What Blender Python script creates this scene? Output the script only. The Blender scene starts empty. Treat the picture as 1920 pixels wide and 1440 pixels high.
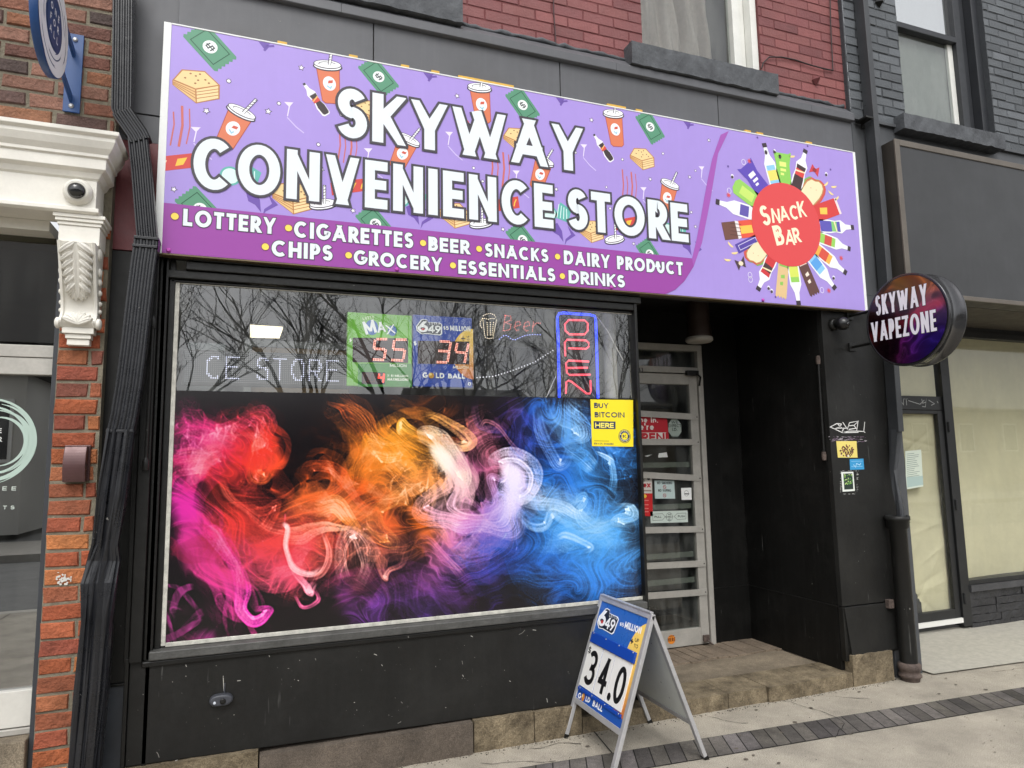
import bpy, bmesh, math, random
import numpy as np
from mathutils import Matrix, Vector

C = bpy.context.scene
col = C.collection
random.seed(5)
R8 = math.radians

# ---------------------------------------------------------------- camera
F = 1264.294
CAM_D, CAM_Z = 3.6, 1.53
yaw, pit, rol = R8(20.51331), R8(6.68818), R8(1.01112)
def cam_axes():
    cy, sy = math.cos(yaw), math.sin(yaw)
    f = np.array([sy*math.cos(pit), cy*math.cos(pit), math.sin(pit)])
    r = np.array([cy, -sy, 0.0]); d = np.cross(f, r)
    c, s = math.cos(rol), math.sin(rol)
    return np.array([c*r+s*d, -s*r+c*d, f])
CM = cam_axes()
CP = np.array([0.0, -CAM_D, CAM_Z])
cam = bpy.data.cameras.new('camera'); cam.sensor_fit = 'HORIZONTAL'; cam.sensor_width = 36
cam.lens = 36*F/1920; cam.clip_start = 0.05; cam.clip_end = 2000
camo = bpy.data.objects.new('camera', cam); col.objects.link(camo)
mw = Matrix.Identity(4)
for i in range(3):
    mw[i][0] = CM[0][i]; mw[i][1] = -CM[1][i]; mw[i][2] = -CM[2][i]; mw[i][3] = CP[i]
camo.matrix_world = mw
C.camera = camo

# ---------------------------------------------------------------- sky, sun, exposure
SUN_EL, SUN_AZ = R8(52), R8(200)          # overcast: a wide soft sun behind the viewer
w = bpy.data.worlds.new("World"); C.world = w; w.use_nodes = True
nt = w.node_tree; nt.nodes.clear()
wo = nt.nodes.new('ShaderNodeOutputWorld'); bgn = nt.nodes.new('ShaderNodeBackground')
sk = nt.nodes.new('ShaderNodeTexSky'); sk.sky_type = 'NISHITA'; sk.sun_disc = False
sk.sun_elevation = SUN_EL; sk.sun_rotation = SUN_AZ; sk.dust_density = 3.0; sk.air_density = 1.0
hs = nt.nodes.new('ShaderNodeHueSaturation'); hs.inputs['Saturation'].default_value = 0.10
nt.links.new(sk.outputs[0], hs.inputs['Color']); nt.links.new(hs.outputs[0], bgn.inputs[0])
bgn.inputs[1].default_value = 0.15
nt.links.new(bgn.outputs[0], wo.inputs[0])
sl = bpy.data.lights.new('sun', 'SUN'); sl.energy = 0.65; sl.angle = R8(28); sl.color = (1, .97, .93)
so = bpy.data.objects.new('sun', sl); col.objects.link(so)
sd = Vector((math.sin(SUN_AZ)*math.cos(SUN_EL), math.cos(SUN_AZ)*math.cos(SUN_EL), math.sin(SUN_EL)))
so.rotation_euler = (-sd).to_track_quat('-Z', 'Y').to_euler()
C.view_settings.view_transform = 'Standard'; C.view_settings.look = 'None'
C.view_settings.exposure = 0.68; C.view_settings.gamma = 1
C.render.engine = 'CYCLES'
C.cycles.max_bounces = 8; C.cycles.transparent_max_bounces = 12
C.cycles.caustics_reflective = False; C.cycles.caustics_refractive = False

# ---------------------------------------------------------------- pixel -> point on a known plane
def ray(x, y): return np.array([(x-960)/F, (y-720)/F, 1.0]) @ CM
def at(x, y, Y=0.0):
    d = ray(x, y); return CP + d*((Y-CP[1])/d[1])
def atz(x, y, z=0.0):
    d = ray(x, y); return CP + d*((z-CP[2])/d[2])
def atx(x, y, X):
    d = ray(x, y); return CP + d*((X-CP[0])/d[0])
def RC(xa, ya, xb, yb, Y=0.0):            # top-left, bottom-right photo points -> x0,x1,z0,z1
    a, b = at(xa, ya, Y), at(xb, yb, Y); return a[0], b[0], b[2], a[2]

# ---------------------------------------------------------------- materials
def lin(c):
    return tuple(((v/255/12.92) if v/255 <= .04045 else ((v/255+.055)/1.055)**2.4) for v in c)
MATS = {}
def mat(name, c, rough=.6, metal=0.0, var=.0, vs=6.0, bump=0.0, bs=60.0, chips=0.0, spec=.5, streak=0.0, coat=0.0, attr=False, emit=0.0, dark=None, stain=0.0, scratch=0.0):
    """painted / printed / stone surface: colour varied by noise, optional bump, paint chips and rain streaks"""
    if name in MATS: return MATS[name]
    m = bpy.data.materials.new(name); m.use_nodes = True; MATS[name] = m
    n = m.node_tree; b = n.nodes['Principled BSDF']; L = n.links.new
    rgb = lin(c) if max(c) > 1.01 else tuple(c)
    b.inputs['Base Color'].default_value = (*rgb, 1); b.inputs['Roughness'].default_value = rough
    b.inputs['Metallic'].default_value = metal; b.inputs['Specular IOR Level'].default_value = spec
    b.inputs['Coat Weight'].default_value = coat
    tc = n.nodes.new('ShaderNodeTexCoord'); src = None
    if attr:
        a = n.nodes.new('ShaderNodeVertexColor'); a.layer_name = 'Col'; src = a.outputs[0]
    def mix(fac, A, B, mode='MIX'):
        x = n.nodes.new('ShaderNodeMix'); x.data_type = 'RGBA'; x.blend_type = mode
        if isinstance(fac, float): x.inputs[0].default_value = fac
        else: L(fac, x.inputs[0])
        for s, v in ((6, A), (7, B)):
            if isinstance(v, tuple): x.inputs[s].default_value = (*v, 1)
            else: L(v, x.inputs[s])
        return x.outputs[2]
    def noise(scale, detail=6, rough_=.6, sx=1, sz=1):
        t = n.nodes.new('ShaderNodeTexNoise'); t.inputs['Scale'].default_value = scale
        t.inputs['Detail'].default_value = detail; t.inputs['Roughness'].default_value = rough_
        mp = n.nodes.new('ShaderNodeMapping'); mp.inputs['Scale'].default_value = (sx, sx, sz)
        L(tc.outputs['Object'], mp.inputs[0]); L(mp.outputs[0], t.inputs['Vector']); return t.outputs[0]
    def ramp(v, lo, hi):
        r = n.nodes.new('ShaderNodeMapRange'); r.inputs[1].default_value = lo; r.inputs[2].default_value = hi
        L(v, r.inputs[0]); return r.outputs[0]
    cur = src if src else rgb
    if var:
        dk = tuple(v*(1-var) for v in rgb) if dark is None else dark
        lt = tuple(min(1, v*(1+var)) for v in rgb)
        f = ramp(noise(vs), .3, .7)
        if src: cur = mix(1.0, src, mix(f, (1-var,)*3, (1+var*.6,)*3), 'MULTIPLY')
        else: cur = mix(f, dk, lt)
        f2 = ramp(noise(vs*9, 4), .35, .75)
        cur = mix(1.0, cur, mix(f2, (1-var*.5,)*3, (1.0+var*.3,)*3), 'MULTIPLY')
    if stain:
        f = ramp(noise(1.3, 8, .68, 1.6, 1), .50, .68); k = n.nodes.new('ShaderNodeMath'); k.operation = 'MULTIPLY'; L(f, k.inputs[0]); k.inputs[1].default_value = stain
        cur = mix(k.outputs[0], cur, tuple(v*.42 for v in rgb))
        f = ramp(noise(230, 2, .5), .35, .68); cur = mix(1.0, cur, mix(f, (.60,)*3, (1.24,)*3), 'MULTIPLY')
        f = ramp(noise(75, 3, .6), .66, .72); k = n.nodes.new('ShaderNodeMath'); k.operation = 'MULTIPLY'; L(f, k.inputs[0]); k.inputs[1].default_value = stain*.8
        cur = mix(k.outputs[0], cur, tuple(v*.35 for v in rgb))
    if scratch:
        f = ramp(noise(60, 2, .5, 1.0, .07), .70, .74); g = ramp(noise(3.1, 3), .48, .60)
        k = n.nodes.new('ShaderNodeMath'); k.operation = 'MULTIPLY'; L(f, k.inputs[0]); L(g, k.inputs[1]); k2 = n.nodes.new('ShaderNodeMath'); k2.operation = 'MULTIPLY'; L(k.outputs[0], k2.inputs[0]); k2.inputs[1].default_value = scratch
        cur = mix(k2.outputs[0], cur, (.22, .22, .21))
        f = ramp(noise(2.2, 7, .7), .5, .75); k = n.nodes.new('ShaderNodeMath'); k.operation = 'MULTIPLY'; L(f, k.inputs[0]); k.inputs[1].default_value = scratch*.35
        cur = mix(k.outputs[0], cur, (.075, .072, .066))
    if streak:
        f = ramp(noise(9, 4, .6, 3.0, .16), .5, .8)
        k = n.nodes.new('ShaderNodeMath'); k.operation = 'MULTIPLY'; L(f, k.inputs[0]); k.inputs[1].default_value = streak
        cur = mix(k.outputs[0], cur, tuple(min(1, v*1.7+.02) for v in rgb))
    if chips:
        f = ramp(noise(34, 3, .7), .74-chips*.06, .76-chips*.06)
        g = ramp(noise(5, 2), .5, .62)
        k = n.nodes.new('ShaderNodeMath'); k.operation = 'MULTIPLY'; L(f, k.inputs[0]); L(g, k.inputs[1])
        cur = mix(k.outputs[0], cur, (.30, .29, .27))
    if not isinstance(cur, tuple): L(cur, b.inputs['Base Color'])
    if bump:
        bp = n.nodes.new('ShaderNodeBump'); bp.inputs['Strength'].default_value = bump; bp.inputs['Distance'].default_value = .01
        L(noise(bs, 8), bp.inputs['Height']); L(bp.outputs[0], b.inputs['Normal'])
    if var and rough < .95:
        L_ = ramp(noise(vs*2.3), .2, .8)
        rr = n.nodes.new('ShaderNodeMapRange'); rr.inputs[3].default_value = max(.05, rough-.1); rr.inputs[4].default_value = min(1, rough+.12)
        L(L_, rr.inputs[0]); L(rr.outputs[0], b.inputs['Roughness'])
    if emit:
        b.inputs['Emission Color'].default_value = (*rgb, 1); b.inputs['Emission Strength'].default_value = emit
    return m
def ink(c, rough=.38):                     # flat print colour
    return mat('print_%d_%d_%d' % tuple(c), c, rough, spec=.4)
def lamp_mat(c, e): return mat('lamp_%d_%d_%d_%d' % (*c, int(e*10)), c, .4, emit=e)
def glass_mat(name, ior=1.6, tint=(.86, .88, .87), dirt=.03, rough=0.0, dcol=(.5, .5, .48)):
    if name in MATS: return MATS[name]
    m = bpy.data.materials.new(name); m.use_nodes = True; MATS[name] = m
    n = m.node_tree; n.nodes.clear(); L = n.links.new
    o = n.nodes.new('ShaderNodeOutputMaterial'); tr = n.nodes.new('ShaderNodeBsdfTransparent'); tr.inputs[0].default_value = (*tint, 1)
    g = n.nodes.new('ShaderNodeBsdfGlossy'); g.inputs['Roughness'].default_value = rough; g.inputs[0].default_value = (.95, .96, .97, 1)
    fr = n.nodes.new('ShaderNodeFresnel'); fr.inputs[0].default_value = ior
    gm = n.nodes.new('ShaderNodeNewGeometry'); inv = n.nodes.new('ShaderNodeMath'); inv.operation = 'SUBTRACT'; inv.inputs[0].default_value = 1; L(gm.outputs['Backfacing'], inv.inputs[1])
    mu = n.nodes.new('ShaderNodeMath'); mu.operation = 'MULTIPLY'; L(fr.outputs[0], mu.inputs[0]); L(inv.outputs[0], mu.inputs[1])   # reflect off the outer face only
    mx = n.nodes.new('ShaderNodeMixShader'); L(mu.outputs[0], mx.inputs[0]); L(tr.outputs[0], mx.inputs[1]); L(g.outputs[0], mx.inputs[2])
    df = n.nodes.new('ShaderNodeBsdfDiffuse'); df.inputs[0].default_value = (*dcol, 1)
    nz = n.nodes.new('ShaderNodeTexNoise'); nz.inputs['Scale'].default_value = 5; nz.inputs['Detail'].default_value = 8
    tc = n.nodes.new('ShaderNodeTexCoord'); mp = n.nodes.new('ShaderNodeMapping'); mp.inputs['Scale'].default_value = (2, 2, .5)
    L(tc.outputs['Object'], mp.inputs[0]); L(mp.outputs[0], nz.inputs['Vector'])
    mr = n.nodes.new('ShaderNodeMapRange'); mr.inputs[1].default_value = .4; mr.inputs[2].default_value = .75; mr.inputs[4].default_value = dirt*2.2
    L(nz.outputs[0], mr.inputs[0])
    m2 = n.nodes.new('ShaderNodeMixShader'); L(mr.outputs[0], m2.inputs[0]); L(mx.outputs[0], m2.inputs[1]); L(df.outputs[0], m2.inputs[2])
    L(m2.outputs[0], o.inputs[0]); return m

# ---------------------------------------------------------------- mesh builder
class MB:
    def __init__(s): s.v = []; s.f = []; s.m = []; s.c = []; s.mats = []; s.sm = []
    def mi(s, m):
        if m not in s.mats: s.mats.append(m)
        return s.mats.index(m)
    def face(s, pts, m, c=None, smooth=False):
        b = len(s.v); s.v += [tuple(map(float, p)) for p in pts]; s.f.append(tuple(range(b, b+len(pts))))
        s.m.append(s.mi(m)); s.c.append(c or (1, 1, 1)); s.sm.append(smooth)
    def mesh(s, V, Fs, m, c=None, smooth=False):
        b = len(s.v); s.v += [tuple(map(float, p)) for p in V]; k = s.mi(m)
        for f in Fs:
            s.f.append(tuple(b+i for i in f)); s.m.append(k); s.c.append(c or (1, 1, 1)); s.sm.append(smooth)
    def box(s, x0, x1, y0, y1, z0, z1, m, c=None):
        if x0 > x1: x0, x1 = x1, x0
        if y0 > y1: y0, y1 = y1, y0
        if z0 > z1: z0, z1 = z1, z0
        V = [(x0, y0, z0), (x1, y0, z0), (x1, y1, z0), (x0, y1, z0), (x0, y0, z1), (x1, y0, z1), (x1, y1, z1), (x0, y1, z1)]
        s.mesh(V, [(0, 1, 5, 4), (1, 2, 6, 5), (2, 3, 7, 6), (3, 0, 4, 7), (4, 5, 6, 7), (3, 2, 1, 0)], m, c)
    def prism(s, pts, depth, m, c=None):   # front polygon (3D points), pushed back by the vector depth
        n = len(pts); A = [np.array(p, float) for p in pts]; B = [p+np.array(depth, float) for p in A]
        s.mesh(A+B, [tuple(range(n)), tuple(range(2*n-1, n-1, -1))]+[((i+1) % n, i, n+i, n+(i+1) % n) for i in range(n)], m, c)
    def ring(s, rows, m, closed=True, caps=True, smooth=True, c=None):   # rows of equal-length loops
        n = len(rows[0]); V = [p for r in rows for p in r]; Fs = []
        for i in range(len(rows)-1):
            for j in range(n if closed else n-1):
                k = (j+1) % n; Fs.append((i*n+j, i*n+k, (i+1)*n+k, (i+1)*n+j))
        s.mesh(V, Fs, m, c, smooth)
        if caps and closed:
            s.face(list(reversed(rows[0])), m, c); s.face(rows[-1], m, c)
    def tube(s, path, r, m, n=10, smooth=True):
        P = [np.array(p, float) for p in path]; rr = r if hasattr(r, '__len__') else [r]*len(P); rows = []
        for i, p in enumerate(P):
            t = P[min(i+1, len(P)-1)]-P[max(i-1, 0)]; t = t/(np.linalg.norm(t)+1e-9)
            a = np.cross(t, (0, 0, 1.0)) if abs(t[2]) < .9 else np.cross(t, (0, 1.0, 0)); a /= np.linalg.norm(a); b = np.cross(t, a)
            rows.append([p+rr[i]*(math.cos(q)*a+math.sin(q)*b) for q in np.linspace(0, 2*math.pi, n, endpoint=False)])
        s.ring(rows, m, smooth=smooth)
    def lathe(s, prof, o, axis, m, n=32, smooth=True):   # prof: (radius, distance along axis)
        o = np.array(o, float); t = np.array(axis, float); t /= np.linalg.norm(t)
        a = np.cross(t, (0, 0, 1.0)) if abs(t[2]) < .9 else np.cross(t, (0, 1.0, 0)); a /= np.linalg.norm(a); b = np.cross(t, a)
        rows = [[o+t*h+r*(math.cos(q)*a+math.sin(q)*b) for q in np.linspace(0, 2*math.pi, n, endpoint=False)] for r, h in prof]
        s.ring(rows, m, smooth=smooth)
    def sweep(s, prof, path, m, front=(0, -1, 0), smooth=False):   # prof (a across, b outwards)
        P = [np.array(p, float) for p in path]; fr = np.array(front, float); rows = []
        for i, p in enumerate(P):
            t = P[min(i+1, len(P)-1)]-P[max(i-1, 0)]; t = t/np.linalg.norm(t)
            a = np.cross(fr, t); a /= np.linalg.norm(a); b = np.cross(t, a)
            if b @ fr < 0: b = -b
            rows.append([p+a*u+b*v for u, v in prof])
        s.ring(rows, m, smooth=smooth)
    def build(s, name, parent=None, bevel=0.0, seg=2):
        me = bpy.data.meshes.new(name); me.from_pydata(s.v, [], s.f)
        for m in s.mats: me.materials.append(m)
        me.polygons.foreach_set('material_index', s.m); me.polygons.foreach_set('use_smooth', s.sm)
        if any(c != (1, 1, 1) for c in s.c):
            ca = me.color_attributes.new('Col', 'FLOAT_COLOR', 'CORNER'); arr = []
            for f, c in zip(s.f, s.c): arr += [c[0], c[1], c[2], 1.0]*len(f)
            ca.data.foreach_set('color', arr)
        me.validate(); me.update()
        o = bpy.data.objects.new(name, me); col.objects.link(o)
        if parent is not None:
            o.parent = parent
            q = parent; off = Vector((0, 0, 0))
            while q is not None: off += q.location; q = q.parent
            o.location = -off
        if bevel:
            b = o.modifiers.new('bevel', 'BEVEL'); b.width = bevel; b.segments = seg; b.limit_method = 'ANGLE'; b.angle_limit = R8(40)
        return o
def thing(name, label, cat, loc=(0, 0, 0), group=None):
    o = bpy.data.objects.new(name, None); o.empty_display_size = .1; col.objects.link(o); o.location = loc
    o['label'] = label; o['category'] = cat
    if group: o['group'] = group
    return o
def tag(o, label, cat, group=None):
    o['label'] = label; o['category'] = cat
    if group: o['group'] = group
    return o
def struct(o): o['kind'] = 'structure'; return o

# ---------------------------------------------------------------- stroke lettering
def arc(cx, cy, rx, ry, a0, a1, n=14):
    return [(cx+rx*math.cos(R8(a)), cy+ry*math.sin(R8(a))) for a in np.linspace(a0, a1, n)]
GL = {
 'A': (.92, [[(0, 0), (.5, 1)], [(.5, 1), (1, 0)], [(.2, .26), (.8, .26)]]),
 'B': (.66, [[(0, 0), (0, 1)], [(0, 1), (.5, 1)]+arc(.5, .77, .42, .23, 90, -90)+[(0, .54)], [(0, .54), (.55, .54)]+arc(.55, .27, .45, .27, 90, -90)+[(0, 0)]]),
 'C': (.86, [arc(.56, .5, .56, .5, 48, 312, 26)]),
 'D': (.8, [[(0, 0), (0, 1)], [(0, 1), (.4, 1)]+arc(.4, .5, .6, .5, 90, -90, 18)+[(0, 0)]]),
 'E': (.6, [[(0, 0), (0, 1)], [(0, 1), (1, 1)], [(0, .5), (.9, .5)], [(0, 0), (1, 0)]]),
 'F': (.56, [[(0, 0), (0, 1)], [(0, 1), (1, 1)], [(0, .48), (.9, .48)]]),
 'G': (.9, [arc(.54, .5, .54, .5, 48, 350, 26)+[(1.0, .44), (.6, .44)]]),
 'H': (.76, [[(0, 0), (0, 1)], [(1, 0), (1, 1)], [(0, .5), (1, .5)]]),
 'I': (.2, [[(.5, 0), (.5, 1)]]),
 'J': (.5, [[(1, 1), (1, .3)]+arc(.5, .3, .5, .3, 0, -170)]),
 'K': (.72, [[(0, 0), (0, 1)], [(.05, .42), (.95, 1)], [(.3, .55), (1, 0)]]),
 'L': (.56, [[(0, 1), (0, 0)], [(0, 0), (1, 0)]]),
 'M': (1.02, [[(0, 0), (0, 1)], [(0, 1), (.5, .1)], [(.5, .1), (1, 1)], [(1, 1), (1, 0)]]),
 'N': (.82, [[(0, 0), (0, 1)], [(0, 1), (1, 0)], [(1, 0), (1, 1)]]),
 'O': (1.0, [arc(.5, .5, .5, .5, 0, 360, 34)]),
 'P': (.62, [[(0, 0), (0, 1)], [(0, 1), (.5, 1)]+arc(.5, .7, .5, .3, 90, -90)+[(0, .4)]]),
 'Q': (1.0, [arc(.5, .5, .5, .5, 0, 360, 34), [(.55, .35), (1, 0)]]),
 'R': (.66, [[(0, 0), (0, 1)], [(0, 1), (.5, 1)]+arc(.5, .72, .5, .28, 90, -90)+[(0, .44)], [(.42, .44), (1, 0)]]),
 'S': (.62, [arc(.5, .755, .46, .245, 28, 262, 18)+arc(.5, .265, .5, .265, 82, -158, 18)]),
 'T': (.62, [[(0, 1), (1, 1)], [(.5, 1), (.5, 0)]]),
 'U': (.76, [[(0, 1), (0, .42)]+arc(.5, .42, .5, .42, 180, 360)+[(1, 1)]]),
 'V': (.86, [[(0, 1), (.5, 0)], [(.5, 0), (1, 1)]]),
 'W': (1.26, [[(0, 1), (.26, 0)], [(.26, 0), (.5, .86)], [(.5, .86), (.74, 0)], [(.74, 0), (1, 1)]]),
 'X': (.8, [[(0, 0), (1, 1)], [(0, 1), (1, 0)]]),
 'Y': (.82, [[(0, 1), (.5, .42)], [(1, 1), (.5, .42)], [(.5, .48), (.5, 0)]]),
 'Z': (.7, [[(0, 1), (1, 1)], [(1, 1), (0, 0)], [(0, 0), (1, 0)]]),
 '0': (.62, [arc(.5, .5, .5, .5, 0, 360, 30)]),
 '1': (.3, [[(.7, 0), (.7, 1)], [(.7, 1), (0, .78)]]),
 '2': (.62, [arc(.5, .7, .48, .3, 165, -30, 14)+[(0, 0)], [(0, 0), (1, 0)]]),
 '3': (.6, [arc(.48, .755, .46, .245, 150, -82, 16)+arc(.48, .265, .52, .265, 82, -152, 16)]),
 '4': (.68, [[(.72, 0), (.72, 1)], [(.72, 1), (0, .28)], [(0, .28), (1, .28)]]),
 '5': (.6, [[(.9, 1), (.12, 1), (.08, .56)]+arc(.46, .32, .54, .32, 110, -150, 16)]),
 '6': (.64, [arc(.5, .3, .5, .3, 0, 360, 24), [(.06, .42), (.66, 1)]]),
 '7': (.6, [[(0, 1), (1, 1)], [(1, 1), (.3, 0)]]),
 '8': (.62, [arc(.5, .76, .42, .24, 0, 360, 22), arc(.5, .27, .5, .27, 0, 360, 22)]),
 '9': (.64, [arc(.5, .7, .5, .3, 0, 360, 24), [(.94, .58), (.34, 0)]]),
 '$': (.56, [arc(.5, .69, .46, .19, 28, 262, 16)+arc(.5, .31, .5, .19, 82, -158, 16), [(.5, 0), (.5, 1)]]),
 '+': (.6, [[(0, .45), (1, .45)], [(.5, .1), (.5, .8)]]),
 '.': (.2, [[(.5, 0), (.5, .02)]]), ',': (.2, [[(.6, .05), (.3, -.1)]]), "'": (.2, [[(.5, 1), (.5, .8)]]),
 '-': (.4, [[(0, .45), (1, .45)]]), '!': (.2, [[(.5, 1), (.5, .38)], [(.5, 0), (.5, .03)]]),
 'a': (.5, [arc(.5, .27, .5, .27, 0, 360, 20), [(1, 0), (1, .54)]]),
 'e': (.52, [[(0, .28), (1, .28)]+arc(.5, .27, .5, .27, 5, 320, 20)]),
 'i': (.18, [[(.5, 0), (.5, .54)], [(.5, .74), (.5, .78)]]),
 'l': (.18, [[(.5, 0), (.5, .98)]]),
 'm': (.84, [[(0, 0), (0, .54)], [(0, .34)]+arc(.25, .34, .25, .2, 180, 0)+[(.5, 0)], [(.5, .34)]+arc(.75, .34, .25, .2, 180, 0)+[(1, 0)]]),
 'n': (.5, [[(0, 0), (0, .54)], [(0, .3)]+arc(.5, .3, .5, .24, 180, 0)+[(1, 0)]]),
 'o': (.54, [arc(.5, .27, .5, .27, 0, 360, 20)]),
 'r': (.36, [[(0, 0), (0, .54)], [(0, .3)]+arc(.6, .3, .6, .24, 180, 60)]),
 't': (.34, [[(.5, .8), (.5, 0)], [(0, .54), (1, .54)]]),
 'v': (.5, [[(0, .54), (.5, 0)], [(.5, 0), (1, .54)]]),
 'w': (.7, [[(0, .54), (.25, 0)], [(.25, 0), (.5, .5)], [(.5, .5), (.75, 0)], [(.75, 0), (1, .54)]]),
 'x': (.5, [[(0, 0), (1, .54)], [(0, .54), (1, 0)]]),
 ' ': (.34, []),
}
def ribbon(pts, t, closed=False):
    P = [np.array(p, float) for p in pts]; n = len(P); out = []
    if n < 2: return out
    closed = np.linalg.norm(P[0]-P[-1]) < 1e-6
    Ls, Rs = [], []
    for i in range(n):
        if closed and i in (0, n-1): a, b = P[1]-P[0], P[-1]-P[-2]
        else: a = P[min(i+1, n-1)]-P[i] if i < n-1 else P[i]-P[i-1]; b = P[i]-P[i-1] if i > 0 else a
        a = a/(np.linalg.norm(a)+1e-12); b = b/(np.linalg.norm(b)+1e-12)
        na, nb = np.array([-a[1], a[0]]), np.array([-b[1], b[0]])
        m = na+nb; l = np.linalg.norm(m); m = m/l if l > 1e-6 else na
        k = min(1/max(m@na, .35), 2.2)
        Ls.append(P[i]+m*t/2*k); Rs.append(P[i]-m*t/2*k)
    return [[Rs[i], Rs[i+1], Ls[i+1], Ls[i]] for i in range(n-1)]
def clipy(poly, lo, hi):
    for s, lim in ((1, lo), (-1, -hi)):
        out = []
        for i in range(len(poly)):
            a, b = poly[i-1], poly[i]; da, db = s*a[1]-lim, s*b[1]-lim
            if (da >= 0) != (db >= 0): k = da/(da-db); out.append(np.array(a)+(np.array(b)-np.array(a))*k)
            if db >= 0: out.append(np.array(b))
        poly = out
        if len(poly) < 3: return []
    return poly
def glyph_polys(ch, t, wd=1.0, o=0.0):
    """list of strokes, each a list of quads, for cap height 1 and stroke t; o dilates"""
    w, strokes = GL[ch]; W = max(w*wd, t*1.0); res = []
    for st in strokes:
        pts = [(t/2+u*(W-t), t/2+v*(1-t)) for u, v in st]
        P = [np.array(p) for p in pts]
        if len(P) == 2:
            d = P[1]-P[0]; l = np.linalg.norm(d); d = d/max(l, 1e-9)
            if min(abs(d)) > .05:
                if st[0][1] in (0, 1) or abs(st[0][1]-.54) < .001 or abs(st[0][1]-.86) < .001: P[0] = P[0]-d*t*1.0
                if st[1][1] in (0, 1) or abs(st[1][1]-.54) < .001: P[1] = P[1]+d*t*1.0
            else:
                e = t/2 if True else 0
                P[0] = P[0]-d*(e+o); P[1] = P[1]+d*(e+o)
        elif o:
            d = P[0]-P[1]; P[0] = P[0]+d/np.linalg.norm(d)*o if np.linalg.norm(P[0]-P[-1]) > 1e-6 else P[0]
            if np.linalg.norm(P[0]-P[-1]) > 1e-6: d = P[-1]-P[-2]; P[-1] = P[-1]+d/np.linalg.norm(d)*o
        hi = 1 if ch.isupper() or ch.isdigit() or ch in "$+!'" or ch == 'l' else (.54+.46*t if ch in 'aemnorvwx' else 1)
        if ch == '4' and False: pass
        qs = [q for q in (clipy(q, -o if ch != ',' else -1, hi+o) for q in ribbon(P, t+2*o)) if q]
        if ch in 'AVWMNXYZK47' and len(P) == 2:   # keep slanted ends inside the letter's width
            qs = [[np.array([min(max(p[0], -o), W+o), p[1]]) for p in q] for q in qs]
        res.append(qs)
    return W, res

class Plane:
    def __init__(s, O, U, V):
        s.O = np.array(O, float); s.U = np.array(U, float); s.U /= np.linalg.norm(s.U); s.V = np.array(V, float); s.V /= np.linalg.norm(s.V)
        s.N = np.cross(s.U, s.V)
    def p(s, u, v, off=0.0): return s.O+s.U*u+s.V*v+s.N*off
    def uv(s, x, y):
        d = ray(x, y); t = ((s.O-CP)@s.N)/(d@s.N); q = CP+d*t-s.O; return np.array([q@s.U, q@s.V])
LAY = .0005
class Art:
    """flat print on a plane; each call lays one colour at a layer height"""
    def __init__(s, plane, base=.0005): s.pl = plane; s.b = base; s.mb = MB(); s.clip = None
    def uv(s, x, y): return s.pl.uv(x, y)
    def poly(s, pts, c, layer=0, tf=None, m=None):
        if tf is not None:
            u, v, k, r = tf; cr, sr = math.cos(R8(r)), math.sin(R8(r))
            pts = [(u+k*(a*cr-b*sr), v+k*(a*sr+b*cr)) for a, b in pts]
        if s.clip:
            u0, u1, v0, v1 = s.clip; pts = clipy([np.array(q, float) for q in pts], v0, v1)
            pts = [np.array(q)[::-1] for q in clipy([np.array(q)[::-1] for q in pts], u0, u1)] if len(pts) > 2 else []
            if len(pts) < 3: return
        ar = sum(pts[i-1][0]*pts[i][1]-pts[i][0]*pts[i-1][1] for i in range(len(pts)))
        if ar < 0: pts = list(pts)[::-1]
        s.mb.face([s.pl.p(a, b, s.b+layer*LAY) for a, b in pts], m or ink(c))
    def pxpoly(s, pts, c, layer=0, m=None): s.poly([s.uv(*p) for p in pts], c, layer, m=m)
    def disc(s, u, v, rx, ry, c, layer=0, n=32, rot=0, tf=None, m=None):
        cr, sr = math.cos(R8(rot)), math.sin(R8(rot)); P = []
        for a in np.linspace(0, 2*math.pi, n, endpoint=False):
            x, y = rx*math.cos(a), ry*math.sin(a); P.append((u+x*cr-y*sr, v+x*sr+y*cr))
        s.poly(P, c, layer, tf, m)
    def line(s, pts, t, c, layer=0, tf=None, m=None):
        for q in ribbon(pts, t): s.poly([tuple(p) for p in q], c, layer, tf, m)
    def pxline(s, pts, t, c, layer=0, m=None): s.line([s.uv(*p) for p in pts], t, c, layer, m=m)
    def text(s, string, p0, p1, h, t=.2, c=(255, 255, 255), layer=0, outline=None, gap=.12, shear=0.0, fit=True, m=None, lim=.235):
        """string on the baseline p0->p1 (plane coordinates), cap height h; letter widths stretched to fit"""
        p0, p1 = np.array(p0, float), np.array(p1, float); d = p1-p0; Ltot = np.linalg.norm(d); d = d/Ltot; nrm = np.array([-d[1], d[0]])
        base = sum(GL[ch][0] for ch in string); need = Ltot/h-gap*(len(string)-1)
        wd = need/base if fit else 1.0
        if wd < 1: t = min(t, lim*wd+.02)
        x = 0.0
        for ch in string:
            W, strokes = glyph_polys(ch, t, wd)
            def place(q, xo=x): return [tuple(p0+d*h*(xo+a[0]+shear*a[1])+nrm*h*a[1]) for a in q]
            if outline:
                o, oc = outline; W2, so_ = glyph_polys(ch, t, wd, o/h)
                for k, st in enumerate(so_):
                    for q in st: s.poly(place(q), oc, layer+.12*k)
            for k, st in enumerate(strokes):
                for q in st: s.poly(place(q), c, layer+(.6 if outline else 0)+.12*k, m=m)
            x += W+gap
    def pxtext(s, string, xl, yl, xr, yr, ytop, **k):     # photo points: baseline left, baseline right, top of the left end
        p0, p1 = s.uv(xl, yl), s.uv(xr, yr); s.text(string, p0, p1, (s.uv(xl, ytop)-p0)[1], **k)
    def build(s, name, parent=None): return s.mb.build(name, parent)
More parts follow.
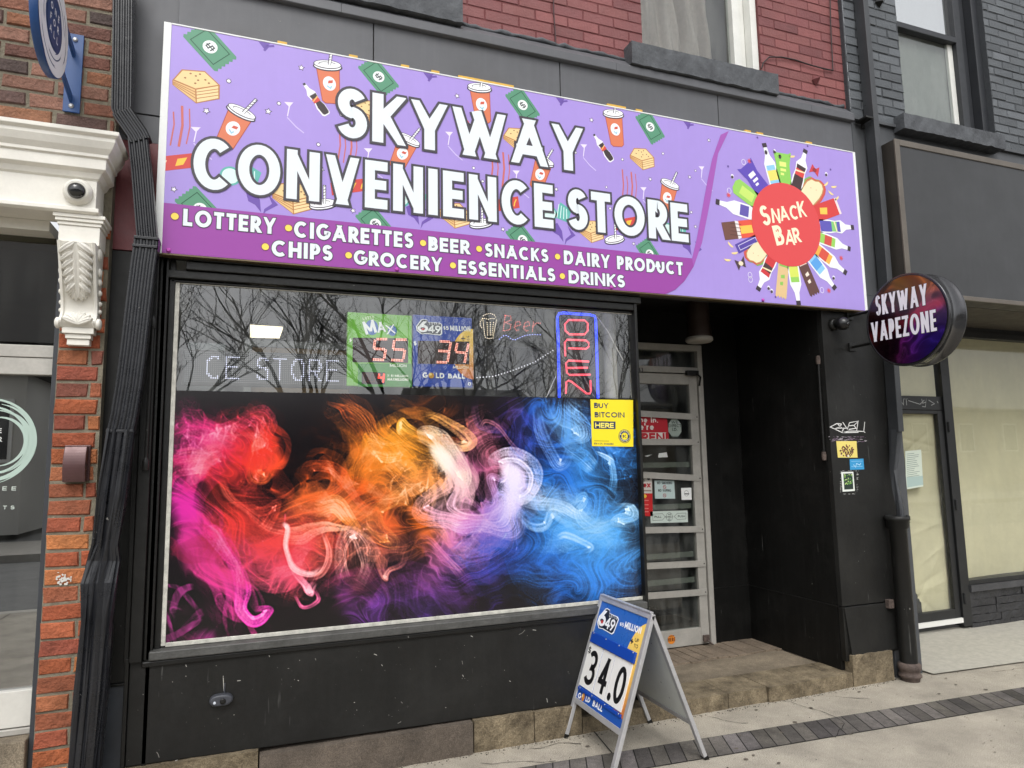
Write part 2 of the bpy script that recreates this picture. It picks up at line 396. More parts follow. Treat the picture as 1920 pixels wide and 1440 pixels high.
def dots_from(pts, step):
    P = [np.array(p, float) for p in pts]; out = []; carry = 0
    for a, b in zip(P[:-1], P[1:]):
        l = np.linalg.norm(b-a); x = carry
        while x < l: out.append(a+(b-a)*x/l); x += step
        carry = x-l
    return out

# ================================================================ materials of the place
BLACK = mat('black_paint', (31, 31, 30), .42, spec=.3, var=.22, vs=4, bump=.12, bs=25, chips=.7, streak=.08, scratch=.35)
BLACK2 = mat('black_trim_paint', (26, 26, 25), .36, spec=.35, var=.25, vs=8, bump=.2, bs=40, chips=.4)
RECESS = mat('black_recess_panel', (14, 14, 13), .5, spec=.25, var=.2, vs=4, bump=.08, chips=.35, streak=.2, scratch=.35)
CHAR = mat('charcoal_fascia', (86, 87, 91), .5, var=.09, vs=2, bump=.05, bs=12, chips=.12, streak=.12)
CHAR_STONE = mat('charcoal_stone', (84, 87, 91), .7, var=.16, vs=9, bump=.6, bs=40, dark=lin((62, 64, 68)))
GREYP = mat('grey_metal_panel', (76, 78, 81), .5, var=.1, vs=3, bump=.05, chips=.12)
GUTTER = mat('black_downspout', (31, 32, 36), .28, var=.25, vs=6, bump=.18, bs=14, chips=.5)
ALU = mat('aluminium', (172, 169, 162), .45, metal=.15, var=.14, vs=7, bump=.05)
ALU2 = mat('bright_aluminium', (186, 186, 186), .38, metal=.6, var=.08, vs=9)
WHITEP = mat('white_trim_paint', (226, 223, 214), .5, var=.06, vs=6, bump=.06, bs=40)
WHITEF = mat('white_window_frame', (222, 222, 216), .4, var=.06, vs=8)
WHITEM = mat('white_sign_metal', (232, 234, 232), .4, var=.05, vs=8)
MAROON = mat('maroon_paint', (112, 48, 52), .45, var=.18, vs=6, bump=.1, streak=.2)
BRK = mat('weathered_brick', (255, 255, 255), .88, var=.34, vs=11, bump=1.5, bs=48, attr=True)
BRKP = mat('painted_brick', (255, 255, 255), .6, var=.12, vs=7, bump=.45, bs=60, attr=True)
MORT = mat('mortar', (128, 121, 105), .95, var=.22, vs=12, bump=.8, bs=90)
CONC = mat('sidewalk_concrete', (180, 172, 157), .9, var=.14, vs=2.2, bump=.45, bs=140, dark=lin((154, 147, 134)), stain=.45)
CONC2 = mat('entry_concrete', (134, 122, 104), .85, var=.3, vs=3, bump=.3, bs=60, dark=lin((96, 87, 74)), stain=.5)
APRON = mat('speckled_concrete', (178, 174, 162), .9, var=.12, vs=26, bump=.5, bs=170)
STONE = mat('sandstone', (134, 121, 98), .9, var=.34, vs=9, bump=1.3, bs=38, dark=lin((84, 73, 56)), stain=.6)
WOOD = mat('grey_timber', (98, 88, 78), .85, stain=.5, var=.35, vs=5, bump=.6, bs=30)
PLANK = mat('entry_planks', (128, 114, 98), .85, stain=.4, var=.3, vs=7, bump=.5, bs=30)
PAVER = mat('dark_paver', (92, 88, 84), .8, var=.45, vs=3.5, bump=.5, bs=80, attr=True, stain=.6)
GROOVE = mat('joint_gap', (30, 28, 26), .95)
ASPH = mat('asphalt', (104, 104, 102), .9, var=.15, vs=3, bump=.4, bs=90)
GLASS = glass_mat('display_glass', 2.1, tint=(.95, .96, .95), dirt=.03)
GLASSD = glass_mat('door_glass', 1.75, tint=(.7, .74, .72), dirt=.05)
GLASSP = glass_mat('papered_glass', 1.62, tint=(.95, .96, .95), dirt=.01)
GLASSU = glass_mat('upper_glass', 1.9, dirt=.04)
PAPER = mat('brown_cream_paper', (214, 206, 174), .85, var=.06, vs=2.5, bump=.35, bs=9)
DARKIN = mat('interior_grey', (168, 171, 174), .8, var=.1)
DARKIN2 = mat('interior_dark', (46, 44, 40), .8, var=.1)
BEIGE = mat('interior_cardboard', (150, 126, 96), .8, var=.08)
SEAL = mat('silicone_seal', (200, 198, 188), .5, var=.25, vs=30, bump=.3)
RUST = mat('rusty_iron', (86, 74, 68), .8, var=.45, vs=14, bump=.7, bs=60)

def brick_wall(mb, x0, x1, z0, z1, y, course=.075, blen=.215, mort=.010, cols=None, holes=(), m=None, mm=None, jit=.002, pattern='run', back=True, seed=1, ch=.004, dep=.007, mcol=None):
    """separate bricks with chamfered, slightly crooked faces standing proud of a mortar bed"""
    rnd = random.Random(seed); m = m or BRK
    def inhole(a, b, c, d): return any(a < h[1] and b > h[0] and c < h[3] and d > h[2] for h in holes)
    n = int(math.ceil((z1-z0)/course)); zz = z0
    for i in range(n):
        za, zb = z0+i*course+mort/2, min(z0+(i+1)*course-mort/2, z1)
        if zb-za < .01: continue
        segs = []
        if pattern == 'run':
            x = x0-(blen/2 if i % 2 else 0)
            while x < x1:
                segs.append((max(x, x0), min(x+blen-mort, x1))); x += blen
        else:                                   # narrow pier: stretcher course, then stretcher + header
            if i % 2: k = x0+(x1-x0)*rnd.uniform(.7, .76); segs = [(x0, k-mort/2), (k+mort/2, x1)]
            else: k = x0+(x1-x0)*rnd.uniform(.92, .97); segs = [(x0, k-mort/2), (k+mort/2, x1)]
        for a, b in segs:
            parts = [(a, b)]
            for h in holes:
                if za < h[3] and zb > h[2]:
                    q = []
                    for (s, e) in parts:
                        if e <= h[0] or s >= h[1]: q.append((s, e)); continue
                        if s < h[0]: q.append((s, h[0]))
                        if e > h[1]: q.append((h[1], e))
                    parts = q
            for a2, b2 in parts:
                if b2-a2 < .015: continue
                c = rnd.choice(cols); k = rnd.uniform(.82, 1.15); c = tuple(v*k for v in lin(c))
                j = lambda: rnd.uniform(-jit, jit)
                o = [(a2+j(), y+dep, za+j()), (b2+j(), y+dep, za+j()), (b2+j(), y+dep, zb+j()), (a2+j(), y+dep, zb+j())]
                dy = rnd.uniform(-jit, jit)
                cx, cz = (a2+b2)/2, (za+zb)/2
                f = [(p[0]+(ch if p[0] < cx else -ch), y+dy+j()*.6, p[2]+(ch if p[2] < cz else -ch)) for p in o]
                mb.mesh(o+f, [(4, 5, 6, 7), (0, 1, 5, 4), (1, 2, 6, 5), (2, 3, 7, 6), (3, 0, 4, 7)], m, c)
    if back:                                    # mortar bed in strips round the holes
        xs = sorted({x0, x1, *[min(max(h[k], x0), x1) for h in holes for k in (0, 1)]}); zs = sorted({z0, z1, *[min(max(h[k], z0), z1) for h in holes for k in (2, 3)]})
        for i in range(len(xs)-1):
            for k in range(len(zs)-1):
                a, b, c, d = xs[i], xs[i+1], zs[k], zs[k+1]
                if b-a < 1e-4 or d-c < 1e-4 or inhole(a+1e-4, b-1e-4, c+1e-4, d-1e-4): continue
                mb.face([(a, y+dep-.0015, c), (b, y+dep-.0015, c), (b, y+dep-.0015, d), (a, y+dep-.0015, d)], mm or MORT, mcol)

# ================================================================ ground
g = MB(); g.face([(-300, -300, -.16), (300, -300, -.16), (300, 300, -.16), (-300, 300, -.16)], ASPH); struct(g.build('ground'))
g = MB(); g.box(-40, 60, -5.2, .6, -.3, 0, CONC); struct(g.build('sidewalk'))
g = MB(); g.box(-40, 60, -5.36, -5.202, -.3, .004, mat('kerb_stone', (170, 166, 156), .85, var=.1, bump=.4)); struct(g.build('kerb', bevel=.01))
g = MB()
for x in (-3.0, -.9, 1.72, 6.6): 
    g.face([(x, -.62, .003), (x+.007, -.62, .003), (x+.007+.1, .04, .003), (x+.1, .04, .003)], GROOVE)
    g.face([(x+.5, -5.2, .003), (x+.508, -5.2, .003), (x+.508, -.62, .003), (x+.5, -.62, .003)], GROOVE)
struct(g.build('sidewalk_joint'))
# strip of dark pavers set across the sidewalk
g = MB(); rnd = random.Random(3)
def strip(t): return (-1.2+t*8.4, -.10-.052*(t*8.4)), (-1.2+t*8.4, -.30-.055*(t*8.4))
NP = 92
for i in range(NP):
    t0, t1 = i/NP, (i+1)/NP-.0008
    (a0, b0), (c0, d0) = strip(t0); (a1, b1), (c1, d1) = strip(t1); k = rnd.uniform(.6, 1.5); sk_ = -.09
    o = [(c0+sk_, d0, .004), (c1+sk_, d1, .004), (a1, b1, .004), (a0, b0, .004)]
    v = lin((104, 99, 94)); g.face(o, PAVER, (v[0]*k, v[1]*k, v[2]*k*rnd.uniform(.95, 1.08)))
(a0, b0), (c0, d0) = strip(-.02); (a1, b1), (c1, d1) = strip(1.02)
g.face([(c0-.1, d0-.006, .002), (c1, d1-.006, .002), (a1, b1+.006, .002), (a0, b0+.006, .002)], GROOVE)
struct(g.build('paver_strip'))
g = MB(); g.face([(4.46, .0, .012), (9, -.30, .012), (9, .80, .03), (4.46, .80, .03)], APRON); struct(g.build('shop_apron'))
g = MB(); rnd = random.Random(8)
STAIN = mat('gum_stain', (98, 90, 80), .8, var=.3)
for i in range(46):
    x, y = rnd.uniform(-.4, 5.4), rnd.uniform(-1.1, .0); r = rnd.uniform(.005, .016); a0 = rnd.uniform(0, 3)
    g.face([(x+r*rnd.uniform(.7, 1.2)*math.cos(a), y+r*.8*rnd.uniform(.7, 1.2)*math.sin(a), .0055) for a in np.linspace(0, 6.28, 9)[:-1]], STAIN)
o = g.build('gum_spots'); o['kind'] = 'stuff'
g = MB(); rnd = random.Random(31)
def crack(x, y, ang, L, w_):
    P = [np.array((x, y))]; 
    for i in range(int(L/.03)): ang += rnd.gauss(0, .28); P.append(P[-1]+.03*np.array((math.cos(ang), math.sin(ang))))
    for a_, b_ in zip(P[:-1], P[1:]):
        d = (b_-a_)/np.linalg.norm(b_-a_); n_ = np.array((-d[1], d[0]))*w_*rnd.uniform(.5, 1.3)/2; b2 = b_+d*.004
        g.face([(*(a_-n_), .0045), (*(b2-n_), .0045), (*(b2+n_), .0045), (*(a_+n_), .0045)], GROOVE)
for args in ((2.55, -.02, -1.1, .25, .004), (3.5, -.05, -.9, .22, .004), (1.4, -.03, -1.0, .3, .005), (4.9, -.1, -.4, .6, .004), (3.0, -.55, .2, .8, .004), (4.2, -.75, -.3, .6, .003), (1.1, -.1, -.5, .4, .004)): crack(*args)
struct(g.build('sidewalk_crack'))
g = MB(); GRIT = [mat('grit_%d' % i, c, .9) for i, c in enumerate(((60, 54, 46), (96, 88, 76), (150, 142, 126), (36, 33, 30)))]
for k in range(1100):
    x = rnd.uniform(-.5, 4.3); e = .025 if x < 4.05 else .05; y = e-abs(rnd.gauss(0, .02))-.004
    if rnd.random() < .3: x, y = rnd.uniform(-.4, 5.2), rnd.uniform(-1.0, .0)
    r = rnd.uniform(.0015, .005)*(1 if y > -.08 else .7); z = r*.4; c = GRIT[rnd.randrange(4)]
    V = [(x+r*rnd.uniform(.6, 1.3)*math.cos(q), y+r*rnd.uniform(.6, 1.3)*math.sin(q), .002) for q in (0, 1.5, 3, 4.6)]+[(x, y, .003+z*2)]
    g.mesh(V, [(0, 1, 4), (1, 2, 4), (2, 3, 4), (3, 0, 4)], c)
o = g.build('sidewalk_grit'); o['kind'] = 'stuff'


# ================================================================ the black and red storefront
X0, X1 = -.46, 4.17
HT = 2.578                                # underside of the sign, top of the window head
bld = thing('corner_shop_building', 'two storey red brick shop building with black painted ground floor under the purple sign', 'building', (1.8, .3, 0))
# --- upper red brick wall with window openings
wx0, wx1, wz0, wz1 = RC(1203, -60, 1426, 104, .10); wz1 = 5.4; wz0 = at(1300, 100, .10)[2]
wx0 = at(1204, 60, .10)[0]; wx1 = at(1427, 110, .10)[0]
lx1 = at(860, 0, .10)[0]-.06; lx0 = lx1-1.0
REDS = [(132, 76, 75), (127, 73, 73), (136, 80, 78), (123, 69, 70)]
mb = MB(); RM = mat('painted_mortar', (106, 54, 55), .8, var=.15, bump=.5)
capz = at(1100, 100, .10)[2]
XG = at(1579, 100, .10)[0]
brick_wall(mb, X0, XG, 3.75, 5.35, .10, .0745, .228, .0065, REDS, [(wx0, wx1, wz0-.06, 5.4), (lx0, lx1, wz0-.06, 5.4)], BRKP, RM, .0012, seed=4, ch=.003, dep=.005)
# right end of the wall is painted dark grey down a toothed line
brick_wall(mb, XG, X1+.02, 3.75, 5.35, .10, .0745, .228, .0065, [(60, 62, 66), (52, 54, 58)], [], BRKP, mat('grey_mortar', (44, 46, 49), .8, bump=.5), .0012, seed=6, ch=.003, dep=.005)
for x in (wx0, wx1, lx0, lx1):                   # brick reveals of the openings
    mb.box(x-.002 if x in (wx0, lx0) else x-.001, x+.001 if x in (wx0, lx0) else x+.002, .106, .24, wz0-.06, 5.35, RM)
mb.build('brick_wall', bld)
# --- fascia
sx0 = at(307.7, 44.2)[0]; sx1 = at(1608, 286)[0]
fx0, fx1 = -.455, at(1597, 240, .05)[0]
capb = at(1215, 144.5, .02)[2]; 
mb = MB()
seams = sorted([at(p, 140, .05)[0] for p in (700, 1050, 1343)]+[fx0, fx1])
for a, b in zip(seams[:-1], seams[1:]): mb.box(a+.003, b-.003, .05, .09, HT+.032, capb+.01, CHAR)
mb.box(fx0+.01, fx1-.01, .06, .095, HT+.034, capb+.005, GROOVE)
mb.build('fascia_panel', bld, .002)
mb = MB(); pr = [(.115, capz+.02), (.10, capz+.005), (.02, capb+.055), (.018, capb), (.03, capb-.004), (.10, capb-.002)]
jn = sorted([fx0, at(1155, 110, .02)[0], at(1520, 180, .02)[0], at(640, 10, .02)[0], fx1])
for a, b in zip(jn[:-1], jn[1:]):
    mb.ring([[(a+.001, y, z) for y, z in pr], [(b-.001, y, z) for y, z in pr]], CHAR, smooth=False)
mb.build('flashing', bld, .003)
# caulk bead along the top of the flashing
mb = MB(); rnd = random.Random(2)
mb.tube([(x, .10+rnd.uniform(-.004, .004), capz+.012+rnd.uniform(-.006, .008)) for x in np.arange(fx0, fx1, .04)], [rnd.uniform(.008, .02) for _ in np.arange(fx0, fx1, .04)], CHAR_STONE, 7); mb.build('caulk_bead', bld)
# --- window sills (rough painted stone)
def rough_sill(mb, x0, x1, y0, y1, z0, z1, m, n=26, amp=.0032, seed=1):
    rnd = random.Random(seed); rows = []
    for i in range(n+1):
        x = x0+(x1-x0)*i/n; j = lambda k=1: rnd.uniform(-amp, amp)*k
        rows.append([(x, y0+j(), z0+j()*1.4), (x, y0+j()*.6, (z0+z1)/2), (x, y0+j(), z1+j()*.5), (x, y1, z1+.004), (x, y1, z0)])
    mb.ring(rows, m, smooth=False)
sa, sb, sc, sdp = at(1184, 76, .0), at(1461, 170, .0), at(1184, 117, .0), at(1461, 139, 0)
mb = MB(); rough_sill(mb, sa[0], sb[0], .0, .24, sc[2], sa[2]+.0, CHAR_STONE, seed=2); mb.build('window_sill', bld)
mb = MB(); s2 = at(868, 42, .0); rough_sill(mb, s2[0]-1.25, s2[0], .0, .24, s2[2], s2[2]+(sa[2]-sc[2]), CHAR_STONE, seed=3); mb.build('window_sill', bld)
# --- sash windows upstairs
def upper_window(parent, x0, x1, z0, z1, y, fm, name='upper_window', fw=.05, rail=None, right_w=None):
    rw = right_w or fw
    W = MB(); W.box(x0, x1, y+.20, y+.23, z0, z1, DARKIN2); wob = W.build(name, parent)
    f = MB(); f.box(x0+.002, x0+fw, y, y+.07, z0, z1, fm); f.box(x1-rw, x1-rw*.66, y+.0, y+.07, z0, z1, fm); f.box(x1-rw*.64, x1-rw*.34, y+.018, y+.07, z0, z1, fm); f.box(x1-rw*.32, x1-.002, y-.05, y+.07, z0, z1, fm)
    f.box(x0+fw, x1-rw, y+.01, y+.07, z0, z0+.03, fm)
    if rail: f.box(x0+fw, x1-rw, y-.004, y+.06, rail, rail+.05, fm)
    f.build('frame', wob, .004)
    p = MB(); p.box(x0+fw, x1-rw, y+.045, y+.05, z0+.03, rail or z1, GLASSU); p.build('pane', wob)
    if rail: p = MB(); p.box(x0+fw, x1-rw, y+.045, y+.05, rail+.002, z1, glass_mat('sky_mirror_glass', 11.0, dirt=.01)); p.build('pane', wob)
    return wob
rw = wx1-at(1375, 60, .17)[0]
uw = upper_window(bld, wx0, wx1, wz0-.05, 5.3, .17, WHITEF, fw=.035, right_w=rw)
upper_window(bld, lx0, lx1, wz0-.05, 5.3, .17, WHITEF, fw=.035, right_w=.1)
# --- ground floor: soffit, frame round the display window
gx0, gx1, gz0, gz1 = at(333, 529, .1)[0], at(1187, 594, .1)[0], at(305.4, 1211, .1)[2], at(333, 529, .1)[2]
WR = at(1200, 900, .06)[0]+.005            # right end of the window bay
dw = MB(); hz = 0
dw.box(-.47, 4.17, .055, .10, HT+.002, HT+.03, BLACK2)
dwo = dw.build('display_window', bld)
f = MB()
# head: stepped moulding
f.box(-.34, WR+.03, .03, .12, gz1+.10, HT, BLACK2); f.box(-.37, WR+.045, .045, .12, gz1+.055, gz1+.098, BLACK2); f.box(gx0-.06, WR+.02, .062, .12, gz1+.012, gz1+.053, BLACK2); f.box(gx0-.03, WR, .085, .12, gz1-.004, gz1+.010, BLACK2)
f.box(-.37, WR+.03, .012, .05, gz1+.135, gz1+.150, BLACK2)
# left jamb: stepped
jz = at(262, 1241, .06)[2]
for a, b, y in ((gx0-.035, gx0-.008, .085), (gx0-.075, gx0-.037, .06), (gx0-.13, gx0-.078, .035), (gx0-.155, gx0-.133, .052)): f.box(a, b, y, .13, jz+.002, HT, BLACK2)
# right jamb and the bay's return wall
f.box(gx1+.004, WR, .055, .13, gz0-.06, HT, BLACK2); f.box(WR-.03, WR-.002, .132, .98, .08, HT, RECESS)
f.build('frame', dwo, .004)
# sill rail
s = MB(); s.box(gx0-.05, WR, .035, .13, gz0-.05, gz0-.008, mat('worn_sill', (84, 84, 82), .5, metal=.2, var=.3, vs=14, bump=.3, chips=.4)); s.box(gx0-.08, WR, .048, .14, gz0-.08, gz0-.053, BLACK2); s.build('sill', dwo, .006)
p = MB(); p.box(gx0, gx1, .1, .106, gz0, gz1, GLASS); p.build('pane', dwo)
sm_ = MB(); 
for a, b, c, d in ((gx0-.008, gx0+.012, gz0, gz1), (gx1-.010, gx1+.004, gz0, gz1), (gx0+.012, gx1-.010, gz0-.006, gz0+.014), (gx0+.012, gx1-.010, gz1-.008, gz1+.004)):
    sm_.box(a, b, .092, .0995, c, d, SEAL)
sm_.build('seal', dwo, .002)
# --- bulkhead panel below the window, stones and beam under it
bz = at(230, 1439, .06)[2]; bzr = at(1074, 1323, .06)[2]; bx0 = at(241, 1300, .06)[0]
mb = MB(); mb.prism([(bx0, .06, bz), (WR, .06, bzr), (WR, .06, jz), (bx0, .06, jz)], (0, .08, 0), BLACK); mb.box(bx0-.02, bx0-.003, .05, .13, bz-.02, jz+.02, BLACK2); bpn = mb.build('bulkhead_panel', bld, .003)
a = Art(Plane((0, .0595, 0), (1, 0, 0), (0, 0, 1)), 0.0); rnd = random.Random(14)
zz_ = lambda x, y: (230+x*.46875, 1150+y*.46875)
for i, (x, y, dx, dy) in enumerate(((1357, 190, 3, 14), (1359, 246, 4, 8), (1005, 163, 12, 5), (1585, 85, 24, -18), (458, 270, 14, -2), (252, 206, 3, 8), (136, 555, 10, 22), (1392, 90, 8, 4), (1640, 66, 14, 2), (1113, 354, 6, 6), (1696, 340, 3, 16), (402, 250, 2, 60), (1100, 440, 14, -8), (1546, 270, 6, 3), (700, 268, 5, 2), (770, 180, 3, 8), (210, 590, 10, -4), (1035, 205, 4, 6), (660, 220, 6, 1), (925, 356, 4, 1), (585, 168, 3, 6), (1730, 355, 5, 5))):
    a.pxline([zz_(x, y), zz_(x+dx*.6, y+dy*.4), zz_(x+dx, y+dy)], .003, (176, 174, 168) if i % 3 else (120, 118, 114), 0)
for k in range(150):
    x, y = rnd.gauss(300, 110), rnd.gauss(255, 40)
    if 40 < x < 620 and y > 205: a.disc(*a.uv(*zz_(x, y)), rnd.uniform(.0012, .003), rnd.uniform(.0012, .003), (14, 14, 13), 0, 6)
for k in range(90):
    x, y = rnd.uniform(60, 1850), rnd.uniform(70, 560)
    if y > 215-(x-25)*.093+12 and y < 590-(x)*.137: a.disc(*a.uv(*zz_(x, y)), rnd.uniform(.0008, .0024), rnd.uniform(.0008, .003), rnd.choice([(150, 148, 142), (90, 88, 84), (70, 68, 66)]), .2, 6)
o_s = a.build('paint_scuff', bld); o_s['kind'] = 'stuff'
rnd = random.Random(5); xs = [bx0-.02, at(485, 1420, .05)[0], at(886, 1355, .05)[0], at(1000, 1350, .05)[0], at(1090, 1340, .05)[0], 2.45, 2.75, 3.05, 3.4, 3.66, 3.76]
for i, (a, b) in enumerate(zip(xs[:-1], xs[1:])):
    if i == 1: continue
    top = (bz+(bzr-bz)*((a+b)/2-bx0)/(WR-bx0)-.004) if b < WR else .092
    mb = MB(); rough_sill(mb, a+.003, b-.003, .03+rnd.uniform(-.008, .008), .3, -.05, top, STONE, 10, .006, i); mb.build('base_stone', bld)
mb = MB(); rough_sill(mb, 3.77, X1-.04, .035, .3, -.05, .20, STONE, 10, .006, 33); mb.build('base_stone', bld)
mb = MB(); rough_sill(mb, xs[1]+.004, xs[2]-.006, .022, .3, -.05, bz-.03, WOOD, 16, .004, 9); mb.build('timber_beam', bld)
# --- left strip between the brick pier and the window: metal panels
mb = MB(); lx = at(300, 300, .06)[0]
pa = at(255, 470, .07)[2]
mb.box(-.72, -.40, .075, .11, at(240, 208, .07)[2], 5.4, CHAR); mb.box(-.72, -.40, .078, .11, at(262, 264, .07)[2], at(240, 208, .07)[2]-.006, CHAR)
mb.box(-.72, -.40, .074, .11, pa, at(262, 264, .07)[2]-.002, MAROON)
lsz = at(220, 1287, .07)[2]
mb.box(-.72, -.46, .08, .11, lsz+.012, pa-.003, BLACK); mb.box(-.72, -.46, .07, .11, lsz, lsz+.010, BLACK2); mb.box(-.72, -.46, .08, .11, -.1, lsz-.002, mat('grey_base_panel', (56, 60, 66), .4, var=.15)); mb.box(-.475, -.455, .06, .11, -.1, pa, BLACK2)
mb.build('side_panel', bld, .002)
# --- recessed entry
RX = at(1588, 1262, .06)[0]; RY = 1.0; CZ_ = 2.72
mb = MB(); mb.box(WR-.02, RX+.02, .3, RY+.1, -.1, .088, CONC2); mb.build('entry_floor', bld)
mb = MB(); 
xq = WR; rnd = random.Random(77)
while xq < RX-.03:
    wq = rnd.uniform(.075, .10); mb.box(xq, min(xq+wq-.006, RX-.003), .66+rnd.uniform(-.02, .02), RY-.002, .06, .100+rnd.uniform(0, .003), PLANK); xq += wq
mb.build('plank_floor', bld, .002)
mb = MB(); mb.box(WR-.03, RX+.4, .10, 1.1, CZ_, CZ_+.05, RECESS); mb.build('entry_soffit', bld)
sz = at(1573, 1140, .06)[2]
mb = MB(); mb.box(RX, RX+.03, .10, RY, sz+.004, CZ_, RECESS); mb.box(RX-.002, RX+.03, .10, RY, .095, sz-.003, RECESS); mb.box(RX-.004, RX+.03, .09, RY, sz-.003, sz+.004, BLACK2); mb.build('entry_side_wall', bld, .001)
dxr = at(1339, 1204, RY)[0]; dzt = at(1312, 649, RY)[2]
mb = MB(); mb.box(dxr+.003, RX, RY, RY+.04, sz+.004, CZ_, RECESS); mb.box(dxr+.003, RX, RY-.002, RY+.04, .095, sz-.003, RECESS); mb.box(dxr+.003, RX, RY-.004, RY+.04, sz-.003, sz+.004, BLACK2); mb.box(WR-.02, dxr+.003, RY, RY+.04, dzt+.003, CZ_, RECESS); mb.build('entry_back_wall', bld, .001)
# --- entrance door: aluminium frame, transom, push bars
dx0 = dxr-.98
door = MB(); dz0 = .10
door.box(dxr-.045, dxr, RY-.03, RY+.06, dz0, dzt, ALU); door.box(dx0, dx0+.045, RY-.03, RY+.06, dz0, dzt, ALU); door.box(dx0+.045, dxr-.045, RY-.03, RY+.06, dzt-.05, dzt, ALU)
tz1, tz0 = at(1250, 688, RY)[2], at(1250, 699, RY)[2]
door.box(dx0+.045, dxr-.045, RY-.025, RY+.05, tz0, tz1, ALU)
do = door.build('entrance_door', bld, .003)
lf = MB(); lx1_ = dxr-.052; lz1 = tz0-.008
lf.box(lx1_-.075, lx1_, RY-.015, RY+.03, dz0+.01, lz1, ALU); lf.box(dx0+.05, dx0+.125, RY-.015, RY+.03, dz0+.01, lz1, ALU); lf.box(dx0+.125, lx1_-.075, RY-.015, RY+.03, lz1-.085, lz1, ALU)
kz = at(1300, 1177, RY)[2]; lf.box(dx0+.125, lx1_-.075, RY-.015, RY+.03, dz0+.01, kz, ALU)
lf.build('leaf_frame', do, .003)
p = MB(); p.box(dx0+.125, lx1_-.075, RY+.008, RY+.014, kz, lz1-.085, GLASSD); p.build('pane', do)
p = MB(); p.box(dx0+.045, dxr-.045, RY+.01, RY+.016, tz1, dzt-.05, GLASSD); p.build('pane', do)
BARS = [(772, 782), (828, 829), (885, 897), (992, 993), (1060, 1058), (1117, 1112)]
for ya, yb in BARS:
    za, zb = at(1200, ya, RY-.02)[2], at(1303, yb, RY-.02)[2]; b = MB(); hw = .024
    b.prism([(dx0+.06, RY-.022, za-hw), (lx1_-.004, RY-.022, zb-hw), (lx1_-.004, RY-.022, zb+hw), (dx0+.06, RY-.022, za+hw)], (0, .006, 0), ALU2 if False else ALU)
    b.lathe([(.006, 0), (.004, .004)], (lx1_-.02, RY-.021, zb), (0, -1, 0), BLACK2, 10); b.build('guard_bar', do)
for ya, yb in ((872, 871), (950, 950), (1043, 1041), (1092, 1090)):   # bars on the inside of the glass
    za, zb = at(1200, ya, RY+.03)[2], at(1303, yb, RY+.03)[2]; b = MB()
    b.box(dx0+.12, lx1_-.08, RY+.03, RY+.036, (za+zb)/2-.02, (za+zb)/2+.02, ALU); b.build('inner_bar', do)
h = MB(); hp = at(1306, 700, RY-.04); h.box(hp[0]-.10, hp[0]+.01, RY-.06, RY-.026, hp[2]-.02, hp[2]+.02, BLACK2); h.tube([(hp[0]-.02, RY-.07, hp[2]-.01), (hp[0]+.03, RY-.05, hp[2]-.03), (hp[0]+.028, RY-.03, hp[2]-.1)], .008, BLACK2); h.build('door_closer', do, .003)
h = MB(); hp = at(1322, 1195, RY-.03); h.box(hp[0]-.02, hp[0]+.03, RY-.05, RY-.03, hp[2]-.03, hp[2]+.02, RUST); h.tube([(hp[0]+.01, RY-.05, hp[2]-.02), (hp[0]+.03, RY-.09, hp[2]-.045)], .007, RUST); h.build('floor_bolt', do, .003)
a = Art(Plane((0, RY-.0255, 0), (1, 0, 0), (0, 0, 1))); a.pxtext('243', 1192, 697.5, 1206, 698, 689, t=.17, c=(28, 28, 28)); a.build('house_number', do)
# --- pilaster to the right of the entry, lower panel sprung loose at its foot
PX1 = at(1684, 900, .06)[0]
mb = MB(); q = at(1664, 1130, .06)
mb.box(RX+.002, PX1, .06, .0985, sz+.006, HT, BLACK); mb.box(RX+.002, RX+.03, .058, .0985, .16, sz, BLACK2)
mb.prism([(RX+.012, .052, sz-.003), (RX+.048, .044, .175), (PX1-.045, .052, .205), (PX1-.03, .052, sz+.0)], (0, .02, 0), BLACK)
mb.prism([(RX+.032, .058, .16), (PX1-.002, .058, .19), (PX1-.002, .058, sz), (RX+.032, .058, sz)], (0, .04, 0), BLACK2)
mb.build('pilaster', bld, .002)
# --- room behind the display window and door
mb = MB()
mb.box(-.45, RX+.1, 3.4, 3.45, 0, 2.9, DARKIN); mb.box(-.47, -.45, .16, 3.4, 0, 2.9, DARKIN); mb.box(WR+.9, WR+1.9, 3.0, 3.3, 0, 1.6, DARKIN2); mb.box(-.45, RX+.1, .2, 3.4, -.02, .05, DARKIN2); mb.box(-.45, RX+.1, .16, 3.4, 2.75, 2.8, DARKIN)
mb.box(RX+.05, RX+.07, .95, 3.4, 0, 2.9, DARKIN)
mb.build('interior_wall', bld)
def rect(Y, xa, ya, xb, yb): return RC(xa, ya, xb, yb, Y)
# ceiling lamp panel seen through the glass
lp = MB(); P = [at(467, 615, 1.4), at(530, 618, 1.4), at(526, 634, 1.4), at(467, 633, 1.4)]
zc = 2.70
lamp = thing('ceiling_light_panel', 'lit cream ceiling light panel seen through the display window above the brown shelf board', 'ceiling light', tuple(at(500, 625, 1.4)))
PP = [(at(469, 613, 1.2)), at(530, 617, 1.2), at(524, 634.5, 1.1), at(469, 633, 1.1)]
lp.prism([tuple(p) for p in PP], (0, .02, .02), lamp_mat((255, 240, 205), 1.2)); lp.build('diffuser', lamp)

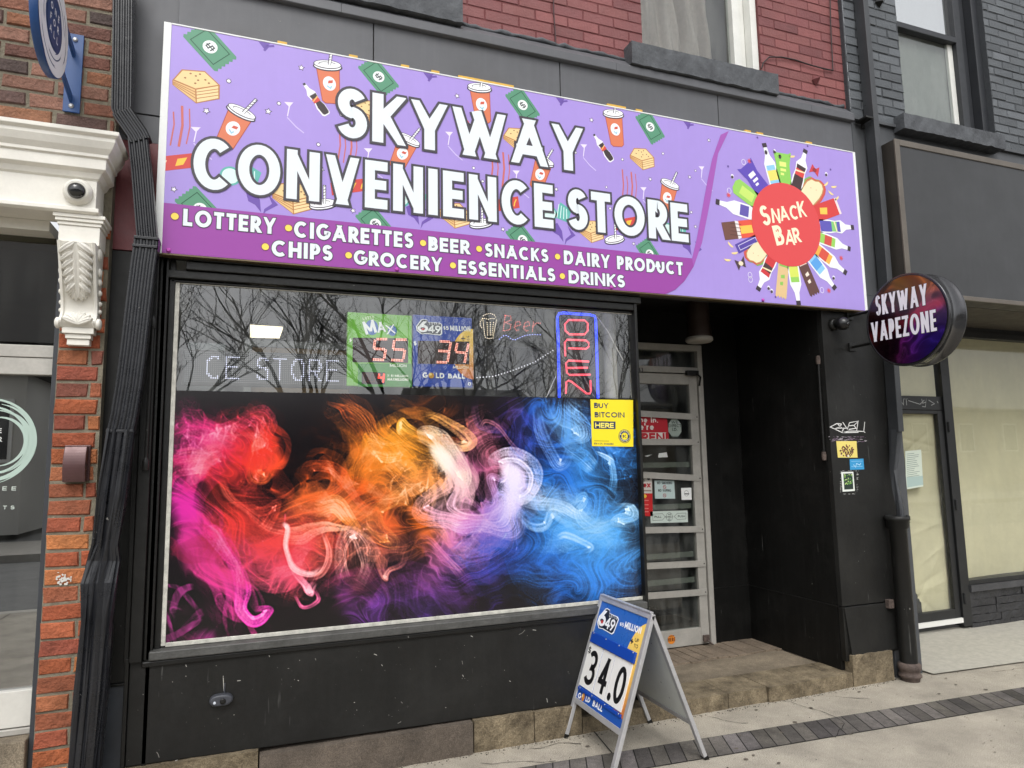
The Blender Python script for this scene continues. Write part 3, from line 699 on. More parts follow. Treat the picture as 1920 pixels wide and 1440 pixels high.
# ================================================================ brick shop on the left
lb = thing('brick_shop_building', 'orange brick shop front with white moulded cornice at the left edge', 'building', (-1.5, .3, 0))
ORG = [(172, 106, 72), (164, 96, 68), (182, 112, 70), (160, 86, 62), (150, 80, 62), (166, 98, 70), (190, 120, 72), (134, 80, 66), (170, 90, 60), (178, 100, 62), (176, 98, 66), (172, 94, 60)]
UPR = [(138, 92, 74), (126, 84, 72), (150, 100, 74), (114, 78, 68), (154, 108, 82), (98, 76, 70), (146, 106, 90), (84, 70, 66)]
bxl, bxr = -.885, -.700
mb = MB(); brick_wall(mb, bxl, bxr, -.05, 2.72, 0, .0765, .2, .0095, ORG, [], BRK, MORT, .0032, 'pier', seed=11, ch=.0055, dep=.008)
mb.box(bxl+.004, bxr-.002, .011, .3, -.05, 5.4, MORT)
brick_wall(mb, -3.2, bxr-.005, 3.0, 5.4, .0, .0785, .225, .0125, UPR, [], BRK, MORT, .0035, seed=12, ch=.006, dep=.008)
mb.box(bxr-.006, bxr+.0, .01, .3, 2.6, 5.4, MORT)
mb.build('brick_wall', lb)
a = Art(Plane((0, -.004, 0), (1, 0, 0), (0, 0, 1)), 0.0); rnd = random.Random(5)
for k in range(40):
    x, y = rnd.gauss(118, 7), rnd.gauss(1086, 4); a.disc(*a.uv(x, y), rnd.uniform(.003, .007), rnd.uniform(.002, .005), (206, 204, 198), k*.02, 7)
a.build('paint_splash', lb)
# cornice and frieze: moulded profile run along the front and returned on the right end
zt = at(223, 248, -.25)[2]; zf = at(203, 328, -.20)[2]; zb = at(195, 405, -.155)[2]; za = at(100, 395, -.155)[2]
CXR = at(223, 248, -.25)[0]
prof = [(-.25, zt), (-.25, zt-.018), (-.235, zt-.03), (-.235, zt-.045), (-.222, zt-.075), (-.205, zt-.098), (-.205, zt-.112), (-.195, zt-.117), (-.195, zt-.165), (-.175, zt-.178), (-.165, zt-.20), (-.155, zt-.208), (-.155, zb+.03), (-.17, zb+.026), (-.17, zb+.008), (-.155, zb)]
mb = MB()
def corn(x_end, off=0.0):   # mitred at x_end
    a = [(-3.2, y, z) for y, z in prof]; b = [(x_end-(-.25-y)*-1*0+(-y-.25), y, z) for y, z in prof]; return a, b
L_ = [(-3.2, y, z) for y, z in prof]; Rr = [(CXR+(-.25-y), y, z) for y, z in prof]; Bk = [(CXR+(-.25-y), -.002, z) for y, z in prof]
mb.ring([L_, Rr, Bk], WHITEP, closed=False, smooth=False)
mb.face([(-3.2, -.25, zt), (CXR, -.25, zt), (CXR, 0, zt), (-3.2, 0, zt)], WHITEP)
mb.face([(-3.2, 0, zb), (CXR-.095, 0, zb), (CXR-.095, -.155, zb), (-3.2, -.155, zb)], WHITEP)
mb.build('cornice', lb, .002)
mb = MB(); mb.box(-3.2, bxl-.06, -.01, .20, zb-.05, zb-.002, WHITEP); mb.build('lintel', lb)
# scroll bracket with acanthus leaf
cl, cr = at(110, 500, -.12)[0], at(182, 500, -.12)[0]; cw = cr-cl; cxm = (cl+cr)/2
zA = zb; zB = at(150, 460, -.12)[2]; zC = at(150, 614, -.06)[2]; zD = at(150, 648, -.03)[2]
cb = MB()
for k, (e, d, z1, z0) in enumerate(((.028, .152, zA-.001, zA-.018), (.020, .146, zA-.019, zA-.034), (.012, .138, zA-.035, zA-.05), (.006, .132, zA-.051, zB))):
    cb.box(cl-e, cr+e, -d, -.001, z0, z1, WHITEP)
def sprof(t):   # depth of the bracket's front down its height: fat at the top, waist, small roll at the foot
    return .125*(1-t)**1.4+.052+.028*math.exp(-((t-.93)/.07)**2)-.012*math.exp(-((t-.7)/.15)**2)
rows = []
N_ = 40
for i in range(N_+1):
    t = i/N_; z = zB+(zC-zB)*t; d = sprof(t); n = .012
    wd = cw*(.5-.012*math.sin(t*3.1))
    rows.append([(cxm-wd, -.001, z), (cxm-wd, -d, z), (cxm-wd+.012, -d-.004, z), (cxm-wd+.016, -d+.006, z), (cxm+wd-.016, -d+.006, z), (cxm+wd-.012, -d-.004, z), (cxm+wd, -d, z), (cxm+wd, -.001, z)])
cb.ring(rows, WHITEP, smooth=False)
for k, (e, d, z1, z0) in enumerate(((-.012, .060, zC-.001, zC-.028), (-.024, .05, zC-.029, zC-.05), (-.030, .042, zC-.051, zD))):
    cb.box(cl-e, cr+e, -d, -.001, z0, z1, WHITEP)
for s in (-1, 1):    # side scrolls and bead ornaments
    for t, r in ((.08, .030), (.3, .022), (.42, .018), (.55, .016), (.68, .013), (.78, .012)):
        z = zB+(zC-zB)*t; cb.lathe([(r, 0), (r*.9, .006), (r*.5, .011), (.001, .012)], (cxm+s*cw*.5, -sprof(t)*.55, z), (s, 0, 0), WHITEP, 14)
    z = zB+(zC-zB)*.95; cb.lathe([(.026, 0), (.026, .012), (.018, .018), (.001, .02)], (cxm+s*cw*.49, -.055, z), (s, 0, 0), WHITEP, 16)
cbo = cb.build('corbel', lb, .002)
lf = MB()
def lobe(base, tip, wid, up, m):   # leaf lobe: ribbed tongue from base to tip standing off the surface
    b = np.array(base); t = np.array(tip); d = t-b; L = np.linalg.norm(d); d /= L; nrm = np.array((0, -1.0, 0)); sd_ = np.cross(d, nrm); sd_ /= np.linalg.norm(sd_); rows = []
    for i in range(7):
        s = i/6; wv = wid*(math.sin(math.pi*min(.12+s*.8, 1))**.7)*(1 if s < .98 else .35); lift = up*(.35+.65*math.sin(s*2.4))
        c = b+d*L*s
        rows.append([c-sd_*wv+nrm*.001, c-sd_*wv*.6+nrm*lift*.8, c-sd_*wv*.2+nrm*lift, c+nrm*lift*.62, c+sd_*wv*.2+nrm*lift, c+sd_*wv*.6+nrm*lift*.8, c+sd_*wv+nrm*.001])
    lf.ring(rows, m, closed=False, smooth=True)
def front(x, t, lift=0.0): return (cxm+x, -sprof(t)+.004-lift, zB+(zC-zB)*t)
for k in range(6):
    t = .07+k*.088
    for s in (-1, 1): 
        wx = cw*(.45-.028*k)
        lobe(front(s*cw*.05, t-.05, .012), front(s*wx, t+.075, .004), .018, .026, WHITEP)
        lobe(front(s*cw*.06, t-.01, .010), front(s*wx*.86, t+.095, .004), .010, .022, WHITEP)
lobe(front(0, .03, .014), front(0, .64, .01), .026, .018, WHITEP)
for a in (-60, -38, -16, 16, 38, 60):
    lobe(front(0, .50, .01), front(cw*.30*math.sin(R8(a)), .56+.12*math.cos(R8(a)), .004), .012, .014, WHITEP)
for a in (-80, -52, -25, 0, 25, 52, 80):
    lobe(front(0, .96, .0), front(cw*.42*math.sin(R8(a)), .955-.15*math.cos(R8(a)*.8), .004), .014, .014, WHITEP)
lf.build('leaf_ornament', cbo)
# shop window and door on the far left
jb = MB(); jx = at(98, 700, .03)[0]
jb.box(jx-.0, bxl+.004, .02, .16, -.05, zb-.06, mat('dark_jamb', (52, 55, 60), .5, var=.1)); jb.build('window_jamb', lb, .003)
sw = MB(); GY = .10
t1, t0 = at(60, 649, GY)[2], at(60, 704, GY)[2]; r1, r0 = at(30, 1292, GY)[2], at(30, 1360, GY)[2]
sw.box(-3.2, jx-.001, GY-.03, GY+.05, t0, (t0+t1)/2+.01, ALU); sw.box(-3.2, jx-.001, GY-.035, GY+.05, (t0+t1)/2+.012, t1, ALU)
swo = sw.build('shop_window', lb, .003)
rl = MB(); rl.box(-3.2, jx-.002, GY-.03, GY+.05, r0, r1, mat('pale_door_rail', (205, 203, 196), .4, var=.06)); rl.box(-3.2, jx-.002, GY-.04, GY+.05, r0-.03, r0-.004, ALU); rl.build('bottom_rail', swo, .003)
GLL = glass_mat('left_shop_glass', 4.2, tint=(.5, .52, .5), dirt=.02)
p = MB(); p.box(-3.2, jx-.002, GY+.0, GY+.006, r1, t0, GLL); p.build('pane', swo)
p = MB(); p.box(-3.2, jx-.002, GY+.0, GY+.006, t1, zb-.05, glass_mat('transom_glass', 1.28, tint=(.6, .6, .56), dirt=.02)); p.build('pane', swo)
stp = MB(); stp.box(-3.2, jx-.002, -.02, .3, -.1, r0-.032, CONC2); stp.build('door_step', lb, .006)
inn = MB(); inn.box(-3.2, -.75, 3, 3.05, 0, 3, DARKIN2); inn.box(-3.2, -.75, .2, 3, 2.6, 2.65, mat('interior_brown', (112, 92, 66), .8, var=.1)); inn.box(-3.2, -.75, .2, 3, -.02, .06, DARKIN2); inn.box(-.78, -.76, .2, 3, 0, 2.6, DARKIN2)
inn.build('interior_wall', lb)
# decals on the glass
a = Art(Plane((0, GY-.001, 0), (1, 0, 0), (0, 0, 1))); c0 = a.uv(-16, 828); PALE = (176, 196, 186)
for k, (r, off, w_) in enumerate(((.165, 0, .022), (.135, .014, .020), (.105, .026, .016), (.185, -.016, .012), (.150, -.012, .010))):
    pts = []; A = np.linspace(-100, 100, 40)
    for q in (0, 1):
        for an in (A if q == 0 else A[::-1]):
            ww = w_*math.cos(R8(an*.85))**1.0; rr = r+(ww/2 if q == 0 else -ww/2); pts.append((c0[0]+off+rr*math.cos(R8(an+k*14-20)), c0[1]+rr*1.05*math.sin(R8(an+k*14-20))))
    a.poly(pts, PALE, k)
a.pxtext('EE', 4, 919.5, 30, 919.5, 912, t=.2, c=(190, 200, 192), gap=1.0); a.pxtext('TS', 5, 955, 27, 955, 948, t=.2, c=(190, 200, 192), gap=.8); a.pxtext('E', -6, 812, 3, 812, 803, t=.2, c=(200, 205, 200)); a.pxtext('R', -6, 828, 3, 828, 819, t=.2, c=(200, 205, 200))
tag(a.build('swirl_decal'), 'pale green swirl logo and letters stuck on the left shop door glass', 'window decal')

# ================================================================ grey brick building on the right
rb = thing('grey_brick_building', 'grey painted brick building with papered shop windows at the right edge', 'building', (5.8, .5, 0))
gz = at(1640, 228, .06)[2]
GR = [(90, 94, 98), (86, 90, 94), (94, 98, 102), (82, 86, 90)]
w2x0, w2x1 = at(1688, 100, .06)[0], at(1866, 230, .06)[0]; w2z0 = at(1700, 214, .06)[2]
mb = MB(); brick_wall(mb, 4.19, 8.5, gz, 6.4, .06, .0745, .225, .008, GR, [(w2x0, w2x1, w2z0-.08, 6.5)], BRKP, mat('grey_mortar2', (58, 61, 65), .8, bump=.5), .0025, seed=21, ch=.004, dep=.007)
for x in (w2x0, w2x1): mb.box(x-.001, x+.001, .066, .3, w2z0-.08, 6.4, mat('grey_mortar2', (46, 49, 53)))
mb.box(4.178, 4.1895, .068, .5, 2.7, 6.4, mat('grey_mortar2', (46, 49, 53))); mb.build('brick_wall', rb)
sA, sB = at(1692, 212, -.02), at(1884, 276, -.02); sC = at(1692, 240, -.02)
mb = MB(); rough_sill(mb, sA[0], sB[0], -.03, .3, sC[2], sA[2], CHAR_STONE, seed=12); mb.build('window_sill', rb)
rwid = w2x1-at(1800, 150, .16)[0]
DKF = mat('dark_window_frame', (44, 46, 50), .45, var=.12)
rl_ = at(1740, 62, .16)[2]
uw2 = upper_window(rb, w2x0, w2x1, w2z0-.06, 6.3, .16, DKF, fw=.012, rail=rl_-.02, right_w=rwid)
bl = MB(); bl.box(w2x0+.02, w2x1-rwid-.005, .235, .24, w2z0-.03, rl_, mat('window_screen', (150, 152, 148), .7, var=.06)); bl.box(w2x0+.02, w2x1-rwid-.005, .232, .237, rl_, 6.3, mat('white_blind', (215, 220, 222), .6)); bl.box(w2x1-rwid-.06, w2x1-rwid-.002, .20, .225, w2z0-.03, rl_, WHITEF); bl.build('blind', uw2)
# panels: pilaster beside the pipe, fascia band behind the big sign box
mb = MB(); PXR = at(1733, 1280, .06)[0]
mb.box(4.19, PXR, .066, .55, -.02, 2.72, GREYP); mb.box(8.502, 14, .05, .95, -.02, 6.4, GREYP); mb.box(4.19, PXR+.002, .062, .066, 1.05, 1.056, BLACK2)
mb.box(4.19, 8.5, .07, .12, 2.722, gz-.02, GREYP); mb.box(4.19, 8.5, .045, .12, gz-.02, gz+.004, GREYP)
mb.build('metal_panel', rb, .002)
pz = at(1700, 800, .06)[2]
a = Art(Plane((0, .0655, 0), (1, 0, 0), (0, 0, 1)), 0.0); ps = lambda P: [(1540+x*.1528, 780+y*.1528) for x, y in P]
for P in ([(830, 560), (845, 535), (870, 540), (872, 570), (838, 628), (915, 625)], [(790, 605), (825, 560), (808, 600), (830, 610)], [(808, 470), (815, 490)], [(790, 92), (965, 90)], [(792, 118), (968, 116)]): a = Art(Plane((0, .0655, 0), (1, 0, 0), (0, 0, 1)), 0.0); a.pxline(ps(P), .003, (120, 122, 124), 0); a.build('chalk_mark', rb)
# recessed shop front
SY = .75
mb = MB(); mb.box(PXR-.1, 8.5, .14, SY+.1, at(1850, 590, .3)[2]-.0, at(1850, 590, .3)[2]+.04, mat('brown_soffit', (74, 68, 60), .6, var=.15)); mb.build('soffit', rb)
DK = mat('black_shop_frame', (34, 35, 36), .4, var=.15, chips=.15)
dl, dr = 4.5, at(1790, 900, SY)[0]; dzt2 = at(1750, 690, SY)[2]; dzb = at(1750, 1172, SY)[2]
dm = at(1690, 768, SY)[2]; dmt = at(1690, 742, SY)[2]
sd2 = MB(); sd2.box(dl, dr, SY-.01, SY+.05, dm, dmt, DK); 
jx0, jx1 = at(1768, 800, SY)[0], at(1801, 1000, SY)[0]
sd2.box(jx0, jx1+.01, SY-.03, SY+.06, dzb-.04, 2.9, DK); 
sdo = sd2.build('shop_door', rb, .003)
lf2 = MB(); lf2.box(jx0-.07, jx0-.004, SY-.012, SY+.03, dzb, dm-.004, DK); lf2.box(dl, jx0-.07, SY-.012, SY+.03, dzb, dzb+.11, DK); lf2.box(dl, jx0-.07, SY-.012, SY+.03, dm-.035, dm-.004, DK); lf2.build('leaf_frame', sdo, .003)
kp = MB(); kp.box(dl, jx0-.005, SY-.03, SY-.013, dzb-.005, dzb+.035, mat('white_kick_strip', (225, 225, 220), .5)); kp.build('kick_strip', sdo)
p = MB(); p.box(dl, jx0-.07, SY+.005, SY+.011, dzb+.11, dm-.035, GLASSP); p.build('pane', sdo)
p = MB(); p.box(dl, jx0-.01, SY+.005, SY+.011, dmt, 2.9, GLASSP); p.build('pane', sdo)
for zz in (at(1785, 800, SY)[2], at(1790, 945, SY)[2], at(1800, 1120, SY)[2]):
    hg = MB(); hg.lathe([(.012, 0), (.012, .09)], (jx0+.03, SY-.035, zz-.05), (0, 0, 1), DK, 10); hg.build('hinge', sdo)
a = Art(Plane((0, SY-.0105, 0), (1, 0, 0), (0, 0, 1)))
for pts in ([(1687, 760), (1686, 748), (1694, 759), (1694, 748)], [(1694, 748), (1703, 748), (1699, 748), (1700, 760)], [(1703, 751), (1725, 758), (1733, 750)], [(1728, 748), (1730, 756), (1736, 754), (1737, 747), (1735, 763), (1729, 762)], [(1741, 750), (1752, 757), (1746, 760)], [(1757, 752), (1759, 756)]): a.pxline(pts, .006, (170, 172, 170))
tag(a.build('graffiti_tag'), 'thin grey scribbled tag on the black door transom right of the round sign', 'graffiti')
w3 = MB(); wz_t, wz_b = at(1850, 636, SY)[2], at(1860, 1082, SY)[2]
w3.box(jx1+.012, 8.5, SY-.02, SY+.06, wz_t, wz_t+.06, DK)
w3o = w3.build('shop_window', rb, .003); w3 = MB(); w3.box(jx1+.012, 8.5, SY-.03, SY+.06, wz_b-.04, wz_b, DK); w3.build('sill', w3o, .003)
p = MB(); p.box(jx1+.012, 8.5, SY+.005, SY+.011, wz_b, wz_t, GLASSP); p.build('pane', w3o)
hd = MB(); hd.box(jx1+.012, 8.5, SY+.0, SY+.06, wz_t+.06, 3.0, DK); hd.build('head_panel', rb)
# knee wall of rough ledge stone
mb = MB(); kz1 = wz_b-.042; kz0 = .0; n = 5; rnd = random.Random(4)
mb.box(jx1+.012, 8.5, SY-.045, SY+.1, kz1-.055, kz1, mat('ledge_cap', (70, 70, 72), .6, var=.2, bump=.3))
for i in range(n):
    z0_, z1_ = kz0+(kz1-.06-kz0)*i/n, kz0+(kz1-.06-kz0)*(i+1)/n; x = jx1+.012-rnd.uniform(0, .2)
    while x < 8.5:
        L = rnd.uniform(.25, .5); xa, xb_ = max(x, jx1+.012), x+L-.006
        if xb_-xa > .03: rough_sill(mb, xa, xb_, SY-.02+rnd.uniform(-.005, .005), SY+.1, z0_+.002, z1_-.002, mat('black_ledge_stone', (50, 50, 52), .5, var=.3, vs=14, bump=.8, bs=50), 8, .003, rnd.random())
        x += L
mb.build('knee_wall', rb)
inn = MB(); inn.box(4.3, 8.6, 2.5, 2.55, 0, 3, mat('interior_beige', (150, 140, 115), .8)); inn.build('interior_wall', rb)
# paper taped behind the glass: crumpled sheets
def paper_sheet(name, x0, x1, z0, z1, y, seed, label, amp=.012, cut=None):
    rnd = np.random.default_rng(seed); nx, nz = 110, 130; mb = MB()
    U, Vv = np.meshgrid(np.linspace(0, x1-x0, nx+1), np.linspace(0, z1-z0, nz+1)); Hh = np.zeros_like(U)
    for k in range(46):                      # creases: short straight folds, soft waves between them
        cx, cz, an, L = rnd.uniform(0, x1-x0), rnd.uniform(0, z1-z0), rnd.uniform(-.9, 2.2), rnd.uniform(.12, .5)
        d = (U-cx)*np.sin(an)-(Vv-cz)*np.cos(an); al = (U-cx)*np.cos(an)+(Vv-cz)*np.sin(an)
        Hh += rnd.uniform(-.5, .8)*np.exp(-np.abs(d)/rnd.uniform(.012, .05))*np.exp(-(al/L)**2)
    Hh += .9*np.abs(np.sin(U*2.3+Vv*1.1+seed))+.5*np.sin(Vv*3.7-U*1.3+seed)
    Hh -= Hh.min(); Hh /= Hh.max()
    V = [(x0+U[j, i], y+.004+amp*Hh[j, i], z0+Vv[j, i]) for j in range(nz+1) for i in range(nx+1)]
    Fs = []
    for j in range(nz):
        for i in range(nx):
            if cut and cut((i+.5)/nx, (j+.5)/nz): continue
            b = j*(nx+1)+i; Fs.append((b, b+1, b+nx+2, b+nx+1))
    mb.mesh(V, Fs, PAPER, smooth=True); return tag(mb.build(name), label, 'window paper')
paper_sheet('window_paper', jx1+.02, 8.4, wz_b, wz_t+.02, SY+.02, 3, 'large creased cream paper covering the inside of the wide right shop window', .085)
cz_ = .30
paper_sheet('window_paper', dl, jx0-.05, dzb+.10, dm-.03, SY+.02, 5, 'cream paper behind the narrow black shop door glass, torn away at the foot', .05, lambda u, v: v < .23-.0*u and ((u-.35)**2/.13+(v-.02)**2/.03 < 1) and u < .75)
paper_sheet('window_paper', dl, jx0-.02, dmt+.0, 2.9, SY+.02, 6, 'small cream paper sheet in the transom pane above the black shop door', .006)
# notice on the door
nx0, nx1, nz0, nz1 = RC(1697, 845, 1731, 915, SY-.014)
a = Art(Plane((0, SY+.002, 0), (1, 0, 0), (0, 0, 1))); c_ = [a.uv(1697, 846), a.uv(1727, 843), a.uv(1731, 912), a.uv(1699, 918)]
a.poly([tuple(q) for q in c_], (214, 224, 210)); rnd = random.Random(1)
for k in range(13):
    t = .08+k*.05; l = c_[0]*(1-t)+c_[3]*t; r = c_[1]*(1-t)+c_[2]*t; e = rnd.uniform(.5, .9)
    a.line([tuple(l+(r-l)*.08), tuple(l+(r-l)*e)], .004, (120, 138, 132), 1)
a.pxpoly([(1700, 895), (1730, 892), (1731, 909), (1701, 914)], (176, 198, 192), 1)
tag(a.build('notice_sheet'), 'pale printed notice taped to the narrow shop door glass', 'notice')
# big blank sign box
sb_ = thing('blank_sign_box', 'large blank charcoal sign box with brown metal frame under the right window', 'sign', (6.5, -.02, 3.2))
q0, q1 = at(1678, 260, -.10), at(1697, 555, -.10); bz1, bz0 = q0[2], at(1800, 562, -.10)[2]; bx = q0[0]
BRN = mat('brown_sign_frame', (104, 97, 89), .45, metal=.3, var=.12)
mb = MB(); mb.box(bx, 8.5, -.085, .04, bz0, bz1, mat('sign_side', (58, 54, 50), .5, var=.15)); mb.build('case', sb_)
mb = MB(); e = .045
mb.box(bx-.004, bx+e, -.10, -.084, bz0, bz1+.003, BRN); mb.box(bx+e, 8.5, -.10, -.084, bz1-e, bz1+.003, BRN); mb.box(bx+e, 8.5, -.10, -.084, bz0, bz0+e*.8, BRN); mb.build('frame', sb_, .004)
mb = MB(); mb.box(bx+e, 8.5, -.092, -.086, bz0+e*.8, bz1-e, mat('charcoal_sheet', (60, 61, 63), .45, spec=.35, var=.08, vs=1.6, streak=.08)); mb.build('face', sb_)
sl_ = MB(); q = at(1811, 580, .35); sl_.lathe([(.02, 0), (.03, .03)], (q[0], q[1], q[2]-.02), (0, 0, 1), lamp_mat((255, 235, 190), 3.0), 14); sl_.lathe([(.034, .03), (.034, .05)], (q[0], q[1], q[2]-.02), (0, 0, 1), BLACK2, 14)
tag(sl_.build('spot_light'), 'small lit warm spot light under the blank sign box behind the round sign', 'spot light')

# ================================================================ the purple store sign
SP = Plane((0, 0, 0), (1, 0, 0), (0, 0, 1))
st = thing('store_sign', 'long purple convenience store sign with big white outlined letters and a red snack bar emblem', 'store sign', (1.7, .02, 3.0))
S0, S1 = at(307.7, 44.2)[0], at(1608, 286)[0]; S1 = (at(1603.5, 286)[0]+at(1625.5, 583)[0])/2
SB, STP = (at(304, 472)[2]+at(1624, 583.7)[2])/2, (at(320.9, 48.4)[2]+at(1600.7, 285.5)[2])/2
mb = MB()
mb.box(S0, S1, .0045, .05, SB-.006, STP+.008, mat('sign_back', (96, 84, 66), .6, var=.1))
mb.build('panel_back', st)
mb = MB(); fl = at(322, 60)[0]-.001; fr_ = (at(1600.7, 285)[0]+at(1619.5, 583)[0])/2
mb.box(S0, fl, -.004, .05, SB-.004, STP+.008, WHITEM); mb.box(fr_, S1, -.004, .05, SB-.004, STP+.008, WHITEM); mb.box(fl, fr_, -.003, .05, STP+.0005, STP+.009, WHITEM); mb.box(fl, fr_, -.002, .05, SB-.010, SB-.001, mat('bronze_edge', (104, 90, 66), .45, metal=.4, var=.15))
mb.build('frame', st, .002)
a = Art(SP, .0); a.clip = (fl, fr_, SB, STP)
LAV, MAG, SWO, WH, OUT = (164, 141, 216), (150, 66, 158), (160, 84, 176), (226, 234, 240), (66, 62, 70)
a.poly([(fl, SB), (fr_, SB), (fr_, STP), (fl, STP)], LAV, 0, m=mat('lavender_vinyl', LAV, .34, var=.035, vs=1.4, bump=.06, bs=2.2, streak=.05))
# ---- band of wares and the swoosh
zl = at(307.4, 380)[2]; zr = at(1297.5, 485)[2]; zband = (zl+zr)/2
edge = [a.uv(*p) for p in ((1297, 486), (1306, 448), (1315, 400), (1325, 345), (1335, 298), (1351, 253))]
edge2 = [a.uv(*p) for p in ((1366, 246), (1346, 288), (1331, 378), (1316, 455), (1300, 500), (1283, 527), (1266, 543), (1248, 552))]
edge2[-1][1] = SB+.0; edge[-1][1] = min(edge[-1][1], STP); edge2[0][1] = min(edge2[0][1], STP)
a.poly([(fl, SB), tuple(edge2[-1]), *[tuple(q) for q in edge2[-2:3:-1]], (edge[0][0], zband), (fl, zband)], MAG, 5)
sw_ = [tuple(q) for q in edge]+[tuple(q) for q in edge2[:5]]
for i in range(5):
    a.poly([tuple(edge[i]), tuple(edge[i+1]), tuple(edge2[4-i-(0 if i < 5 else 0)]) if False else tuple(edge2[max(0, 4-i-1)]), tuple(edge2[4-i])], SWO, 5)
# ---- scattered snack drawings
INK = (52, 46, 60); ORA = (216, 120, 84); GRN = (86, 146, 116); CRK = (238, 208, 150)
def item(px_, py_): u, v = a.uv(px_, py_); return u, v
def cup(px_, py_, k, r, lidonly=False):
    u, v = item(px_, py_); tf = (u, v, k, r)
    if not lidonly:
        a.poly([(-.36, .42), (.36, .42), (.26, -.72), (.18, -.78), (-.18, -.78), (-.26, -.72)], ORA, 1, tf)
        a.line([(-.36, .42), (-.27, -.70), (-.18, -.78), (.18, -.78), (.27, -.70), (.36, .42)], .022, (176, 74, 52), 1.5, tf)
        a.disc(0, -.12, .2, .24, (236, 240, 246), 1.6, 20, tf=tf); a.poly([(-.02, -.02), (.12, .0), (.1, -.1), (-.05, -.12)], (206, 90, 70), 1.9, tf); a.line([(-.08, -.2), (.02, -.28), (.06, -.2)], .04, (150, 200, 220), 1.9, tf)
    a.disc(0, .44, .46, .15, INK, 2, 24, tf=tf); a.disc(0, .45, .42, .12, (246, 247, 250), 2.3, 24, tf=tf); a.disc(0, .52, .44, .15, INK, 2.5, 24, tf=tf); a.disc(0, .525, .41, .125, (246, 247, 250), 2.8, 24, tf=tf)
    a.line(arc(0, .53, .27, .07, 20, 200, 10), .02, INK, 3.1, tf)
    a.line([(.05, .5), (.20, 1.12)], .10, INK, 3.4, tf); a.line([(.055, .5), (.195, 1.10)], .06, (246, 247, 250), 3.7, tf)
    for q in range(5): a.line([(.05+.03*q+.0, .66+.1*q), (.12+.03*q, .69+.1*q)], .02, INK, 3.9, tf)
def ticket(px_, py_, k, r):
    u, v = item(px_, py_); tf = (u, v, k, r); P = []
    for s, e in (((-.34, .52), (.34, .52)), ((.34, -.52), (-.34, -.52))):
        for q in range(13): P.append((s[0]+(e[0]-s[0])*q/12, s[1]+(.05 if q % 2 else 0)*(1 if s[1] > 0 else -1)))
    a.poly(P, GRN, 1, tf)
    a.line([(-.25, .38), (.25, .38), (.25, -.38), (-.25, -.38), (-.25, .38)], .022, (30, 84, 60), 1.5, tf)
    a.disc(0, .0, .17, .17, (236, 242, 240), 1.6, 20, tf=tf); a.line([(.07, .07), (-.05, .08), (-.06, .0), (.06, -.01), (.06, -.08), (-.07, -.08)], .03, (50, 56, 60), 1.9, tf); a.line([(0, .12), (0, -.12)], .025, (50, 56, 60), 2.0, tf)
def crack(px_, py_, k, r):
    u, v = item(px_, py_); tf = (u, v, k, r)
    a.poly([(-.55, .10), (-.32, .42), (.22, .44), (.56, .10), (.54, -.28), (-.02, -.46), (-.55, -.02)], (182, 120, 66), 1, tf)
    a.poly([(-.50, .12), (-.30, .39), (.21, .41), (.52, .10), (-.02, -.06)], CRK, 1.4, tf); a.poly([(-.53, .09), (-.03, -.09), (-.03, -.43), (-.53, -.02)], (228, 190, 130), 1.4, tf); a.poly([(.0, -.09), (.52, .07), (.51, -.26), (.0, -.43)], (240, 212, 158), 1.4, tf)
    for q in (.08, .16, .25): a.line([(-.53, .09-q*.35), (-.02, -.08-q), (.52, .07-q)], .02, (182, 120, 66), 1.7, tf)
    for x, y in ((-.25, .2), (0, .28), (.22, .2), (-.02, .08), (.1, .34), (-.12, .33), (.3, .12), (.05, .17)): a.disc(x, y, .028, .022, (150, 96, 56), 1.7, 8, tf=tf)
def cola(px_, py_, k, r):
    u, v = item(px_, py_); tf = (u, v, k, r)
    B = [(-.05, .7), (.05, .7), (.07, .45), (.17, .26), (.14, .04), (.12, -.08), (.18, -.3), (.16, -.6), (.10, -.66), (-.10, -.66), (-.16, -.6), (-.18, -.3), (-.12, -.08), (-.14, .04), (-.17, .26), (-.07, .45)]
    a.poly(B, (238, 236, 240), 1, tf); a.poly([(x*.78+.02, y*.9-.02) for x, y in B if y < .4], (58, 46, 48), 1.4, tf)
    a.poly([(-.13, .06), (.13, .06), (.13, -.1), (-.13, -.1)], (214, 74, 62), 1.7, tf); a.poly([(-.13, .0), (.13, .1), (.13, .05), (-.13, -.04)], (240, 190, 110), 2, tf); a.poly([(-.05, .7), (.05, .7), (.05, .62), (-.05, .62)], INK, 1.7, tf)
def star(px_, py_, k, r=0):
    u, v = item(px_, py_)
    for kk, c, l in ((k*1.45, INK, 1), (k, (244, 240, 250), 1.4)):
        a.poly([((1 if q % 2 == 0 else .5)*kk*math.cos(R8(90+36*q+r))+u, (1 if q % 2 == 0 else .5)*kk*math.sin(R8(90+36*q+r))+v) for q in range(10)], c, l)
def dot(px_, py_, k): u, v = item(px_, py_); a.disc(u, v, k*1.4, k*1.4, INK, 1, 12); a.disc(u, v, k, k, (244, 240, 250), 1.4, 12)
def fries(px_, py_, k):
    u, v = item(px_, py_)
    for x, l0, l1, wv in ((-.28, .6, -.55, .05), (-.1, .35, -.6, .035), (.1, .55, -.6, .06), (.28, .5, -.5, .03)):
        a.line([(u+k*x, v+k*l0), (u+k*(x+.03), v), (u+k*(x-.04), v+k*l1)], k*wv, (200, 104, 96), 1)
def wisp(px_, py_, k):
    u, v = item(px_, py_); a.poly([(-.18, .5), (.18, .54), (.05, .35), (-.02, -.1), (-.06, -.1), (.0, .33)], (232, 222, 246), 1, (u, v, k, 0)); a.line([(u-.05*k, v-.15*k), (u+.3*k, v-.5*k), (u+.62*k, v-.72*k)], k*.05, (206, 190, 238), 1)
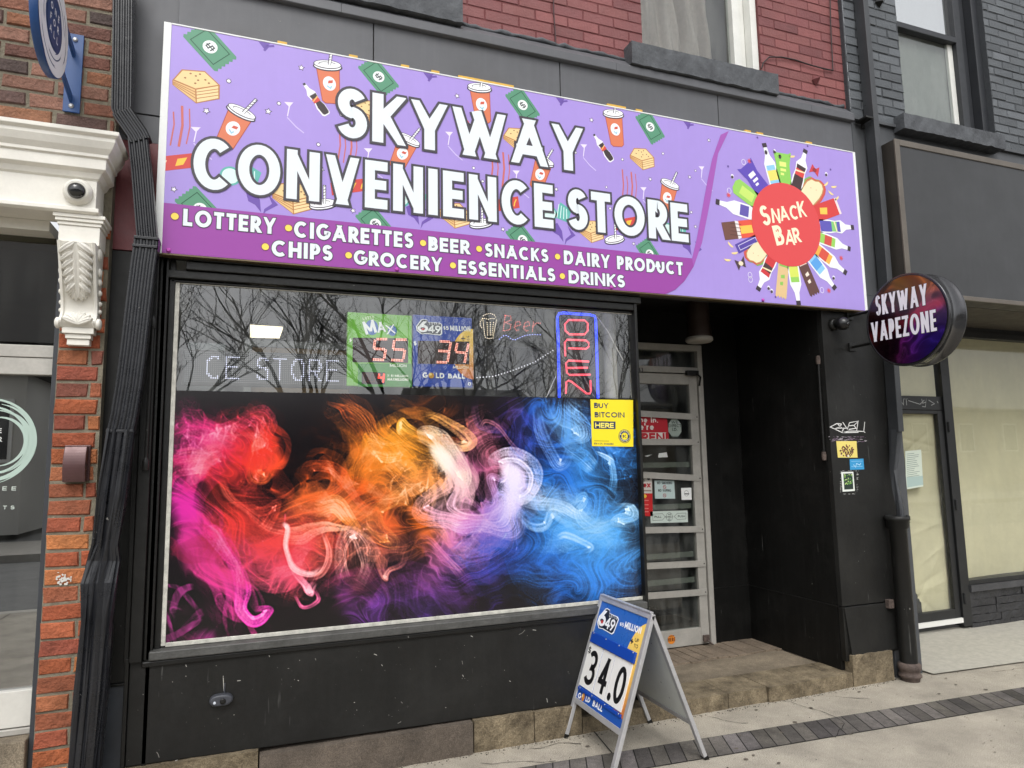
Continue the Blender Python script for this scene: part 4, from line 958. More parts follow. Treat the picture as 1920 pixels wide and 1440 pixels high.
def candy(px_, py_, k, r=0):
    u, v = item(px_, py_); tf = (u, v, k, r); c = (108, 80, 168)
    a.poly([(-.5, .3), (-.25, .42), (-.05, .1), (.0, -.35), (-.2, -.1), (-.42, .0)], c, 1, tf); a.poly([(.05, -.5), (.15, -.3), (.55, -.02), (.2, .35), (.35, .0), (.1, -.22)], c, 1, tf)
def chipbag(px_, py_, k, r=0):
    u, v = item(px_, py_); tf = (u, v, k, r)
    a.poly([(-.7, -.3), (.7, -.12), (.7, .38), (-.7, .2)], (206, 70, 64), 1, tf); a.poly([(-.1, -.1), (.15, -.05), (.3, .2), (.0, .15)], (244, 196, 70), 1.4, tf); a.line([(-.6, -.1), (-.4, .0), (-.35, .1)], .05, (250, 226, 190), 1.4, tf); a.line([(.45, -.05), (.5, .1), (.6, .25)], .05, (244, 196, 70), 1.4, tf)
def wheel(px_, py_, k, r=0):
    u, v = item(px_, py_); tf = (u, v, k, r); T = (96, 178, 170)
    a.disc(0, 0, .3, .3, T, 1, 24, tf=tf); a.disc(0, 0, .24, .24, (216, 240, 236), 1.4, 24, tf=tf); a.poly([(.2, -.1), (.75, -.2), (.85, .3), (.4, .5)], T, 1, tf)
    for q in range(4): a.line([(.35+.1*q, .42-.04*q), (.3+.13*q, -.1)], .03, (216, 240, 236), 1.4, tf)
KU = .172
cup(617, 150, KU, 6); cup(440, 235, KU*.98, -22); cup(902, 190, KU, 6); cup(757, 283, KU*.9, -22); cup(1153, 237, KU, 6); cup(1014, 322, KU*.9, -18); cup(1252, 366, KU*.95, -15)
for x, y, r in ((612, 410, 14), (908, 444, 14), (1158, 472, 14)): cup(x, y, KU*.95, r, True)
for x, y, k, r in ((394, 88, .21, 44), (710, 144, .19, 42), (980, 197, .19, 38), (1219, 238, .19, 34), (375, 392, .19, 44), (704, 420, .18, 42), (980, 450, .18, 40), (1218, 476, .17, 36)): ticket(x, y, k, r)
for x, y, k in ((368, 162, .20), (693, 212, .17), (971, 262, .17), (1204, 298, .165), (550, 372, .19), (852, 404, .17), (1108, 434, .16)): crack(x, y, k, 4)
for x, y in ((592, 187), (872, 228), (1131, 278)): cola(x, y, .15, 38)
for x, y, k in ((565, 127, .013), (387, 208, .014), (503, 209, .014), (857, 180, .012), (1109, 225, .012), (806, 258, .013), (662, 395, .012), (943, 430, .011), (1219, 336, .011), (1293, 332, .011), (1043, 355, .011), (1144, 391, .01), (1188, 457, .01), (1304, 425, .01), (326, 355, .012), (603, 318, .012), (1329, 263, .011), (1296, 398, .01)): star(x, y, k, x*7)
for x, y, k in ((429, 152, .009), (523, 194, .008), (640, 215, .008), (597, 271, .008), (702, 365, .007), (888, 315, .007), (1167, 299, .007), (1243, 288, .007), (1137, 351, .006), (1304, 320, .006), (1079, 286, .007), (905, 340, .007), (1181, 372, .006)): dot(x, y, k)
for x, y, k in ((332, 234, .19), (652, 275, .16), (938, 316, .19), (1180, 348, .17)): fries(x, y, k)
for x, y in ((366, 262), (541, 214), (690, 300), (1095, 290), (842, 268), (968, 340), (1207, 370), (1316, 330)): wisp(x, y, .13)
for x, y in ((490, 380), (786, 405), (1056, 438), (1296, 465)): candy(x, y, .15)
for x in (495, 803, 1048, 1282): 
    u, v = a.uv(x, 100); a.poly([(u-.03, STP-.002), (u+.03, STP-.002), (u+.0, STP-.04)], (108, 80, 168), 1); a.line([(u+.05, STP-.012), (u+.02, STP-.02), (u, STP-.05)], .012, (108, 80, 168), 1)
for x, y, k in ((334, 306, .15), (655, 352, .14), (945, 385, .14), (1176, 420, .13)): chipbag(x, y, k, 8)
for x, y in ((432, 330), (752, 372), (1030, 400), (1252, 432)): wheel(x, y, .17, -5)
a.build('printed_face', st)
# ---- lettering
b = Art(SP, .0033)
def sign_text(s_, xl, yt, yb_l, xr, yb_r, yt_r, t, gap, o):
    zb_ = (at(xl, yb_l)[2]+at(xr, yb_r)[2])/2; ztp = (at(xl, yt)[2]+at(xr, yt_r)[2])/2
    b.text(s_, (at(xl, yb_l)[0], zb_), (at(xr, yb_r)[0], zb_), ztp-zb_, t, WH, 1, (o, OUT) if o else None, gap)
sign_text('SKYWAY', 631, 165, 259, 1095, 321, 240, .215, .10, .0145)
sign_text('CONVENIENCE', 361, 256, 353, 1034, 428, 347, .205, .115, .0135)
sign_text('STORE', 1065, 355, 428, 1291, 456, 383, .21, .105, .0135)
for s_, xl, yt, yb, xr, yb2, yt2 in (('LOTTERY', 343, 391, 423, 517, 440, 410), ('CIGARETTES', 551, 413, 444, 773, 467, 438.5), ('BEER', 803, 444, 470, 880, 477.5, 451), ('SNACKS', 909, 456, 481, 1028, 492.5, 468), ('DAIRY PRODUCT', 1057, 470, 496, 1279, 516, 492),
    ('CHIPS', 509, 450, 480.5, 622, 489.5, 460.5), ('GROCERY', 663, 468, 495.5, 829, 510, 484), ('ESSENTIALS', 859, 488, 514, 1040, 528, 503), ('DRINKS', 1066, 508, 532, 1171, 539, 515.5)):
    sign_text(s_, xl, yt, yb, xr, yb2, yt2, .235, .13, .004)
for x, y in ((328, 406), (541, 428), (793, 456), (898, 467), (1045, 481.5), (497.5, 463), (653.5, 479), (849, 498), (1054, 518)):
    u, v = b.uv(x, y); b.disc(u, v, .021, .021, (120, 60, 90), 1, 16); b.disc(u, v, .0175, .0175, (250, 216, 92), 1.5, 18)
b.build('lettering', st)
# ---- snack bar emblem
e = Art(SP, .0008); e.clip = (fl, fr_, SB, STP); cu, cv = e.uv(1475, 421); RAD = (e.uv(1539, 425)-e.uv(1411, 417))[0]/2; RED = (218, 72, 74)
def radial(px_, py_, k, shapes, extra=0):
    u, v = e.uv(px_, py_); r = math.degrees(math.atan2(v-cv, u-cu))-90+extra
    for pts, c, l in shapes: e.poly(pts, c, l, (u, v, k, r))
def bottle(body, label, cap=(58, 46, 56), fill=None):
    sh = [([(-.06, .62), (.06, .62), (.08, .40), (.19, .18), (.2, -.6), (-.2, -.6), (-.19, .18), (-.08, .40)], (240, 242, 246), 1), ([(-.14, .12), (.14, .12), (.155, -.58), (-.155, -.58)], body, 1.4), ([(-.15, -.02), (.15, -.02), (.15, -.30), (-.15, -.30)], label, 1.8), ([(-.075, .62), (.075, .62), (.075, .74), (-.075, .74)], cap, 1.4)]
    return sh
def waisted(body, label):
    B = [(-.06, .6), (.06, .6), (.08, .4), (.2, .22), (.17, 0), (.2, -.2), (.2, -.6), (-.2, -.6), (-.2, -.2), (-.17, 0), (-.2, .22), (-.08, .4)]
    return [(B, (240, 240, 244), 1), ([(x*.8, y*.92-.02) for x, y in B if y < .35], body, 1.4), ([(-.15, .06), (.15, .06), (.15, -.14), (-.15, -.14)], label, 1.8), ([(-.15, .0), (.15, .06), (.15, .02), (-.15, -.05)], (246, 226, 180), 2.2), ([(-.075, .6), (.075, .6), (.075, .72), (-.075, .72)], (58, 46, 56), 1.4)]
def bag(c, c2, k=1):
    return [([(-.32, .5), (-.2, .44), (.2, .44), (.32, .5), (.24, .1), (.28, -.5), (-.28, -.5), (-.24, .1)], c, 1), ([(-.12, .18), (.12, .18), (.12, .04), (-.12, .04)], c2, 1.5), ([(-.1, -.02), (.1, -.02), (.1, -.1), (-.1, -.1)], c2, 1.5), ([(-.1, -.15), (.02, -.15), (.02, -.22), (-.1, -.22)], c2, 1.5)]
def barsn(c, c2):
    P = [(-.16, -.6), (.16, -.6), (.18, .5)]+[(.18-.36*q/8, .5+(.06 if q % 2 else 0)) for q in range(1, 8)]+[(-.18, .5)]
    return [(P, c, 1), ([(-.13, -.55), (.13, -.55), (.13, -.30), (-.13, -.30)], c2, 1.4), ([(-.06, -.1), (.06, -.06), (.05, .02), (-.07, .0)], c2, 1.4), ([(-.03, .1), (.07, .13), (.06, .21), (-.03, .2)], c2, 1.4)]
def sandwich():
    B = [(-.30, -.45), (-.33, .05), (-.26, .24), (-.12, .30), (-.02, .40), (.12, .42), (.24, .34), (.30, .20), (.33, -.02), (.30, -.45)]
    return [([(x*1.16+.03, y*1.08+.03) for x, y in B], (206, 84, 70), .8), ([(x*1.2-.02, y*1.1+.0) for x, y in B], (126, 178, 84), .4), (B, (190, 150, 96), 1), ([(x*.9, y*.93) for x, y in B], (242, 226, 186), 1.4), ([(.05, .1), (.09, .12), (.08, .08)], (190, 150, 96), 1.8), ([(-.12, .0), (-.08, .02), (-.09, -.02)], (190, 150, 96), 1.8)]
K = .262
radial(1446, 318, K, bottle((140, 200, 240), (236, 220, 110))); radial(1468, 315, K*.95, bag((140, 204, 88), (226, 240, 130))); radial(1500, 322, K, waisted((64, 44, 46), (214, 66, 62)))
radial(1414, 334, K*.95, bag((92, 70, 178), (238, 234, 246))); radial(1398, 362, K*.9, [([(-.26, -.5), (.26, -.5), (.26, .36), (.12, .46), (-.12, .46), (-.26, .36)], (150, 206, 92), 1), ([(-.14, -.3), (.14, -.3), (.14, .2), (-.14, .2)], (196, 226, 110), 1.4)])
radial(1524, 357, K*.95, sandwich()); radial(1549, 394, K, [([(-.24, -.6), (.24, -.6), (.24, .42), (-.24, .42)], (210, 60, 58), 1), ([(-.24, .42), (.24, .42), (.24, .5), (-.24, .5)], (240, 220, 220), 1), ([(-.12, -.2), (.05, -.26), (.12, -.02), (-.06, .06)], (246, 200, 80), 1.5)])
radial(1386, 392, K, bottle((238, 240, 246), (96, 84, 168))); radial(1382, 431, K*.9, [([(-.26, .02), (.26, .02), (.26, .5), (-.26, .5)], (112, 72, 62), 1), ([(-.28, .02), (.28, .02), (.24, -.1), (-.24, -.1)], (232, 226, 226), 1), ([(-.26, -.1), (.26, -.1), (.26, -.6), (-.26, -.6)], (226, 84, 62), 1), ([(-.13, -.12), (.1, -.12), (.1, -.55), (-.13, -.55)], (246, 196, 80), 1.4)])
for q in range(4): 
    u, v = e.uv(1378, 420+q*7); e.line([(u-.04, v), (u+.05, v+.002)], .004, (84, 52, 46), 2)
radial(1402, 457, K*.8, [([(-.16, -.5), (.16, -.5), (.16, .5), (-.16, .5)], (84, 66, 160), 1), ([(-.09, -.4), (.09, -.4), (.09, .4), (-.09, .4)], (220, 214, 240), 1.4), ([(-.07, -.38), (.07, -.38), (.07, .38), (-.07, .38)], (84, 66, 160), 1.8)])
radial(1418, 475, K*.8, sandwich()); radial(1438, 505, K*.95, waisted((206, 54, 58), (70, 48, 50))); radial(1467, 521, K*1.02, barsn((222, 190, 138), (140, 196, 90))); radial(1490, 521, K, bottle((150, 206, 92), (214, 226, 96))); radial(1514, 517, K*1.02, barsn((96, 62, 58), (238, 224, 210)))
radial(1537, 503, K, bottle((140, 200, 240), (90, 160, 226))); radial(1552, 484, K, bottle((240, 176, 72), (214, 80, 62))); radial(1560, 454, K*.9, bottle((150, 206, 92), (206, 74, 66))); radial(1566, 425, K*.95, waisted((92, 84, 178), (130, 200, 120)))
for x, y, r in ((1389, 494, 20), (1527, 319, 160)):
    u, v = e.uv(x, y); c = (74, 54, 60) if x < 1400 else (206, 62, 70); e.poly([(-.35, .3), (.0, .08), (.35, .35), (.25, -.3), (-.05, -.1), (-.3, -.35)], c, 1, (u, v, .12, r)); e.disc(u, v, .02, .016, (236, 220, 190) if x < 1400 else (150, 40, 50), 1.5, 12)
for x, y in ((1373, 331), (1436, 286), (1452, 284), (1462, 294), (1549, 327), (1447, 546), (1563, 521), (1441, 540)): u, v = e.uv(x, y); e.disc(u, v, .013, .017, (240, 238, 246), 1, 12); e.disc(u-.001, v-.004, .011, .011, (70, 54, 66), 1.4, 12)
for x, y, r in ((1485, 292, 10), (1548, 344, 40), (1563, 349, 10), (1558, 361, -30), (1568, 371, 40), (1377, 473, 10), (1364, 486, 0), (1370, 458, -40)): u, v = e.uv(x, y); e.poly([(.9*math.cos(q), .5*math.sin(q)) for q in np.linspace(math.pi, 2*math.pi, 9)], (246, 220, 150), 1, (u, v, .03, r))
for x, y in ((1394, 304), (1367, 358), (1406, 516), (1407, 524), (1541, 544)): u, v = e.uv(x, y); e.line(arc(u, v, .016, .02, 0, 360, 20), .004, (230, 224, 246), 1)
for x, y in ((1405, 302), (1366, 366), (1577, 484), (1554, 545)):
    u, v = e.uv(x, y)
    for q in range(4): e.line([(u-.018*math.cos(q*.785), v-.018*math.sin(q*.785)), (u+.018*math.cos(q*.785), v+.018*math.sin(q*.785))], .005, (222, 84, 90), 1+q*.12)
for x, y in ((1365, 312), (1434, 273), (1557, 318), (1514, 274), (1420, 258), (1454, 557), (1430, 565)): u, v = e.uv(x, y); e.disc(u, v, .008, .008, (96, 72, 150), 1, 10)
e.disc(cu, cv, RAD, RAD*1.0, RED, 3, 64)
CRM = (250, 238, 206)
def hand(word, spots, h, t):
    for ch, (px_, py_), kh, sl in zip(word, spots, h, (6, -4, 5, -3, 4)):
        u, v = e.uv(px_, py_); W, sts = glyph_polys(ch, t, .86)
        for k, s_ in enumerate(sts):
            for q in s_:
                r = R8(8+sl); P = [(u+kh*(p[0]*math.cos(r)-p[1]*math.sin(r)), v+kh*(p[0]*math.sin(r)+p[1]*math.cos(r))) for p in q]; e.poly(P, CRM, 4+.15*k)
hand('SNACK', ((1431, 424), (1448, 418), (1464.5, 415), (1482, 411.5), (1499, 408)), (.142, .104, .104, .104, .116), .18)
hand('BAR', ((1456, 461), (1473, 459), (1490, 456)), (.142, .108, .108), .18)
e.build('snack_emblem', st)
# ---- yellow fixing clips poking out above the sign, screw heads along its foot
YEL = mat('yellow_clip', (212, 168, 66), .5, var=.12)
for xa, xb_ in ((407, 500), (520, 538), (655, 671), (753, 768), (810, 825), (861, 965), (1141, 1176), (1195, 1207), (1400, 1411), (1422, 1434), (1515, 1526)):
    m_ = MB(); ua, ub = at(xa, 150+(xa-830)*.185)[0], at(xb_, 150+(xb_-830)*.185)[0]
    m_.box(ua, ub, .012, .03, STP-.02, STP+.009+(.022 if xb_-xa < 60 or xa > 800 else .008), YEL); m_.build('clip', st)
for x, y in ((316, 467), (744, 508), (1146, 543), (1430, 563)): q = at(x, y); m_ = MB(); m_.lathe([(.011, 0), (.011, .005), (.006, .009)], (q[0], -.002, SB+.014), (0, -1, 0), mat('magenta_cap', (186, 70, 176), .35), 12); m_.build('screw_cap', st)

# ================================================================ printed smoke picture
SOFT=.8
def make_smoke(W,H,topx):
    """density-splatted smoke; control points in photo px, topx maps px arrays -> grid coords"""
    rng=np.random.default_rng(7)
    def field(n,beta,lo):
        k=np.fft.fftfreq(n)*n; kx,ky=np.meshgrid(k,k); kk=np.hypot(kx,ky); kk[0,0]=1
        a=np.where(kk<lo,0,kk**-beta)*np.exp(-(kk/20)**2); s=np.fft.ifft2(np.fft.fft2(rng.standard_normal((n,n)))*a).real
        gy,gx=np.gradient(s); v=np.stack([gy,-gx]); return (v/np.sqrt((v**2).mean())).astype(np.float32)
    N=1024
    fields=[field(N,2.4,3) for _ in range(3)]
    def samp(f,x,y):
        xi=(x*2).astype(np.int32)%N; yi=(y*2).astype(np.int32)%N; return f[:,yi,xi]
    den=np.zeros((4,H*W)); dsoft=np.zeros((4,H*W))
    def plume(pts,w,c0,c1=None,n=120000,amp=1.0,strands=0,mass=1.0,steps=6,fs=0.55,fi=0,soft=0.0,taper=True,off=0.0,lin=0.0):
        pts=np.array(pts,float); c0=np.array(c0,float); c1=c0 if c1 is None else np.array(c1,float)
        # catmull-rom
        P=np.vstack([2*pts[0]-pts[1],pts,2*pts[-1]-pts[-2]]); m=len(pts)-1
        s=rng.random(n)
        if strands:
            k=rng.integers(0,strands,n); r=(rng.random(strands)*2-1)[k]+rng.normal(0,.004,n); 
            keep=rng.random(strands)**2; s=np.clip(s,0,.99999)
            wt=(0.15+keep)[k]; c_=rng.random(n)<.5; r=np.where(c_,np.sin(rng.uniform(-1.5,1.5,n)),r); wt=np.where(c_,.8,wt)*(1.15-.75*r**4)
        else:
            r=np.clip(rng.normal(0,.5,n),-1.6,1.6) if soft else rng.random(n)*2-1; wt=np.ones(n)
        t=s*m; i=np.minimum(t.astype(int),m-1); t=(t-i)[:,None]
        p0,p1,p2,p3=P[i],P[i+1],P[i+2],P[i+3]
        Q=.5*(2*p1+(p2-p0)*t+(2*p0-5*p1+4*p2-p3)*t**2+(3*p1-p0-3*p2+p3)*t**3)
        d=.5*((p2-p0)+2*(2*p0-5*p1+4*p2-p3)*t+3*(3*p1-p0-3*p2+p3)*t**2)
        d/=np.linalg.norm(d,axis=1,keepdims=True)+1e-6
        w=np.array(w,float) if np.ndim(w) else np.array([w,w],float)
        ww=np.interp(s,np.linspace(0,1,len(w)),w)
        x=Q[:,0]-d[:,1]*r*ww; y=Q[:,1]+d[:,0]*r*ww
        f=fields[fi]
        for q in range(steps):
            v=samp(f,x*fs+q*3.1+off,y*fs+q*2.3+off*1.7); x=x+v[0]*amp*6/steps; y=y+v[1]*amp*6/steps
        if soft: x=x+rng.normal(0,soft,n); y=y+rng.normal(0,soft,n)
        if taper: wt=wt*np.clip(np.minimum(s,1-s)*3.5,0,1)**1.3
        gx,gy=topx(x,y)
        col=c0+(c1-c0)*s[:,None]
        ok=(gx>=0)&(gx<W-1.001)&(gy>=0)&(gy<H-1.001); gx=gx[ok];gy=gy[ok];col=col[ok];wt=wt[ok]*mass*1e5/n
        xi=gx.astype(int);yi=gy.astype(int);fx=gx-xi;fy=gy-yi; den_=dsoft if soft>5 else den
        for ox,oy,b in ((0,0,(1-fx)*(1-fy)),(1,0,fx*(1-fy)),(0,1,(1-fx)*fy),(1,1,fx*fy)):
            ix=(yi+oy)*W+xi+ox; b=b*wt
            den_[3]+=np.bincount(ix,b,H*W)
            for ch in range(3): den_[ch]+=np.bincount(ix,b*col[:,ch],H*W)
    R=(225,52,42);MG=(225,45,165);PK=(220,70,110);OR=(240,110,35);GO=(240,165,50);CR=(255,232,205);WP=(255,215,215)
    LI=(205,150,215);WL=(240,228,250);BW=(170,215,250);LB=(70,160,240);BL=(35,105,215);DB=(30,50,150);PU=(125,60,175);BR=(120,45,20)
    S=dict(soft=9,amp=5,fs=.45)
    def sheets(pts,w,c0,c1=None,k=5,mass=.5,amp=4.0,fs=.34,n=110000):
        for q in range(k):
            sc=rng.uniform(.35,1.15); mass_=mass*.30; o=rng.normal(0,7,2)
            p=[(x+o[0],y+o[1]) for x,y in pts]; cc=np.clip(np.array(c0,float)*rng.uniform(.85,1.12),0,255)
            plume(p,np.array(w)*sc,cc,c1,n=n,amp=amp*rng.uniform(.7,1.3),fs=fs*rng.uniform(.8,1.5),fi=q%3,steps=7,mass=mass_*rng.uniform(.5,1.6),off=rng.uniform(0,400),strands=0)
            if q%2==0: plume(p,np.array(w)*sc*.8,cc,c1,n=n//2,amp=amp*1.2,fs=fs*1.2,fi=(q+1)%3,steps=7,mass=mass_*1.1,off=rng.uniform(0,400),strands=40)
            if q%3==0: plume(p,np.array(w)*sc*rng.uniform(.5,1.1),np.clip(cc*1.15+18,0,255),c1,n=n//2,amp=amp*1.1,fs=fs*1.1,fi=q%3,steps=7,mass=mass*.16,off=rng.uniform(0,400),strands=11)
    # ---- broad soft masses
    plume([(330,870),(350,830),(400,850),(440,830)],[30,50,45],MG,R,mass=1.21,**S)
    plume([(390,900),(430,850),(470,815),(500,850)],[46,46,38,20],R,mass=1.98,**S)
    plume([(370,930),(390,990),(440,1050),(480,1110)],[24,28,40,22],MG,PK,mass=1.43,**S)
    plume([(410,900),(460,970),(540,1020),(640,1040)],[30,60,60,40],R,(215,60,70),mass=2.53,**S)
    plume([(470,1050),(540,1070),(600,1040)],[40,45,30],PK,(225,60,80),mass=1.10,**S)
    plume([(540,960),(610,960),(680,990),(740,980)],[30,40,40,40],OR,(235,90,50),mass=1.54,**S)
    plume([(640,930),(690,860),(730,825),(790,840)],[30,44,40,30],OR,GO,mass=1.98,**S)
    plume([(730,930),(780,960),(800,920)],[44,40,30],OR,mass=1.10,**S)
    plume([(660,1010),(720,1040),(700,990),(760,1010)],[30,38,30,30],(200,70,60),OR,mass=0.94,**S)
    plume([(750,770),(810,765),(880,780)],[25,25,20],(150,70,25),mass=0.39,**S)
    plume([(610,905),(660,925),(720,940)],[18,24,20],(190,50,35),mass=0.44,**S)
    plume([(905,780),(910,850),(900,900),(930,900)],[12,20,24,20],(185,75,85),(190,90,170),mass=0.61,**S)
    plume([(820,930),(830,1000),(870,1020),(920,990)],[26,40,34,30],(225,110,140),(180,90,200),mass=1.43,**S)
    plume([(800,1010),(840,1060),(880,1100)],[20,24,14],(170,70,130),PU,mass=0.33,**S)
    plume([(880,1000),(950,1060),(1010,1040),(1080,1060)],[30,50,60,60],DB,BL,mass=1.43,**S)
    plume([(760,1130),(850,1140),(960,1130),(1060,1110)],[20,26,34,34],PU,DB,mass=1.10,**S)
    plume([(600,1160),(680,1120),(760,1140),(820,1165)],[20,26,24,20],(150,55,150),(85,55,190),mass=0.66,**S)
    plume([(320,1170),(345,1140),(352,1195)],[12,14,14],(140,45,110),mass=0.25,**S)
    plume([(1040,760),(1070,800),(1110,860),(1170,880)],[40,40,50,40],BL,LB,mass=1.54,**S)
    plume([(960,860),(1020,880),(1080,900),(1180,900)],[20,40,50,60],DB,BL,mass=1.21,**S)
    plume([(1000,950),(1070,980),(1130,1000),(1200,960)],[26,44,60,60],LB,mass=2.42,**S)
    plume([(1060,1040),(1120,1050),(1170,1010),(1200,1090)],[50,56,50,40],BL,LB,mass=1.98,**S)
    plume([(980,1100),(1050,1110),(1130,1110),(1200,1120)],[30,30,34,30],DB,BL,mass=0.88,**S)
    plume([(900,760),(960,790),(990,830)],[25,40,40],(70,30,90),(50,50,150),mass=0.50,**S)
    plume([(480,1010),(440,1000),(360,1010)],[20,22,14],(110,25,50),mass=0.22,**S)
    plume([(570,780),(600,800),(560,840)],[8,10,8],BR,mass=0.07,**S)
    plume([(960,800),(1040,830),(1120,800),(1200,780)],[40,60,60,50],DB,BL,mass=1.32,**S)
    plume([(930,930),(1000,1000),(1080,1060),(1200,1040)],[40,70,80,70],(25,70,190),(50,140,235),mass=3.30,**S)
    plume([(1080,900),(1140,930),(1200,900)],[60,70,60],BL,LB,mass=1.87,**S)
    plume([(405,850),(455,820),(490,815)],[40,36,24],R,mass=1.98,**S)
    plume([(470,800),(500,850),(500,890)],[16,16,12],(245,75,40),mass=0.61,**S)
    plume([(330,900),(350,940),(375,950)],[28,28,20],MG,mass=0.88,**S)
    plume([(880,1040),(930,1020),(960,980)],[30,40,40],(60,45,150),(45,60,190),mass=0.88,**S)
    # ---- folded translucent sheets
    sheets([(325,860),(350,815),(390,840),(430,830),(470,800),(505,840)],[26,44,48,40,24,14],MG,R,8,.75)
    sheets([(330,960),(335,900),(370,860),(420,860)],[20,40,44,40],MG,R,6,.5)
    sheets([(470,795),(500,830),(505,880),(490,900)],[18,20,18,10],R,(245,90,50),4,.45)
    sheets([(360,940),(390,1000),(430,1070),(455,1130),(475,1165)],[20,26,30,22,12],MG,(225,60,140),6,.6)
    sheets([(400,890),(440,960),(510,1010),(600,1040),(650,1030)],[26,50,56,46,26],R,(230,80,70),9,.8)
    sheets([(440,1040),(500,1070),(560,1050),(620,1060)],[26,36,34,16],PK,(235,90,110),5,.45)
    sheets([(520,980),(590,955),(650,960),(700,1000)],[16,34,40,22],(240,95,50),(245,150,80),7,.6)
    sheets([(640,1090),(660,1030),(690,1000),(720,1050),(730,1090)],[14,26,34,24,8],(250,150,130),(235,120,90),5,.4)
    sheets([(575,900),(620,885),(660,925),(730,950)],[14,24,26,20],(220,75,35),OR,5,.45)
    sheets([(640,930),(685,870),(720,825),(770,840),(800,880)],[20,44,44,36,20],OR,GO,8,.75)
    sheets([(690,960),(740,920),(790,900),(810,950)],[22,40,40,26],OR,(250,180,110),7,.55)
    sheets([(625,740),(670,775),(700,830)],[8,18,20],(190,80,35),OR,3,.18)
    sheets([(760,800),(800,785),(850,810),(880,790)],[14,26,26,14],(190,110,40),(170,80,50),4,.3)
    sheets([(905,770),(915,830),(905,890),(880,930)],[12,22,24,18],(215,110,115),(215,130,180),5,.4)
    sheets([(800,840),(825,850),(860,885),(865,920),(840,980),(860,1015)],[12,20,22,22,26,18],CR,(235,160,190),6,.6,1.8)
    sheets([(820,960),(850,1010),(900,1010),(940,960)],[20,36,36,26],(230,130,160),(205,150,230),7,.55)
    sheets([(935,870),(965,880),(965,930),(940,980),(900,1005)],[14,24,30,30,20],WL,(215,170,235),6,.55,1.8)
    sheets([(960,935),(1010,950),(1070,965),(1130,980),(1200,950)],[12,24,28,30,26],(200,220,250),(110,190,250),7,.5)
    sheets([(1020,750),(1060,790),(1100,840),(1140,890)],[26,40,36,26],BW,LB,7,.45)
    sheets([(1130,760),(1120,830),(1160,890),(1195,930)],[20,36,40,24],BL,LB,6,.4)
    sheets([(980,830),(1030,870),(1090,880),(1160,900)],[26,50,54,40],BL,LB,8,.55)
    sheets([(990,960),(1050,1010),(1120,1010),(1200,990)],[30,60,64,46],LB,(110,190,250),11,.75)
    sheets([(940,1030),(1010,1060),(1090,1060),(1190,1060)],[34,56,60,50],BL,LB,10,.7)
    sheets([(1110,770),(1140,830),(1185,850),(1200,910)],[30,44,44,30],BL,LB,7,.5)
    sheets([(1150,1110),(1180,1050),(1200,980)],[36,44,40],BL,(110,190,250),6,.5)
    sheets([(330,1130),(400,1150),(460,1185)],[14,20,12],(120,30,80),None,3,.14)
    sheets([(700,1060),(760,1090),(830,1100),(900,1150)],[16,26,26,20],(160,60,120),(80,60,190),5,.26)
    sheets([(940,760),(980,800),(985,850),(1020,900)],[16,28,28,20],(90,60,170),BL,5,.3)
    sheets([(990,1110),(1060,1100),(1130,1110),(1195,1090)],[20,34,36,30],BL,LB,6,.4)
    sheets([(860,1060),(920,1070),(970,1020)],[26,44,40],(70,50,170),BL,6,.45)
    sheets([(650,1150),(720,1120),(790,1140),(870,1120)],[16,30,30,26],(150,60,150),(90,60,190),6,.32)
    sheets([(560,1120),(610,1090),(680,1090),(760,1070)],[10,22,24,16],(190,60,110),(150,60,120),4,.2)
    sheets([(318,1190),(340,1150),(360,1140)],[10,16,12],(140,45,110),None,3,.2)
    sheets([(780,1000),(830,1040),(880,1090),(900,1130)],[16,28,26,16],(190,90,130),PU,5,.25)
    sheets([(590,880),(640,840),(690,800)],[10,20,16],(150,50,25),(190,80,30),3,.15)
    sheets([(320,1020),(380,1010),(430,1040)],[14,22,14],(120,28,52),None,3,.15)
    # ---- sheets and filaments
    def fil(pts,w,c0,c1=None,**k):
        a=dict(n=70000,strands=26,mass=.55,amp=1.4,fs=.5,steps=7); a.update(k); a['mass']*=.6; plume(pts,w,c0,c1,**a)
    fil([(345,900),(335,830),(360,790),(420,800),(470,782),(505,810),(515,870),(500,905),(480,895)],[18,24,22,20,18,16,14,10],MG,(245,80,50),strands=60,mass=1.6,amp=3)
    fil([(475,800),(492,840),(485,885),(505,900),(517,880)],[12,14,8],(250,110,50),mass=.5)
    fil([(330,940),(340,880),(380,840),(430,850)],[16,22,22],MG,R,strands=50,mass=1.0,amp=4)
    fil([(365,940),(380,980),(410,1030),(450,1110),(458,1150),(475,1172),(500,1168),(505,1152),(480,1152)],[14,14,14,10,9,8,6],(240,60,180),strands=30,mass=1.9)
    fil([(380,960),(425,1060),(452,1120)],[3,10,6],(215,60,130),strands=12,mass=.35)
    fil([(420,890),(450,950),(520,1000),(560,1010)],[4,10,14],(250,110,90),strands=14,mass=.45)
    fil([(455,930),(480,960),(520,955),(500,985),(470,1000)],[8,10,10],(235,80,60),strands=14,mass=.4)
    fil([(527,985),(538,995),(530,1030),(545,1062),(580,1072),(605,1053)],[4,5,5,6,4],(255,225,225),strands=10,mass=.75,amp=.7)
    fil([(540,1062),(575,1090),(580,1106),(592,1080)],[5,8,5],(250,150,175),strands=14,mass=.5)
    fil([(545,1105),(555,1128),(590,1120),(590,1095)],[3,3,3],(220,90,140),strands=5,mass=.2)
    fil([(510,1010),(560,1010),(620,985),(680,992)],[16,14,8,3],(250,130,100),(255,215,180),strands=26,mass=.9,amp=1)
    fil([(590,965),(630,948),(660,960),(690,990)],[16,14,8],(245,150,60),strands=30,mass=1)
    fil([(640,1080),(640,1040),(675,1000),(690,1010),(690,1070),(660,1095)],[10,12,16,14,10],(255,190,180),strands=20,mass=1.1,amp=1.5)
